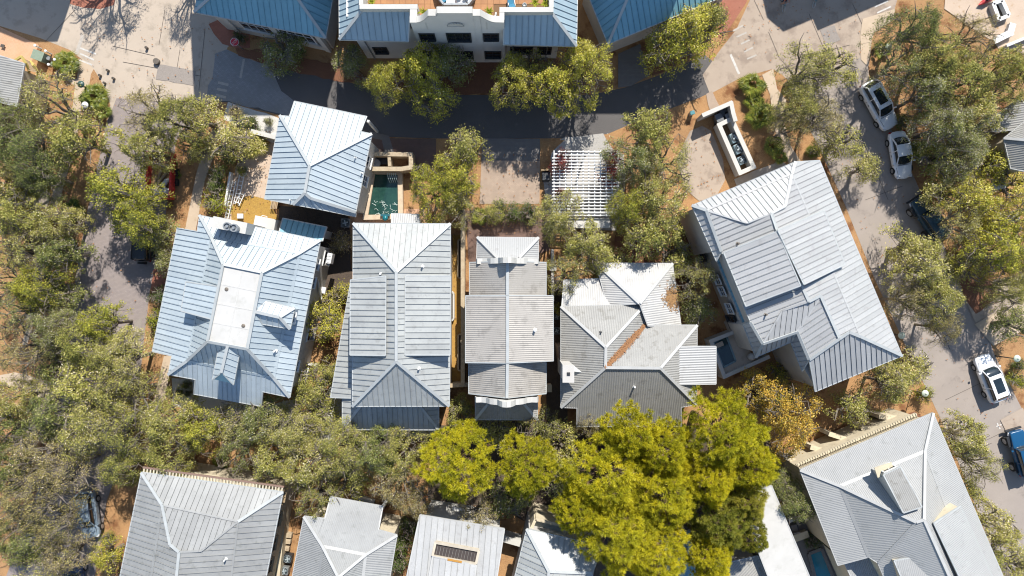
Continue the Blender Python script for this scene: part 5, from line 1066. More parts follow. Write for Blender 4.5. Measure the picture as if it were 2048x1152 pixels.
# ---- yard things beside the garage house
def ladder(p, q, w, n, label, z=.25):
    A = at(*p, z); B = at(*q, z); d = (B - A).normalized(); s_ = Vector((-d.y, d.x, 0)) * w / 2; t = thing('ladder', label, 'ladder', at(*p))
    for sg in (-1, 1): MB().bar(A + s_ * sg, B + s_ * sg, .07, .09).build('rail', FRAME_W, t)
    for k in range(n): c = A.lerp(B, (k + .5) / n); MB().bar(c - s_, c + s_, .06, .05).build('rung', FRAME_W, t)
ladder((484, 350), (472, 408), .42, 7, 'upper white ladder lying on the sand by the hedge'); ladder((469, 362), (453, 438), .30, 10, 'long narrow white ladder lying along the hedge side'); ladder((486, 384), (474, 410), .42, 3, 'short white ladder stub beside the dry lawn', .35)
wall_run('thin white fence rail along the left hedge beside the ladders', [(461, 345), (450, 412)], .7, .08, FRAME_W, 'fence_rail', cat='fence')
p = at(480, 432, .4); t = thing('stool', 'small white box stool on the dry lawn', 'stool', (p.x, p.y, 0)); MB().box((p.x, p.y, .38), (.55, .45, .08)).build('seat', FRAME_W, t)
for x in (-.2, .2): MB().box((p.x + x, p.y, .17), (.06, .4, .34)).build('leg', FRAME_W, t)
p = at(528, 434, .3); t = thing('frame', 'white rectangular frame lying near the chimney bay', 'frame', (p.x, p.y, 0))
for a_, b_ in (((-.25, -.12), (.25, -.22)), ((.25, -.22), (.28, .05)), ((.28, .05), (-.2, .16)), ((-.2, .16), (-.25, -.12))): MB().bar((p.x + a_[0], p.y + a_[1], .25), (p.x + b_[0], p.y + b_[1], .25), .06, .06).build('rail', FRAME_W, t)
p = at(548, 410, .5); t = thing('bench', 'slatted wooden bench at the foot of the garage house corner', 'bench', (p.x, p.y, 0))
for k in range(5): MB().box((p.x - .28 + .14 * k, p.y, .45), (.09, .75, .05), -.2).build('slat', WOOD_P, t)
for x in (-.3, .3): MB().box((p.x + x, p.y, .21), (.08, .6, .42), -.2).build('leg', WOOD, t)
p = at(491, 338, .4); t = thing('flower_pot', 'pair of stacked grey pots beside the lime shrub', 'pot', (p.x, p.y, 0)); MB().lathe((p.x, p.y, 0), [(.16, 0), (.22, .4), (.24, .42), (.19, .42), (.17, .3)], 14).build('pot', STEEL, t); MB().lathe((p.x - .05, p.y - .45, 0), [(.12, 0), (.17, .3), (.14, .3)], 14).build('pot', STUCCO, t)
p = at(503, 393, .2); t = thing('garden_spade', 'dark triangular spade blade lying on pale sand', 'spade', (p.x, p.y, .05)); MB().prism([(p.x - .14, p.y - .1), (p.x + .16, p.y - .05), (p.x + .1, p.y + .2)], .04, .1).build('blade', IRON, t); MB().bar((p.x + .1, p.y + .15, .08), (p.x + .3, p.y + .5, .08), .04, .04).build('handle', WOOD, t)
p = at(647, 580, 1.2); t = thing('outdoor_sink', 'white outdoor sink with taps on the east wall of the decked house', 'sink', (p.x - .2, p.y, 0)); MB().box((p.x - .2, p.y, 1.0), (.75, .6, .25), -.2).build('basin', FRAME_W, t, bevel=.04); MB().box((p.x - .2, p.y, .45), (.3, .3, .9), -.2).build('stand', FRAME_W, t); MB().tube([(p.x - .3, p.y + .25, 1.12), (p.x - .3, p.y + .25, 1.4), (p.x - .3, p.y + .05, 1.4)], .025, 6).build('tap', mat('blue_tap', (.05, .3, .4), rough=.3), t)
a_ = at(636, 558, 3.4); b_ = at(646, 612, .3); t = thing('surfboard', 'white surfboard leaning upright against the east wall of the decked house', 'surfboard', (b_.x, b_.y, 0))
m = MB(); d = (b_ - a_); u = d.normalized(); s_ = u.cross(Vector((1, 0, .3))).normalized(); n_ = u.cross(s_)
rr = [.02, .14, .22, .26, .25, .2, .1]; L0 = []
for i, w in enumerate(rr):
    c = a_ + d * (i / 6) * .72
    for x, y in ((-1, 0), (-.6, .035), (.6, .035), (1, 0), (.6, -.035), (-.6, -.035)): L0.append(c + s_ * x * w + n_ * y)
m.add(L0, [(i * 6 + k, i * 6 + (k + 1) % 6, i * 6 + 6 + (k + 1) % 6, i * 6 + 6 + k) for i in range(6) for k in range(6)] + [(0, 1, 2, 3, 4, 5), tuple(range(41, 35, -1))]); m.build('board', FRAME_W, t, smooth=True); MB().bar(a_ + n_ * .037, a_ + d * .7 + n_ * .037, .015, .006).build('stringer', WOOD_P, t)
t = thing('garden_gate', 'ochre wooden gate panel with slats in the side passage', 'gate', at(646, 700, 0)); a_ = at(640, 692, 1.6); b_ = at(662, 694, 1.6)
for k in range(8): c = a_.lerp(b_, (k + .5) / 8); MB().box((c.x, c.y - .25, .75), (.11, .06, 1.5), -.05).build('slat', mat('ochre_wood', (.42, .27, .08), (.34, .21, .06), 4, rough=.8), t)
for z_ in (.4, 1.2): MB().bar((a_.x, a_.y - .2, z_), (b_.x, b_.y - .2, z_), .05, .1).build('rail', WOOD, t)
def picket(p, q, n, label, hgt=1.1, m=STUCCO_W, name='picket_fence'):
    A = at(*p); B = at(*q); t = thing(name, label, 'fence', A)
    for k in range(n): c = A.lerp(B, (k + .5) / n); MB().box((c.x, c.y, hgt / 2), (.12, .1, hgt), math.atan2(B.y - A.y, B.x - A.x)).build('slat', m, t)
    for z_ in (.25, hgt - .2): MB().bar((A.x, A.y, z_), (B.x, B.y, z_), .05, .07).build('rail', m, t)
picket((18, 390), (34, 356), 8, 'dark slatted fence stub with pale tops near the left edge', 1.2, WOOD_P); picket((620, 726), (640, 729), 7, 'white picket fence in shade behind the ochre gate', 1.1, FRAME_W)
RED = mat('red_paint', (.52, .035, .035), (.42, .03, .03), 3, rough=.45)
def adirondack(px, py, rz, label):
    p = at(px, py, .4); t = thing('garden_chair', label, 'chair', (p.x, p.y, 0), rz, 'red garden chairs near the left edge')
    for k in range(5): MB().box((-.22 + .11 * k, .3, .6), (.09, .08, .75)).build('back_slat', RED, t, local=True)
    for k in range(4): MB().box((0, -.25 + .13 * k, .36), (.56, .1, .03)).build('seat_slat', RED, t, local=True)
    for x in (-.33, .33): MB().box((x, -.05, .56), (.12, .65, .03)).build('armrest', RED, t, local=True)
    for x in (-.3, .3):
        for y in (-.28, .26): MB().box((x, y, .27), (.06, .06, .54)).build('leg', RED, t, local=True)
adirondack(31, 402, .8, 'red slatted garden chair beside the dark shed'); adirondack(33, 421, -.6, 'red slatted garden chair partly under the oak leaves')
t = thing('bar_rail', 'dark green rail between the two red garden chairs', 'rail', at(20, 408, 0)); MB().bar(at(3, 405, 1), at(42, 412, 1), .16, .12).build('rail', LAMPD, t)
for x in (8, 36): p = at(x, 405 + (x - 3) * .18, .5); MB().box((p.x, p.y, .48), (.1, .1, .94)).build('post', LAMPD, t)
t = thing('log', 'mossy green round rail lying over mulch near the left path', 'rail', at(80, 355, 0)); MB().tube([at(70, 352, .8), at(92, 358, .8)], .17, 10).build('trunk', mat('moss', (.16, .22, .08), (.11, .16, .06), 4, rough=1), t); MB().tube([at(91, 357.7, .8), at(92.6, 358.2, .8)], .175, 10).build('end_cap', WOOD_P, t)
# stone steps by the bottom houses and garden walls there
t = thing('stepping_blocks', 'row of tan stone blocks climbing beside the rafter tailed house', 'steps', at(576, 1080, 0))
for k, (x, y) in enumerate(((577, 1071), (575, 1083), (572, 1097))): p = at(x, y, .5); MB().box((p.x, p.y, .3), (.6, .42, .6), -.12).build('block', TAN, t, bevel=.04)
wall_run('long cream wall along the rafter tailed house passage', [(570, 1005), (552, 1200)], 1.6, .22, CREAM)
t = wall_run('low tan garden wall with bends above the rafter tailed house', [(372, 925), (400, 936), (428, 940), (452, 927)], .8, .22, TAN)
wall_run('pale stone edging row above the square porch roof', [(706, 990), (745, 1004)], .5, .3, STUCCO)
wall_run('long brick fronted wall below the square porch oaks', [(700, 1003), (768, 1020)], .9, .2, mat('dark_brick', (.16, .07, .045), (.11, .05, .03), 6, rough=.9))
wall_run('white wall between the skylight roof and the half hidden house', [(1010, 1078), (1052, 1090)], 1.8, .5, STUCCO_W)
t = thing('white_fixture', 'white folded sheet in deep shade above the skylight roof', 'sheet', at(930, 1022, 0)); a_ = at(905, 1018, 2); m = MB(); m.bar(a_, at(932, 1024, 2.2), .5, .05); m.bar(at(932, 1024, 2.2), at(944, 1030, 1.6), .5, .05); m.build('sheet', FRAME_W, t)
for x in (908, 930): p = at(x, 1020, 1); MB().box((p.x, p.y, 1.0), (.06, .06, 2.0)).build('leg', STEEL, t)
t = thing('planter_frame', 'weathered white square timber frame in the sandy lot at the top right', 'frame', at(1998, 28, 0)); P = [at(*k, .4) for k in ((1984, 8), (2002, 2), (2016, 32), (1996, 40))]
for a_, b_ in zip(P, P[1:] + P[:1]): MB().bar((a_.x, a_.y, .3), (b_.x, b_.y, .3), .34, .6).build('side', FRAME_W, t)
MB().prism([(p.x, p.y) for p in P], .02, .12).build('soil', DARK_SOIL, t)
wall_run('white broken garden wall beside the sandy lot', [(1992, 80), (2020, 66), (2024, 52)], .5, .5, FRAME_W); wall_run('thin white kerb wall beneath oaks in the top right corner', [(2014, 91), (2060, 72)], .6, .16, FRAME_W)
p = at(1968, 3, .5); t = thing('kayak', 'red kayak tip at the top edge beside the sandy lot', 'kayak', (p.x, p.y, 0)); MB().tube([at(1957, 10, .3), at(1964, 6, .35), at(1980, -4, .4), at(1995, -14, .3)], [.03, .18, .3, .05], 8).build('hull', RED, t, smooth=True); MB().tube([at(1974, 0, .66), at(1982, -5, .68)], [.12, .12], 8).build('seat', BLACK, t)

# ================================================================== vehicles
def paint(n, c, r=.28):
    return mat(n, c, tuple(x * .93 for x in c), .8, rough=r, spec=.6)
TYRE = mat('tyre', (.018, .018, .018), rough=.9); RIM = mat('rim', (.45, .46, .47), rough=.35, metal=.6); LIGHT_R = mat('tail_lamp', (.35, .02, .02), rough=.2); LIGHT_W = mat('head_lamp', (.7, .72, .74), rough=.15); CARGLASS = mat('car_glass', (.012, .02, .026), (.02, .035, .045), 1, rough=.05, spec=.9)
def loft(stations, m, name, parent, cap=True, smooth=True):
    """stations: (x, halfwidth, zlow, zhigh, crown) rings joined into a body"""
    vs = []; 
    for x, w, z0, z1, r in stations:
        ring = [(-w * .93, z0), (-w, z0 + (z1 - z0) * .35), (-w * .985, z1 - r * 1.3), (-w * .9, z1 - r * .35), (-w * .5, z1), (w * .5, z1), (w * .9, z1 - r * .35), (w * .985, z1 - r * 1.3), (w, z0 + (z1 - z0) * .35), (w * .93, z0)]
        vs += [(x, y, z) for y, z in ring]
    k = 10; fs = [(i * k + j, i * k + (j + 1) % k, (i + 1) * k + (j + 1) % k, (i + 1) * k + j) for i in range(len(stations) - 1) for j in range(k)]
    if cap: fs += [tuple(range(k - 1, -1, -1)), tuple(range((len(stations) - 1) * k, len(stations) * k))]
    o = obj(name, vs, fs, m, parent, local=True)
    bm = bmesh.new(); bm.from_mesh(o.data); bmesh.ops.recalc_face_normals(bm, faces=bm.faces); bm.to_mesh(o.data); bm.free()
    if smooth: 
        o.data.polygons.foreach_set('use_smooth', [True] * len(o.data.polygons))
        sd = o.modifiers.new('sub', 'SUBSURF'); sd.levels = 1; sd.render_levels = 2
    return o
def car(px, py, fx, fy, label, pm, kind='suv', L=4.6, Wd=1.85, Ht=1.65, cat='car', roofglass=False, zc=.8):
    """heading given as photo direction (fx, fy)"""
    p = at(px, py, zc); t = thing(kind + '_car' if kind != 'jeep' else 'off_road_car', label, cat, (p.x, p.y, 0.03), math.atan2(-fy, fx))
    hl, w = L / 2, Wd / 2; belt = Ht * .62
    if kind == 'sedan': st = [(-hl, w * .72, .35, belt * .86, .12), (-hl + .12, w * .86, .25, belt * .95, .12), (-hl + .7, w * .97, .2, belt, .1), (-.6, w, .2, belt * .98, .08), (.6, w, .2, belt * .95, .08), (hl - 1.0, w * .98, .2, belt * .9, .1), (hl - .25, w * .88, .22, belt * .78, .12), (hl, w * .66, .32, belt * .62, .12)]
    elif kind == 'jeep': st = [(-hl, w * .84, .45, belt, .05), (-hl + .08, w * .86, .42, belt, .05), (.5, w * .86, .4, belt, .05), (hl - .1, w * .74, .45, belt * .96, .05), (hl, w * .7, .5, belt * .94, .05)]
    else: st = [(-hl, w * .78, .4, belt * .96, .1), (-hl + .12, w * .9, .28, belt, .1), (-hl + .8, w * .99, .22, belt, .08), (0, w, .22, belt * .98, .08), (.9, w, .22, belt * .95, .08), (hl - .8, w * .97, .22, belt * .9, .1), (hl - .2, w * .86, .25, belt * .8, .12), (hl, w * .66, .35, belt * .66, .12)]
    loft(st, pm, 'body', t)
    if kind == 'sedan': xr, xr1, xf1, xf = -hl + .55, -hl + 1.35, .25, 1.0
    elif kind == 'jeep': xr, xr1, xf1, xf = -hl + .05, -hl + .15, .55, .75
    else: xr, xr1, xf1, xf = -hl + .15, -hl + .55, .45, 1.15
    wb, wt = w * .9, w * .70; z0, z1 = belt - .06, Ht
    loft([(xr, wb * .86, z0, z0 + .1, .03), (xr1 - .02, (wb + wt) / 2, z0, z1 - .04, .06), ((xr1 + xf1) / 2, (wb + wt) / 2 * 1.02, z0, z1 - .01, .06), (xf1, (wb + wt) / 2, z0, z1 - .04, .06), (xf, wb * .9, z0, z0 + .1, .03)], CARGLASS, 'cabin_glass', t)
    # roof skin and pillars
    rv = MB(); n = 6
    top = []
    for i in range(n + 1):
        x = xr1 + .02 + (xf1 - xr1 - .04) * i / n; zz = z1 + .015 - .05 * ((i / n - .5) * 2) ** 2
        top += [(x, -wt, zz - .05), (x, -wt * .6, zz), (x, wt * .6, zz), (x, wt, zz - .05)]
    rv.add(top + [(a_, b_, c_ - .06) for a_, b_, c_ in top], [(i * 4 + j, i * 4 + 4 + j, i * 4 + 5 + j, i * 4 + 1 + j) for i in range(n) for j in range(3)])
    rv.f = [tuple(reversed(f)) for f in rv.f]
    ro = rv.build('roof', BLACK if kind == 'jeep' and 'blue' not in label else pm, t, local=True, smooth=True)
    if roofglass: MB().box(((xr1 + xf1) / 2 + .05, 0, z1 + .012), ((xf1 - xr1) * .62, wt * 1.25, .02)).build('sunroof', CARGLASS, t, local=True, bevel=.008)
    pl = MB()
    for sg in (-1, 1):
        pl.tube([(xf - .02, wb * .86 * sg, z0 + .1), (xf1, wt * 1.0 * sg, z1 - .05)], .045, 5); pl.tube([(xr + .03, wb * .84 * sg, z0 + .1), (xr1, wt * sg, z1 - .05)], .07, 5); pl.tube([((xr1 + xf1) / 2, wb * .99 * sg, z0 + .05), ((xr1 + xf1) / 2 - .05, wt * 1.02 * sg, z1 - .05)], .05, 5); pl.tube([(xr1, wt * 1.0 * sg, z1 - .03), (xf1, wt * 1.0 * sg, z1 - .03)], .04, 5)
    pl.build('pillars', pm, t, local=True)
    R_ = .34 if kind != 'jeep' else .42
    for x in (-hl * .58, hl * .60):
        for sg in (-1, 1):
            y = sg * (w - .10 if kind != 'jeep' else w - .02); a_ = MB().tube([(x, y - .11, R_), (x, y + .11, R_)], R_, 20).build('wheel', TYRE, t, local=True); MB().tube([(x, y + sg * .10 - .02, R_), (x, y + sg * .10 + .03, R_)], R_ * .62, 14).build('rim', RIM, a_, local=True)
    for sg in (-1, 1):
        MB().box((hl - .22, sg * w * .62, belt * .66), (.30, .34, .12), sg * -.35).build('headlight', LIGHT_W, t, local=True, bevel=.03); MB().box((-hl + .1, sg * w * .68, belt * .78), (.16, .3, .16), sg * .3).build('taillight', LIGHT_R, t, local=True, bevel=.03); MB().box((xf - .25, sg * (w + .08), belt + .06), (.14, .2, .13)).build('mirror', pm, t, local=True, bevel=.03)
    m = MB(); m.bar((hl - 1.25, -w * .6, belt * .93 + .02), (hl - 1.25, w * .6, belt * .93 + .02), .04, .02); m.build('wiper_cowl', BLACK, t, local=True)
    m = MB()
    for x in (xf - .1, (xr1 + xf1) / 2 - .08):
        for sg in (-1, 1): m.bar((x, sg * (w + .002), .35), (x, sg * (w * .985 + .004), belt - .1), .02, .02)
    for sg in (-1, 1): m.bar((xf + .15, sg * w * .80, belt * .95 + .012), (hl - .45, sg * w * .70, belt * .84 + .012), .018, .02); m.bar(((xr1 + xf1) / 2 + .2, sg * (w + .015), belt - .2), ((xr1 + xf1) / 2 + .42, sg * (w + .015), belt - .2), .03, .03)
    m.build('panel_gap', BLACK, t, local=True); MB().box((hl - .01, 0, .48), (.06, .5, .13)).build('number_plate', FRAME_W, t, local=True)
    if kind == 'jeep':
        MB().tube([(-hl - .05, 0, .95), (-hl - .28, 0, .95)], .4, 18).build('spare_wheel', TYRE, t, local=True)
        for sg in (-1, 1): MB().box((hl * .60, sg * w * .9, .84), (1.0, .34, .07)).build('fender', BLACK, t, local=True, bevel=.02); MB().box((-hl * .58, sg * w * .9, .84), (1.0, .3, .07)).build('fender', BLACK, t, local=True, bevel=.02)
        MB().box((hl + .1, 0, .55), (.16, Wd * .85, .2)).build('bumper', BLACK, t, local=True, bevel=.03)
    return t
WP = paint('car_white', (.98, .98, .97)); WP2 = paint('car_silver_white', (.92, .94, .96)); BP = paint('car_blue_black', (.025, .07, .11)); BB = paint('car_bright_blue', (.01, .085, .20)); SB = paint('car_steel_blue', (.28, .36, .44)); NB = paint('car_navy', (.02, .05, .12))
car(1759, 210, 48, 86, 'white estate car with dark sunroof parked nearest the cross street', WP, 'suv', 4.9, 1.9, 1.6, roofglass=True)
car(1803, 309, 14, 78, 'white saloon car dusted with leaves parked behind the sunroof car', WP, 'sedan', 4.5, 1.82, 1.4)
car(1856, 437, -38, -58, 'dark blue and black off road car parked beneath oak branches', BP, 'jeep', 4.3, 1.85, 1.8)
car(1982, 757, -32, -84, 'pale silver white crossover parked by the mulch verge', WP2, 'suv', 4.6, 1.85, 1.62, roofglass=True)
car(2042, 905, -20, -70, 'bright blue off road car cut by the right edge', BB, 'jeep', 4.3, 1.85, 1.8)
car(176, 1030, 12, 84, 'pale blue car half hidden by bare oak twigs at lower left', SB, 'suv', 4.5, 1.8, 1.6)
car(149, 1168, -6, -84, 'navy car whose roof shows at the bottom left edge', NB, 'suv', 4.5, 1.8, 1.55)
car(290, 478, 6, -80, 'black off road car with red tail under the yellow green oak', paint('car_black', (.02, .02, .022)), 'jeep', 4.2, 1.8, 1.8)
# red dump trailer with its load
p = at(322, 352, 1.0); t = thing('dump_trailer', 'open red dump trailer loaded with sacks on the brick street', 'trailer', (p.x, p.y, 0), -.04)
MB().box((0, 0, .62), (2.2, 4.2, .12)).build('floor', mat('trailer_deck', (.34, .22, .10), (.26, .16, .08), 3, rough=.9), t, local=True)
for x, n_ in ((-1.1, 'side_panel'), (1.1, 'side_panel')):
    a_ = MB().box((x, 0, 1.0), (.09, 4.3, .8)).build(n_, RED, t, local=True)
    for k in range(6): MB().box((x * 1.06, -1.9 + .76 * k, 1.0), (.1, .09, .8)).build('stake', RED, a_, local=True)
    MB().box((x, 0, 1.43), (.18, 4.4, .09)).build('top_rail', RED, a_, local=True)
for y in (-2.12, 2.12): MB().box((0, y, .98), (2.2, .09, .75)).build('end_gate', RED, t, local=True)
for x in (-1.18, 1.18):
    for y in (-.45, .45): MB().tube([(x - .1, y, .36), (x + .1, y, .36)], .36, 16).build('wheel', TYRE, t, local=True)
MB().bar((0, 2.2, .55), (0, 3.6, .5), .12, .12).build('hitch', BLACK, t, local=True)
SACK = mat('white_sack', (.72, .70, .66), (.60, .58, .54), 4, rough=.9, bump=.5, bscale=6)
for k, (x, y, rz, s_, lab) in enumerate(((-.35, -1.5, .4, 1, 'white sack slumped at the lower left of the red trailer'), (.45, -1.35, -.5, 1, 'white sack leaning on the right side of the red trailer'), (.25, -.75, .9, .8, 'small white sack on top of the trailer load'), (.55, -.35, .2, .7, 'pale sack deepest in the trailer under the oak'))):
    o = MB().box((0, 0, .2), (.85 * s_, .55 * s_, .34)).build('sack', SACK, None, local=True, bevel=.12); o.location = (p.x + x, p.y + y, .68 + (.12 if k == 2 else 0)); o.rotation_euler = (.1 * k, .1, rz); tag(o, lab, 'sack', 'white sacks in the red trailer'); o.data.polygons.foreach_set('use_smooth', [True] * len(o.data.polygons))
for k, (x, y, rz, l, lab) in enumerate(((-.4, -.3, 1.3, 2.0, 'longest bare board on the trailer load'), (-.6, -.6, 1.5, 1.5, 'board along the left wall of the trailer'), (0, -.2, .9, 1.4, 'board lying askew under the sacks'))):
    o = MB().box((0, 0, .03), (l, .22, .05)).build('board', WOOD_P, None, local=True); o.location = (p.x + x, p.y + y, .74 + .06 * k); o.rotation_euler = (0, .04, rz); tag(o, lab, 'board', 'boards in the red trailer')
# bicycles and rider at the top
def bike(px, py, rz, label, fm):
    p = at(px, py, .4); t = thing('bicycle', label, 'bicycle', (p.x, p.y, 0), rz, 'bicycles on the shaded street')
    for x in (-.52, .52):
        m = MB(); R_ = .34; pts = [(x + R_ * math.cos(2 * PI * k / 20), 0, .345 + R_ * math.sin(2 * PI * k / 20)) for k in range(21)]; m.tube(pts, .028, 6, False); w = m.build('wheel', TYRE if x < 0 else mat('pale_tyre', (.5, .52, .52), rough=.7), t, local=True)
        m = MB()
        for k in range(10): a_ = 2 * PI * k / 10; m.tube([(x, 0, .345), (x + .32 * math.cos(a_), 0, .345 + .32 * math.sin(a_))], .005, 4)
        m.build('spokes', RIM, w, local=True)
    m = MB(); bb = (-.05, 0, .32); seat = (-.2, 0, .86); head = (.36, 0, .86); m.tube([bb, seat], .025, 6); m.tube([bb, (.4, 0, .7)], .03, 6); m.tube([seat, head], .022, 6); m.tube([(-.52, 0, .345), bb], .02, 6); m.tube([(-.52, 0, .345), (-.18, 0, .75)], .02, 6); m.tube([(.36, 0, 1.02), (.42, 0, .7), (.52, 0, .345)], .025, 6); m.build('frame', fm, t, local=True)
    MB().tube([(.22, -.32, 1.04), (.34, -.2, 1.05), (.38, 0, 1.03), (.34, .2, 1.05), (.22, .32, 1.04)], .018, 6).build('handlebar', RIM, t, local=True); MB().box((-.22, 0, .9), (.26, .15, .06)).build('saddle', BLACK, t, local=True, bevel=.02)
    MB().tube([(-.05, -.15, .2), (-.05, -.15, .3), (-.05, .15, .34), (-.05, .15, .45)], .015, 5).build('pedals', STEEL, t, local=True); return t
TB = mat('teal_bike', (.03, .22, .30), rough=.4)
bike(1566, 6, math.radians(-82), 'teal bicycle ridden by a person in a coral top at the top edge', TB); bike(1630, -3, math.radians(-95), 'teal bicycle with only its front wheel inside the top edge', TB)
def person(t, joints, edges, radii, m, name):
    me = bpy.data.meshes.new(name); me.from_pydata(joints, edges, []); o = link(name, me, m, t); o.modifiers.new('skin', 'SKIN'); sd = o.modifiers.new('sub', 'SUBSURF'); sd.levels = 2; sd.render_levels = 2
    for v, r in zip(me.skin_vertices[0].data, radii): v.radius = (r, r)
    me.skin_vertices[0].data[0].use_root = True; return o
p = at(1566, 6, .4); t = thing('person', 'cyclist in a coral top and dark shorts riding the teal bicycle', 'person', (p.x, p.y, 0), math.radians(-82))
SKIN_ = mat('skin', (.45, .26, .18), rough=.6); J = [(-.2, 0, .98), (-.08, 0, 1.25), (.06, 0, 1.46), (.09, 0, 1.56), (.12, 0, 1.68), (.05, .18, 1.42), (.18, .26, 1.2), (.27, .27, 1.06), (.05, -.18, 1.42), (.18, -.26, 1.2), (.27, -.27, 1.06), (-.16, .1, .95), (.2, .12, .85), (.02, .14, .42), (.12, .14, .36), (-.16, -.1, .95), (.16, -.12, .72), (-.02, -.14, .28), (.1, -.14, .22)]
person(t, J, [(0, 1), (1, 2), (2, 3), (3, 4), (2, 5), (5, 6), (6, 7), (2, 8), (8, 9), (9, 10), (0, 11), (11, 12), (12, 13), (13, 14), (0, 15), (15, 16), (16, 17), (17, 18)], [.14, .14, .13, .055, .10, .06, .045, .04, .06, .045, .04, .09, .07, .05, .045, .09, .07, .05, .045], SKIN_, 'body')
person(t, [(-.19, 0, 1.0), (-.08, 0, 1.25), (.05, 0, 1.45), (.05, .17, 1.42), (.12, .23, 1.3), (.05, -.17, 1.42), (.12, -.23, 1.3)], [(0, 1), (1, 2), (2, 3), (3, 4), (2, 5), (5, 6)], [.16, .155, .145, .08, .07, .08, .07], mat('coral_shirt', (.62, .16, .12), rough=.9), 'shirt')
person(t, [(-.2, 0, .96), (-.14, .1, .94), (.12, .12, .87), (-.14, -.1, .94), (.08, -.12, .78)], [(0, 1), (1, 2), (0, 3), (3, 4)], [.16, .115, .09, .115, .09], mat('dark_shorts', (.03, .04, .08), rough=.9), 'shorts')
MB().lathe((.12, 0, 1.62), [(.115, 0), (.125, .08), (.10, .17), (.03, .21)], 14).build('hair', mat('brown_hair', (.06, .035, .02), rough=.7), t, local=True, smooth=True)
m = MB(); m.box((.235, 0, 1.655), (.04, .03, .05)); m.build('nose', SKIN_, t, local=True, bevel=.01)
for y in (-.04, .04): MB().lathe((.222, y, 1.68), [(.004, 0), (.012, .008), (.004, .018)], 8).build('eye', BLACK, t, local=True)
for sg in (-1, 1):
    for k in range(4): MB().tube([(.26, sg * (.25 + .022 * k), 1.075), (.30, sg * (.25 + .022 * k), 1.06), (.295, sg * (.25 + .022 * k), 1.03)], .010, 5).build('finger', SKIN_, t, local=True)
    MB().tube([(.25, sg * .24, 1.06), (.24, sg * .225, 1.03), (.255, sg * .22, 1.01)], .011, 5).build('thumb', SKIN_, t, local=True)
# ================================================================== vegetation
def leafmat(name, cols, rough=.55, trans=.38):
    m = bpy.data.materials.new(name); m.use_nodes = True; N = m.node_tree.nodes; L = m.node_tree.links; b = N['Principled BSDF']; out = N['Material Output']
    a = N.new('ShaderNodeAttribute'); a.attribute_name = 'tint'
    oi = N.new('ShaderNodeObjectInfo'); ad = N.new('ShaderNodeMath'); ad.operation = 'MULTIPLY_ADD'; ad.inputs[1].default_value = .36; L.new(oi.outputs['Random'], ad.inputs[0]); L.new(a.outputs['Fac'], ad.inputs[2])
    sb = N.new('ShaderNodeMath'); sb.operation = 'SUBTRACT'; sb.inputs[1].default_value = .18; L.new(ad.outputs[0], sb.inputs[0])
    r = N.new('ShaderNodeValToRGB'); L.new(sb.outputs[0], r.inputs[0]); e = r.color_ramp.elements
    for k, (p, c) in enumerate(cols):
        if k < 2: e[k].position = p; e[k].color = (*c, 1)
        else: q = e.new(p); q.color = (*c, 1)
    L.new(r.outputs[0], b.inputs['Base Color']); b.inputs['Roughness'].default_value = rough; b.inputs['Specular IOR Level'].default_value = .35
    t = N.new('ShaderNodeBsdfTranslucent'); mx = N.new('ShaderNodeMixShader'); mx.inputs[0].default_value = trans
    L.new(r.outputs[0], t.inputs['Color']); L.new(b.outputs[0], mx.inputs[1]); L.new(t.outputs[0], mx.inputs[2]); L.new(mx.outputs[0], out.inputs['Surface']); return m
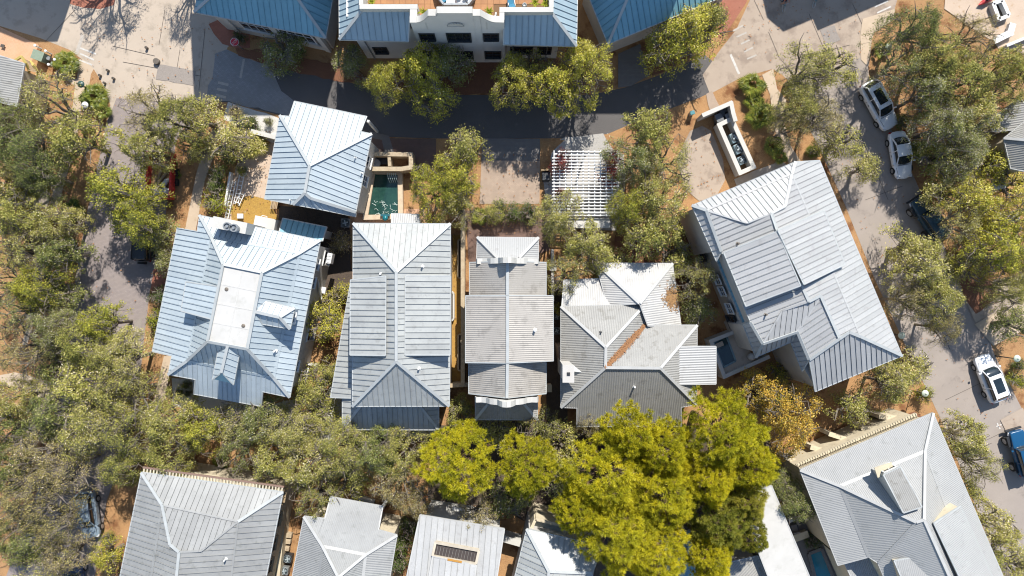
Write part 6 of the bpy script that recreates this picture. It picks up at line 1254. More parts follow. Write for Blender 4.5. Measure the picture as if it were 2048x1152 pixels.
LEAF = {
 'o': leafmat('olive_oak_leaf', [(0.0, (0.144, 0.166, 0.036)), (.35, (0.303, 0.301, 0.068)), (.7, (0.460, 0.429, 0.101)), (.92, (0.618, 0.523, 0.170)), (.90, (0.617, 0.523, 0.207)), (1.0, (0.740, 0.651, 0.436))]),
 'g': leafmat('deep_oak_leaf', [(0.0, (0.099, 0.133, 0.039)), (.4, (0.210, 0.240, 0.064)), (.75, (0.345, 0.341, 0.090)), (.90, (0.483, 0.442, 0.230)), (1.0, (0.628, 0.574, 0.460))]),
 'b': leafmat('bare_oak_leaf', [(0.0, (0.188, 0.172, 0.056)), (.4, (0.355, 0.304, 0.104)), (.8, (0.510, 0.420, 0.168)), (.90, (0.628, 0.513, 0.298)), (1.0, (0.749, 0.634, 0.511))]),
 'y': leafmat('yellow_oak_leaf', [(0.0, (0.157, 0.186, 0.026)), (.4, (0.380, 0.372, 0.046)), (.8, (0.612, 0.547, 0.069)), (.90, (0.727, 0.602, 0.132)), (1.0, (0.774, 0.666, 0.330))]),
 'r': leafmat('rusty_leaf', [(0.0, (0.171, 0.160, 0.027)), (.35, (0.376, 0.304, 0.041)), (.7, (0.581, 0.356, 0.047)), (.90, (0.713, 0.432, 0.070)), (1.0, (0.759, 0.576, 0.160))]),
 'p': leafmat('pine_needle', [(0.0, (0.167, 0.194, 0.014)), (.4, (0.424, 0.397, 0.019)), (.75, (0.693, 0.601, 0.027)), (1.0, (0.765, 0.659, 0.046))], .5, .3),
 'q': leafmat('dull_pine_needle', [(0.0, (0.098, 0.122, 0.018)), (.4, (0.257, 0.262, 0.034)), (.8, (0.434, 0.393, 0.056)), (1.0, (0.534, 0.449, 0.094))], .5, .3),
 'l': leafmat('lime_leaf', [(0.0, (0.126, 0.161, 0.010)), (.5, (0.274, 0.311, 0.021)), (1.0, (0.412, 0.407, 0.042))]),
 'c': leafmat('creeper_leaf', [(0.0, (0.143, 0.018, 0.019)), (.5, (0.315, 0.043, 0.039)), (1.0, (0.429, 0.114, 0.065))]),
 'f': leafmat('palm_leaf', [(0.0, (0.056, 0.082, 0.015)), (.5, (0.128, 0.158, 0.021)), (1.0, (0.236, 0.220, 0.032))], .4, .2),
 'h': leafmat('hedge_leaf', [(0.0, (0.036, 0.072, 0.016)), (.5, (0.086, 0.136, 0.026)), (1.0, (0.186, 0.222, 0.039))]),
}
BARK = mat('oak_bark', (.24, .205, .165), (.15, .125, .10), 3, rough=1, bump=.6, bscale=14); BARK_P = mat('pine_bark', (.20, .12, .08), (.13, .08, .055), 3, rough=1, bump=.6, bscale=12)

def leaf_mesh(name, P, Nn, size, rng, tint, asp=.55):
    """numpy quads: centres P, normals Nn, sizes, tint per leaf"""
    n = len(P); a = rng.normal(size=(n, 3)); u = np.cross(Nn, a); u /= np.linalg.norm(u, axis=1)[:, None] + 1e-9; v = np.cross(Nn, u)
    s = size[:, None]; U = u * s * .5; V = v * s * .5 * asp
    co = np.stack([P - U, P + V * .9, P + U, P - V * .9], 1).reshape(-1, 3)
    me = bpy.data.meshes.new(name); me.vertices.add(4 * n); me.vertices.foreach_set('co', co.ravel().astype(np.float32))
    me.loops.add(4 * n); me.loops.foreach_set('vertex_index', np.arange(4 * n, dtype=np.int32)); me.polygons.add(n); me.polygons.foreach_set('loop_start', np.arange(0, 4 * n, 4, dtype=np.int32)); me.polygons.foreach_set('loop_total', np.full(n, 4, np.int32))
    me.update(calc_edges=True); at_ = me.attributes.new('tint', 'FLOAT', 'FACE'); at_.data.foreach_set('value', tint.astype(np.float32)); me.materials.append(LEAF['o']); return me

def oak_proto(seed, R=4.0, Ht=7.2, nc=205, per=46, leaf=.165, sparse=0.0):
    """live oak: forked trunk, limbs, twigs and leaves gathered at the twig ends"""
    rng = np.random.default_rng(seed); r = random.Random(seed); ph = [r.uniform(0, 6.3) for _ in range(4)]
    def rim(t): return R * (.78 + .12 * math.sin(2 * t + ph[0]) + .12 * math.sin(3 * t + ph[1]) + .11 * math.sin(5 * t + ph[2]) + .06 * math.sin(9 * t + ph[3]))
    C = []; holes = [(r.uniform(-.7, .7) * R, r.uniform(-.7, .7) * R, r.uniform(.10, .22) * R) for _ in range(9)]
    tries = 0
    while len(C) < nc and tries < nc * 30:
        tries += 1
        t = r.uniform(0, 2 * PI); q = math.sqrt(r.random()); rr = q * rim(t); x, y = rr * math.cos(t), rr * math.sin(t)
        if any((x - hx) ** 2 + (y - hy) ** 2 < hr * hr for hx, hy, hr in holes) and r.random() < .85: continue
        bump = .6 * math.sin(x * 1.9 + ph[3]) * math.cos(y * 2.1 + ph[0]) + .35 * math.sin(x * 3.7 + ph[1]) * math.cos(y * 3.3)
        z = Ht * (.93 - .38 * q ** 2.2) + bump * .75 + r.uniform(-.25, .15)
        if r.random() < .28: z -= r.uniform(.5, 1.7)
        C.append((x, y, z))
    C = np.array(C)
    # limbs
    tb = MB(); nodes = []; h0 = Ht * .28
    tb.tube([(0, 0, -.2), (.05, .03, h0 * .6), (.1, 0, h0)], [.26, .21, .19], 8)
    nl = 6
    for k in range(nl):
        t = 2 * PI * k / nl + r.uniform(-.3, .3); L_ = rim(t) * r.uniform(.66, .86); pts = [Vector((.1, 0, h0))]; n = 6
        for i in range(1, n + 1):
            f = i / n; w = r.uniform(-.18, .18) * R * .35
            pts.append(Vector((L_ * f * math.cos(t) - w * math.sin(t), L_ * f * math.sin(t) + w * math.cos(t), h0 + (Ht * .70 - h0) * (1 - (1 - f) ** 1.8) + r.uniform(-.1, .15))))
        tb.tube(pts, [.15 * (1 - .8 * i / n) + .02 for i in range(n + 1)], 6); nodes += pts[1:]
        for j in (2, 3, 4, 5):
            t2 = t + r.choice((-1, 1)) * r.uniform(.5, 1.1); l2 = R * r.uniform(.25, .42); q = pts[j]; e = q + Vector((l2 * math.cos(t2), l2 * math.sin(t2), r.uniform(.2, .9))); m_ = q.lerp(e, .5) + Vector((r.uniform(-.2, .2), r.uniform(-.2, .2), .15)); tb.tube([q, m_, e], [.06, .045, .025], 5); nodes += [m_, e]
    NA = np.array([tuple(v) for v in nodes])
    for c in C:
        d = ((NA - c) ** 2).sum(1); q = Vector(NA[d.argmin()]); e = Vector(c) + Vector((0, 0, .12)); m_ = q.lerp(e, .55) + Vector((r.uniform(-.15, .15), r.uniform(-.15, .15), .1)); tb.tube([q, m_, e], [.03, .022, .012], 4, False)
        for _ in range(2): tb.tube([m_, e + Vector((r.uniform(-.5, .5), r.uniform(-.5, .5), r.uniform(-.05, .3)))], [.016, .007], 3, False)
    ct = rng.uniform(.15, .75, len(C))
    k = np.repeat(np.arange(len(C)), per); keep = rng.random(len(k)) > sparse; k = k[keep]
    off = rng.normal(size=(len(k), 3)) * np.array([.24, .24, .14]); P = C[k] + off
    Nn = rng.normal(size=(len(k), 3)) * .75 + off * 1.2 + np.array([0, 0, 1.15]); Nn /= np.linalg.norm(Nn, axis=1)[:, None]
    size = rng.uniform(.6, 1.35, len(k)) * leaf; tint = np.clip(ct[k] * .55 + rng.normal(.27, .22, len(k)), 0, 1)
    cm = leaf_mesh('crown', P, Nn, size, rng, tint); me = bpy.data.meshes.new('trunk'); me.from_pydata(tb.v, [], tb.f); me.materials.append(BARK); return me, cm

def pine_proto(seed, R=3.6, Ht=11.0, ncl=78, tufts=11, needles=44):
    rng = np.random.default_rng(seed); r = random.Random(seed); ph = [r.uniform(0, 6.3) for _ in range(3)]
    tb = MB(); tb.tube([(0, 0, -.2), (.05, 0, Ht * .4), (0, .05, Ht * .75), (0, 0, Ht * .92)], [.26, .2, .12, .05], 8)
    P = []; T = []; D = []; cl = []; tries = 0
    while len(cl) < ncl and tries < 6000:
        tries += 1
        t = r.uniform(0, 2 * PI); q = math.sqrt(r.random()); rr = q * R * (.86 + .10 * math.sin(3 * t + ph[0]) + .08 * math.sin(5 * t + ph[1])); z = Ht * (.97 - .30 * q ** 1.8) + r.uniform(-.25, .2) - (r.random() < .25) * r.uniform(.6, 1.6)
        c = Vector((rr * math.cos(t), rr * math.sin(t), z))
        if any((c - d).length < .62 for d in cl): continue
        cl.append(c)
    for c in cl:
        z0 = max(Ht * .45, c.z - 1.6 - .25 * math.hypot(c.x, c.y)); q = Vector((0, 0, z0)); m_ = q.lerp(c, .5) + Vector((0, 0, -.1)); tb.tube([q, m_, c], [.05, .035, .02], 4, False)
        base = rng.uniform(.2, .7)
        for k in range(tufts):
            a_ = r.uniform(0, 2 * PI); e = r.random() ** .6; rad = .50 * e; tp = c + Vector((rad * math.cos(a_), rad * math.sin(a_), .36 * (1 - e * e) + r.uniform(-.08, .08))); ax = Vector((math.cos(a_) * e, math.sin(a_) * e, .9)).normalized(); tb.tube([c, tp], [.018, .01], 3, False)
            for i in range(needles):
                d = Vector((r.gauss(0, .75), r.gauss(0, .75), r.gauss(0, .6))) + ax * .9; P.append(tuple(tp)); D.append(tuple(d.normalized() * r.uniform(.24, .40))); T.append(min(1, max(0, base * .7 + r.gauss(.2, .14))))
    P = np.array(P); D = np.array(D); n = len(P); sd = np.cross(D, rng.normal(size=(n, 3))); sd /= np.linalg.norm(sd, axis=1)[:, None] + 1e-9; w = .0135
    co = np.stack([P - sd * w, P + sd * w, P + D + sd * w * .4, P + D - sd * w * .4], 1).reshape(-1, 3)
    me = bpy.data.meshes.new('crown'); me.vertices.add(4 * n); me.vertices.foreach_set('co', co.ravel().astype(np.float32)); me.loops.add(4 * n); me.loops.foreach_set('vertex_index', np.arange(4 * n, dtype=np.int32)); me.polygons.add(n); me.polygons.foreach_set('loop_start', np.arange(0, 4 * n, 4, dtype=np.int32)); me.polygons.foreach_set('loop_total', np.full(n, 4, np.int32)); me.update(calc_edges=True)
    a_ = me.attributes.new('tint', 'FLOAT', 'FACE'); a_.data.foreach_set('value', np.array(T, np.float32)); me.materials.append(LEAF['p']); tm = bpy.data.meshes.new('trunk'); tm.from_pydata(tb.v, [], tb.f); tm.materials.append(BARK_P); return tm, me

OAKS = [oak_proto(s, nc=n_, per=p_, leaf=l_) for s, n_, p_, l_ in ((11, 205, 46, .165), (12, 235, 56, .135), (13, 170, 34, .22), (14, 215, 48, .155), (15, 185, 40, .19))]
THIN = [oak_proto(s, nc=150, per=34, leaf=.14, sparse=.1) for s in (31, 32)]
SMALL = [oak_proto(s, R=2.0, Ht=4.6, nc=70, per=50, leaf=.14) for s in (21, 22, 23)]
SHRUB = [oak_proto(s, R=1.2, Ht=1.6, nc=46, per=46, leaf=.12) for s in (41, 42, 43)]
PINES = [pine_proto(s) for s in (51, 52, 53)]
tcount = [0]
def plant(px, py, r, kind, label, h=None, form=None, cat='tree', group=None, name=None):
    i = tcount[0]; tcount[0] += 1; rr = random.Random(i * 7 + 3)
    pine = kind in 'pq'
    if form is None: form = 'pine' if pine else ('thin' if kind == 'b' or (kind in 'og' and i % 4 == 0 and r > 45) else ('small' if r < 50 else 'oak'))
    L_, R0, H0 = {'pine': (PINES, 3.6, 11.0), 'thin': (THIN, 4.0, 7.2), 'oak': (OAKS, 4.0, 7.2), 'small': (SMALL, 2.0, 4.6), 'shrub': (SHRUB, 1.2, 1.6)}[form]
    if h is None: h = {'pine': 12.0, 'thin': 4.8 + r / 21 * .95, 'oak': 4.6 + r / 21 * 1.0, 'small': 2.2 + r / 21 * 1.2, 'shrub': .7 + r / 21 * .8}[form]
    zc = h * .8; R = r / S * (1 - zc / H) * (1.15 if form != 'pine' else 1.04); c = at(px, py, zc); tm, cm = L_[i % len(L_)]; s = R / R0
    nm = name or {'pine': 'pine_tree', 'thin': 'oak_tree', 'oak': 'oak_tree', 'small': 'small_tree', 'shrub': 'shrub'}[form]
    t = thing(nm, label, cat, (c.x, c.y, 0), rr.uniform(0, 2 * PI), group or ('pines' if pine else 'trees'))
    t.scale = (s, s, h / H0)
    for n_, me, m in (('trunk', tm, BARK_P if pine else BARK), ('crown', cm, LEAF[kind])):
        o = bpy.data.objects.new(n_, me); COL.objects.link(o); o.parent = t; o.material_slots[0].link = 'OBJECT'; o.material_slots[0].material = m
    return t
G1 = 'oaks by the left street'; G2 = 'oaks below the middle houses'; G3 = 'pines below the middle houses'; G4 = 'trees round the alley'; G5 = 'oaks by the right street'
TREES = [
 (90, 205, 72, 'o', 'olive oak touching the left corner house eave', G1), (35, 300, 78, 'g', 'deep green oak at the left edge below the corner house', G1), (135, 275, 68, 'o', 'olive oak between left corner house and brick street', G1),
 (60, 345, 55, 'g', 'deep green oak just above the left garden path', G1),
 (285, 215, 58, 'b', 'thin oak reaching over the junction edge of the brick street', G1), (340, 235, 58, 'o', 'olive oak over the top of the brick street', G1), (395, 235, 46, 'o', 'brownish olive oak at the head of the sandy sidewalk', G1), (285, 292, 50, 'o', 'olive oak just above the red trailer', G1), (378, 292, 32, 'o', 'small olive oak between red trailer and sidewalk', G1),
 (220, 378, 68, 'y', 'bright yellow green oak left of the red trailer', G1), (265, 430, 60, 'y', 'yellow green oak below the red trailer', G1), (300, 462, 42, 'g', 'dark green small oak over the black off road car', G1), (330, 520, 28, 'g', 'dark bushy small tree against the decked house west eave', G1),
 (465, 275, 46, 'o', 'olive small tree above the hedge by the sand yard', G1), (30, 430, 62, 'o', 'olive oak beside the red garden chairs', G1), (95, 445, 52, 'o', 'olive oak below the red garden chairs', G1), (30, 500, 62, 'o', 'grey olive oak at the left edge mid height', G1), (100, 505, 50, 'g', 'dark oak lining the brick street mid left', G1), (60, 570, 58, 'y', 'yellowish oak along the left sand path', G1), (110, 590, 45, 'g', 'deep green small oak right of the left sand path', G1), (20, 620, 60, 'g', 'deep green oak at the left edge below mid height', G1), (95, 660, 50, 'g', 'dark oak where the left sand path ends', G1), (30, 700, 62, 'b', 'bare branched oak at the left edge with pale limbs', G1), (95, 725, 48, 'g', 'green oak above the sandy patch at lower left', G1),
 (192, 648, 52, 'y', 'yellow olive oak over the brick street beside the decked house', G1), (165, 690, 66, 'o', 'olive oak hanging over the brick street centre', G1), (230, 720, 66, 'o', 'olive oak left of the lime ball', G1), (160, 770, 72, 'o', 'olive oak over the lower brick street', G1), (235, 790, 70, 'o', 'dense olive oak below the lime ball', G1), (95, 830, 60, 'g', 'green oak right of the left edge lamp', G1), (20, 800, 50, 'o', 'olive oak at the left edge above its lamp', G1), (170, 855, 78, 'o', 'broad olive oak over the bottom left street', G1), (255, 865, 72, 'o', 'olive oak spreading above the rafter tailed house', G1), (330, 850, 66, 'o', 'olive oak below the sidewalk by the decked house', G1), (395, 860, 52, 'y', 'yellowish oak below the decked house porch', G1), (330, 915, 58, 'o', 'olive oak overhanging the rafter tailed house corner', G1), (60, 920, 70, 'b', 'bare grey oak at the left edge low down', G1), (112, 945, 64, 'b', 'grey twiggy oak left of the pale blue car', G1), (238, 935, 54, 'o', 'olive oak over the pale blue car roof', G1), (45, 1000, 76, 'b', 'grey bare oak in the lower left corner area', G1), (92, 1050, 62, 'b', 'twiggy grey oak beside the pale blue car', G1), (30, 1090, 62, 'g', 'green oak at the left edge near the bottom', G1), (120, 1115, 48, 'b', 'bare twigged oak over the navy car', G1), (205, 1118, 34, 'y', 'small yellow green tree between the two blue cars', G1),
 (450, 855, 50, 'o', 'olive oak under the decked house south porch', G2), (515, 850, 56, 'g', 'grey green oak below the decked house porch end', G2), (575, 870, 58, 'o', 'olive oak right of the decked house porch', G2), (620, 830, 44, 'o', 'small olive tree beside the white sand patch', G2), (470, 905, 50, 'g', 'green oak above the cream rafter tails', G2), (540, 925, 54, 'o', 'olive oak above the rafter tailed house ridge end', G2), (610, 930, 62, 'o', 'olive oak between the two bottom left houses', G2), (680, 900, 62, 'o', 'olive oak below the grey seam house corner', G2), (625, 1000, 52, 'o', 'olive oak beside the square porch roof west side', G2), (690, 960, 48, 'o', 'olive oak above the square porch roof', G2), (750, 910, 56, 'g', 'grey green oak below the grey seam house porch', G2), (800, 910, 54, 'o', 'olive oak left of the first pine', G2), (790, 975, 56, 'b', 'pale twiggy oak right of the square porch roof', G2), (830, 1010, 42, 'b', 'pale small oak above the skylight roof corner', G2), (955, 1035, 40, 'b', 'drooping pale oak over the skylight roof edge', G2), (640, 645, 42, 'y', 'yellow green small tree in the passage by the decked house', G2), (625, 775, 40, 'o', 'olive small tree at the passage lower end', G2), (660, 745, 26, 'o', 'little olive tree beside the ochre gate', G2), (920, 828, 30, 'o', 'little olive tree between grey seam and narrow houses', G2), (990, 868, 42, 'o', 'small olive tree above the second pine', G2), (1080, 862, 46, 'o', 'small olive tree below the narrow house porch', G2), (1120, 900, 48, 'o', 'olive tree right of the second pine', G2), (1175, 850, 30, 'b', 'twiggy little tree at the rambling house corner', G2), (1135, 970, 46, 'g', 'green small tree between the pine groups', G2), (1020, 1000, 44, 'g', 'dark small tree between first and second pines', G2),
 (914, 928, 80, 'p', 'round bright pine, leftmost of the pines', G3, 10), (1057, 938, 66, 'p', 'round bright pine second from the left', G3, 10), (1265, 870, 66, 'p', 'bright pine touching the rambling house eave', G3, 12), (1215, 955, 88, 'p', 'bright pine left of centre in the big pine clump', G3, 12), (1330, 905, 66, 'p', 'bright pine below the rambling house south eave', G3, 12), (1450, 870, 90, 'p', 'big bright pine at the upper right of the pine clump', G3, 12.5), (1330, 985, 84, 'p', 'bright pine at the heart of the pine clump', G3, 12), (1500, 930, 66, 'p', 'bright pine reaching to the orange leaved tree', G3, 11.5), (1240, 1065, 92, 'p', 'bright pine at the lower left of the pine clump', G3, 12), (1160, 1020, 56, 'p', 'smaller bright pine above the half hidden house', G3, 11), (1310, 1110, 78, 'p', 'bright pine at the bottom edge of the pine clump', G3, 12), (1420, 960, 60, 'p', 'bright pine right of the clump heart', G3, 12), (1440, 1040, 74, 'q', 'dull green pine beside the flat white roof', G3, 11), (1490, 1000, 56, 'q', 'dull pine at the top of the flat white roof', G3, 10.5), (1420, 1110, 58, 'p', 'bright pine at the bottom edge by the flat roof', G3, 11), (1505, 1075, 38, 'q', 'small dull pine against the flat white roof', G3, 9),
 (1590, 840, 72, 'r', 'orange and yellow leaved oak above the cream arbor', G2), (1520, 790, 44, 'r', 'yellowing small tree by the curved wall', G2), (1545, 800, 38, 'y', 'yellow small tree between pines and orange oak', G2), (1712, 815, 42, 'o', 'olive small tree over the cream arbor middle', G5), (1795, 770, 50, 'o', 'olive oak at the big white house south corner', G5), (1830, 740, 40, 'o', 'small olive oak left of the white disc lamp', G5), (1590, 1010, 50, 'g', 'green oak over the patio chairs', G2), (1550, 960, 34, 'g', 'green small tree at the head of the flat roof', G2),
 (908, 345, 60, 'y', 'yellow green tree over the brown driveway', G4, 7), (930, 295, 44, 'o', 'tall small tree at the alley end of the brown driveway', G4, 7), (865, 385, 56, 'y', 'yellow green tree beside the fountain pool', G4, 6.5), (915, 410, 48, 'o', 'olive tree above the tan passage wall', G4, 6), (985, 425, 24, 'o', 'tiny olive tree at the hedge end', G4, 3),
 (1115, 430, 52, 'o', 'olive oak over the pergola left corner', G4), (1175, 490, 58, 'o', 'olive oak below the pergola shed', G4), (1135, 545, 50, 'o', 'olive oak over the rambling house north west corner', G4), (1215, 530, 40, 'o', 'small olive oak over the pale wing roof', G4), (1300, 260, 58, 'o', 'olive oak at the alley above the pergola', G4), (1270, 320, 56, 'g', 'green oak at the pergola right edge', G4), (1340, 320, 60, 'o', 'olive oak left of the concrete driveway', G4), (1330, 400, 64, 'o', 'olive oak beside the big white roof tip', G4), (1265, 410, 50, 'y', 'yellowish oak right of the pergola lower end', G4), (1300, 470, 58, 'o', 'olive oak north of the pale wing roof', G4), (1395, 560, 48, 'o', 'olive oak between rambling and white roofed houses', G4), (1400, 620, 38, 'g', 'dark small oak above the raised pool', G4), (1350, 505, 42, 'o', 'small olive oak at the wing roof corner', G4),
 (775, 155, 52, 'y', 'yellow tree before the white building left wing', G4, 8), (840, 130, 56, 'y', 'yellow green tree before the curved gable left side', G4, 8.5), (860, 190, 44, 'y', 'yellow green low boughed tree over the dark alley', G4, 7), (895, 125, 46, 'g', 'dark tree in building shade left of the facade windows', G4, 6), (1025, 155, 52, 'y', 'yellow green tree right of the facade windows', G4, 7.5), (1060, 130, 42, 'o', 'small tree below the right wing windows', G4, 6), (1110, 165, 56, 'y', 'yellow tree over the alley before the right wing', G4, 8), (1175, 130, 66, 'y', 'brightest yellow tree at the right wing corner', G4, 8.5), (1390, 55, 70, 'y', 'yellow olive tree before the garage doors', G4, 8), (1340, 85, 48, 'y', 'yellow green small tree over the garage driveway', G4, 7), (1425, 35, 40, 'o', 'olive small tree beside the red paving right', G4, 7), (560, 95, 46, 'g', 'dark shaded bush tree under the blue roofed building', G4, 3.5), (700, 125, 36, 'g', 'dark shaded tree between the two top buildings', G4, 4),
 (1625, 130, 62, 'o', 'olive oak over the crossing of streets at top right', G5), (1672, 128, 48, 'o', 'olive oak at the street mouth by the pale disc lamp', G5), (1605, 205, 52, 'o', 'olive oak over the curved sand path', G5), (1655, 235, 50, 'b', 'thin oak with a pale long limb over the side street', G5), (1690, 280, 42, 'o', 'olive oak shading the two white cars', G5), (1735, 335, 32, 'o', 'small olive oak left of the white saloon', G5), (1590, 250, 40, 'b', 'thin small oak above the white roof tip', G5),
 (1840, 50, 62, 'g', 'deep green oak at the top edge of the right wood', G5), (1810, 120, 58, 'g', 'deep green oak beside the pale disc lamp', G5), (1890, 110, 68, 'o', 'olive oak upper middle of the right wood', G5), (1868, 180, 56, 'g', 'deep green oak right of the sunroof car', G5), (1930, 165, 70, 'o', 'olive oak in the middle of the right wood', G5), (1985, 140, 56, 'o', 'olive oak below the white square frame', G5), (2030, 130, 50, 'o', 'olive oak at the right edge below the sandy lot', G5), (1912, 245, 62, 'g', 'deep green oak right of the white saloon', G5), (1960, 225, 60, 'o', 'olive oak by the right edge house roof', G5), (2020, 190, 46, 'o', 'olive oak over the right edge house roof top', G5), (1940, 300, 56, 'g', 'deep green oak above the white garden wall', G5), (1892, 312, 46, 'o', 'olive oak beside the orange mulch verge', G5), (1905, 380, 46, 'o', 'olive oak above the dark off road car', G5), (1960, 60, 50, 'b', 'bare grey oak beside the red kayak', G5), (2000, 330, 44, 'y', 'yellow small tree beside the right edge house', G5), (2035, 370, 44, 'y', 'yellow green tree at the right edge by the shed', G5), (1960, 395, 52, 'y', 'yellow green oak left of the grey canopy roof', G5), (1930, 440, 48, 'o', 'olive oak right of the dark off road car', G5), (2010, 500, 66, 'y', 'yellow green oak below the grey canopy roof', G5), (1950, 520, 46, 'o', 'olive oak beside the red mulch drive', G5), (2035, 575, 50, 'o', 'olive oak at the right edge above the drive', G5), (1990, 440, 40, 'y', 'yellow small tree under the grey canopy edge', G5), (1822, 496, 42, 'o', 'olive oak hiding the off road car nose', G5), (1860, 540, 62, 'o', 'olive oak over the side street middle', G5), (1885, 605, 54, 'o', 'olive oak over the side street lower middle', G5), (1830, 600, 46, 'b', 'thin bare oak forking beside the white roof eave', G5), (1900, 655, 40, 'b', 'thin twiggy oak above the white crossover', G5), (2040, 650, 40, 'g', 'green small oak at the right edge lamp', G5),
 (1940, 880, 56, 'o', 'olive oak beside the corner house east eave', G5), (1975, 935, 46, 'o', 'olive oak left of the bright blue car', G5), (1935, 1000, 44, 'o', 'small olive oak below the blue car tree', G5), (2000, 1060, 50, 'o', 'olive oak over the lower side street', G5), (1985, 1120, 42, 'o', 'small olive oak at the bottom right corner house eave', G5), (2040, 1140, 42, 'o', 'olive oak in the bottom right corner', G5), (1905, 860, 28, 'b', 'thin twigs at the corner house tip', G5),
]
TREES += [(-12, 250, 60, 'g', 'deep green oak cut by the left edge level with the junction palms', G1), (-14, 370, 56, 'o', 'olive oak cut by the left edge above the red chairs', G1), (-10, 560, 56, 'o', 'olive oak cut by the left edge by the left sand path', G1), (-12, 860, 56, 'g', 'deep green oak cut by the left edge beside its lamp', G1), (-6, 940, 56, 'g', 'green oak cut by the left edge low down', G1), (-10, 1040, 60, 'b', 'bare oak cut by the left edge near the bottom', G1), (75, 1150, 60, 'o', 'olive oak cut by the bottom left edge', G1), (2060, 440, 56, 'y', 'yellow green oak cut by the right edge beside the canopy roof', G5), (2062, 520, 50, 'o', 'olive oak cut by the right edge above the drive', G5), (2056, 230, 40, 'g', 'green oak cut by the right edge over the corrugated roof', G5)]
for e in TREES: plant(e[0], e[1], e[2], e[3], e[4], e[6] if len(e) > 6 else None, None, 'pine' if e[3] in 'pq' else 'tree', e[5])
# two street trees just beyond the top edge, known from their shadows
plant(150, -190, 78, 'b', 'twiggy street tree beyond the top edge whose shade lies on the junction', 9.5, 'thin', 'tree', 'trees beyond the top edge'); plant(330, -150, 46, 'b', 'narrow street tree beyond the top edge beside the blue roof', 8.5, 'thin', 'tree', 'trees beyond the top edge')
SHRUBS = [(455, 300, 24, 'h', 'clipped olive hedge block above the ladders'), (432, 350, 20, 'h', 'dark hedge block beside the long ladder'), (430, 372, 18, 'h', 'dark hedge block left of the fence rail'), (428, 400, 26, 'l', 'lime green shrub at the lower end of the hedge'), (482, 340, 10, 'l', 'tiny lime shrub at the upper ladder end'), (490, 250, 20, 'h', 'dark low hedge bordering the white sand bed'), (508, 258, 14, 'h', 'dark end of the hedge by the white sand bed'), (505, 240, 9, 'g', 'small round bush alone on the white sand bed'), (535, 242, 9, 'g', 'small bush on the sand near the garage house'), (470, 222, 15, 'b', 'bare twiggy bush on the white sand bed'),
 (680, 485, 22, 'b', 'pale leafless shrub in the passage by the decked house'), (690, 585, 20, 'y', 'yellow twiggy shrub beside the grey seam house'), (665, 600, 22, 'y', 'yellow green shrub in the side passage middle'), (318, 590, 20, 'h', 'dark green shrub by the decked house west wall'), (312, 640, 22, 'l', 'lime spiky shrub below the dark west wall shrub'), (213, 1078, 14, 'l', 'round lime shrub in mulch near the pale blue car'), (800, 1085, 24, 'h', 'hedge between the two bottom middle houses upper end'), (795, 1125, 22, 'h', 'hedge between the two bottom middle houses lower end'), (815, 1055, 20, 'h', 'hedge top beside the skylight roof'), (1000, 423, 20, 'h', 'left clump of the driveway hedge'), (1030, 424, 20, 'h', 'middle clump of the driveway hedge'), (1060, 425, 20, 'h', 'right clump of the driveway hedge'), (1115, 618, 12, 'y', 'leafy twigs in the dark gap by the air conditioners'),
 (1120, 330, 20, 'c', 'red creeper on the pergola left side'), (1128, 312, 16, 'c', 'red creeper on the pergola top left corner'), (1230, 320, 20, 'c', 'red creeper on the pergola top right corner'), (1222, 350, 22, 'c', 'red creeper on the pergola right side'), (1118, 390, 14, 'c', 'red creeper low on the pergola left side'),
 (1560, 745, 22, 'y', 'yellow shrub in the dark corner by the curved wall'), (1630, 300, 14, 'f', 'small green shrub in mulch beside the white roof'), (1765, 840, 18, 'l', 'lime shrub behind the cream arbor'), (1780, 740, 22, 'h', 'dark shrub at the big white house south tip'), (705, 95, 10, 'y', 'tiny yellow flowering shrub between the top buildings'), (585, 100, 22, 'h', 'dark shrub under the long shaded windows'), (480, 75, 12, 'h', 'dark shrub behind the stop sign'), (1640, 1075, 16, 'h', 'dark shrub at the blue pool edge'), (1625, 1085, 14, 'h', 'dark shrub at the head of the blue pool'), (1570, 790, 26, 'h', 'dark shrub in deep shade below the curved wall'),
 (1810, 240, 18, 'f', 'green shrub beside the sunroof car door'), (1815, 290, 16, 'f', 'green shrub beside the white saloon'), (2035, 760, 18, 'l', 'lime shrub in mulch by the crossover'), (2040, 730, 14, 'f', 'green shrub under the right edge lamp'), (1915, 540, 18, 'h', 'dark shrub by the red mulch drive'), (1850, 790, 16, 'l', 'lime shrub under the white disc lamp'),
 (372, 770, 10, 'h', 'small dark plant in the bed left of the decked porch'), (356, 785, 8, 'h', 'small spiky plant below the decked house corner'), (375, 786, 7, 'h', 'tiny dark plant at the decked house porch foot')]
for x, y, r, k, lab in SHRUBS: 
    t = plant(x, y, r, k, lab, {'c': 3.3}.get(k), 'shrub', 'creeper' if k == 'c' else 'shrub', 'creepers on the pergola' if k == 'c' else 'shrubs', 'creeper' if k == 'c' else None)
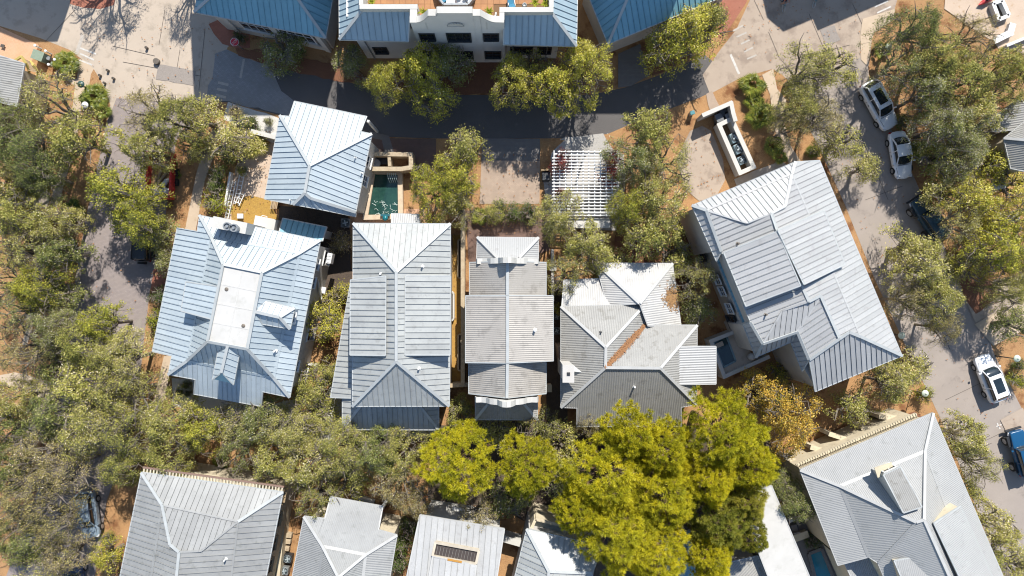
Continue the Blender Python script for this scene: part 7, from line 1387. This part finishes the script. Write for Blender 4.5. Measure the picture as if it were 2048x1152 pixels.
# potted bromeliads and planter plants on the terrace
def frond_mesh(n=13, L=.75, w=.055, spread=1.9):
    mb = MB(); r = random.Random(5)
    mb.tube([(0, 0, 0), (.3, 0, .22), (.55, 0, .3)], [.018, .014, .01], 4)
    for k in range(n):
        a = (k / (n - 1) - .5) * spread * 1.5; l = L * (1 - .25 * abs(a)); b = Vector((.55, 0, .3)); d = Vector((math.cos(a), math.sin(a), .12)); s_ = Vector((-d.y, d.x, 0)) * w; m_ = b + d * l * .55 + Vector((0, 0, .05)); e = b + d * l + Vector((0, 0, -.16))
        mb.add([b, m_ - s_, e, m_ + s_, m_ + Vector((0, 0, .03))], [(0, 1, 4), (1, 2, 4), (2, 3, 4), (3, 0, 4)])
    me = bpy.data.meshes.new('frond'); me.from_pydata(mb.v, [], mb.f); a_ = me.attributes.new('tint', 'FLOAT', 'FACE'); a_.data.foreach_set('value', [r.uniform(.2, .9) for _ in me.polygons]); me.materials.append(LEAF['f']); return me
def strap_mesh():
    mb = MB(); r = random.Random(6); pts = [(0, 0, 0, .05), (.25, 0, .28, .07), (.5, 0, .38, .05), (.75, 0, .30, .01)]
    vs = []; 
    for x, y, z, w in pts: vs += [(x, -w, z + .02), (x, 0, z), (x, w, z + .02)]
    mb.add(vs, [(i * 3 + j, i * 3 + 3 + j, i * 3 + 4 + j, i * 3 + 1 + j) for i in range(3) for j in range(2)])
    me = bpy.data.meshes.new('frond'); me.from_pydata(mb.v, [], mb.f); a_ = me.attributes.new('tint', 'FLOAT', 'FACE'); a_.data.foreach_set('value', [.6] * len(me.polygons)); me.materials.append(LEAF['f']); return me
FR = frond_mesh(); ST = strap_mesh()
def fronds(px, py, r, label, kind='f', n=20, me=None, z0=0.0, stem=.35, name='fan_palm', cat='palm', group='fan palms'):
    me = me or FR; p = at(px, py, z0 + .5); t = thing(name, label, cat, (p.x, p.y, z0), 0, group); s = r / S / 1.25; rr = random.Random(int(px * 3 + py))
    MB().tube([(0, 0, 0), (0, 0, stem)], [.10 * s, .07 * s], 6).build('stem', WOOD, t, local=True)
    for k in range(n):
        o = bpy.data.objects.new('frond', me); COL.objects.link(o); o.parent = t; f = k / n; o.location = (0, 0, stem * .8); sc = s * rr.uniform(.75, 1.15) * (1.0 if f < .7 else .75); o.scale = (sc, sc, sc); o.rotation_euler = (rr.uniform(-.2, .2), rr.uniform(-.25, .15) - (.6 * max(0, f - .6) / .4), k * 2.4 + rr.uniform(-.3, .3))
        o.material_slots[0].link = 'OBJECT'; o.material_slots[0].material = LEAF[kind]
    return t
for x, y, r, lab, k, n in ((133, 128, 28, 'sago clump in the plaza planting bed by the utility boxes', 'f', 34), (190, 196, 30, 'fan palm in the mulch point by the junction', 'f', 34), (205, 222, 20, 'smaller fan palm below the mulch point one', 'f', 20), (505, 290, 32, 'pale silver fan palm beside the sand yard', 'o', 24), (1503, 170, 30, 'fan palm at the head of the mulch strip', 'f', 26), (1510, 205, 24, 'fan palm second from the alley', 'f', 22), (1520, 235, 32, 'big fan palm beside the screen wall', 'f', 28), (1545, 292, 24, 'fan palm beside the air conditioner enclosure', 'f', 22), (1560, 315, 18, 'small fan palm at the white roof tip', 'f', 16), (1590, 60 + 118, 20, 'fan palm under the olive oak by the sand path', 'f', 16), (1625, 303, 16, 'little fan palm in mulch by the white roof', 'f', 12), (1838, 300, 24, 'fan palm in orange mulch right of the saloon', 'f', 18), (1860, 320, 18, 'smaller fan palm in the orange mulch', 'f', 14), (145, 420, 28, 'dark fan palm by the left path', 'h', 18), (135, 500, 28, 'dark fan palm lining the brick street', 'h', 20), (110, 560, 24, 'dark fan palm lower down the brick street', 'h', 18), (960, 432, 20, 'green palm beside the driveway hedge', 'f', 16), (440, 925, 20, 'green palm by the bent tan wall', 'f', 14), (318, 655, 20, 'spiky lime palm by the decked house wall', 'l', 16), (1765, 100, 20, 'low palm by the pale disc lamp', 'f', 12), (345, 330, 12, 'small fern in mulch right of the red trailer', 'f', 10), (352, 350, 11, 'small fern below the trailer fern', 'f', 10)): fronds(x, y, r, lab, k, n)
for x, y, r, lab, k, z in ((846, 22, 17, 'green yellow bromeliad in the left curved planter', 'l', 9.7), (978, 22, 17, 'round yellow bromeliad in the right curved planter', 'l', 9.7), (742, 2, 14, 'yellow bromeliad in the top left parapet box', 'l', 9.6), (1070, 4, 18, 'dense leafy plant in the right parapet box', 'l', 9.2), (1090, 6, 16, 'yellow green plant beside the dense one in the parapet box', 'l', 9.2), (860, 26, 12, 'variegated bromeliad at the left planter lip', 'y', 9.5), (968, 32, 12, 'variegated bromeliad at the right planter lip', 'y', 9.5)): fronds(x, y, r, lab, k, 26, ST, z, .2, 'bromeliad', 'plant', 'terrace planter plants')
# fallen twigs and leaf scatter on paving below the trees
rng = random.Random(99); mb = MB()
for i in range(1100):
    bx, by, sx, sy = rng.choice(((1720, 420, 60, 130), (240, 480, 70, 90), (1020, 365, 50, 35), (1390, 340, 40, 50), (500, 350, 40, 60), (1000, 445, 60, 14), (1900, 720, 80, 90), (1600, 60, 80, 40), (300, 130, 90, 60), (910, 600, 12, 110)))
    p = at(bx + rng.uniform(-1.6, 1.6) * sx, by + rng.uniform(-1.6, 1.6) * sy, 0); a_ = rng.uniform(0, PI); l = rng.uniform(.03, .08); e = Vector((math.cos(a_) * l, math.sin(a_) * l, 0)); k = Vector((-e.y, e.x, 0)) * .5; z = .60
    p.z = .0012 * LAYER[0] + .01; mb.add([p - e - k, p + e - k, p + e + k, p - e + k], [(0, 1, 2, 3)])
o = mb.build('fallen_leaves', NEEDLE, None, 'stuff'); o['label'] = 'brown fallen leaves sprinkled over streets drives and yards'; o['category'] = 'leaf litter'
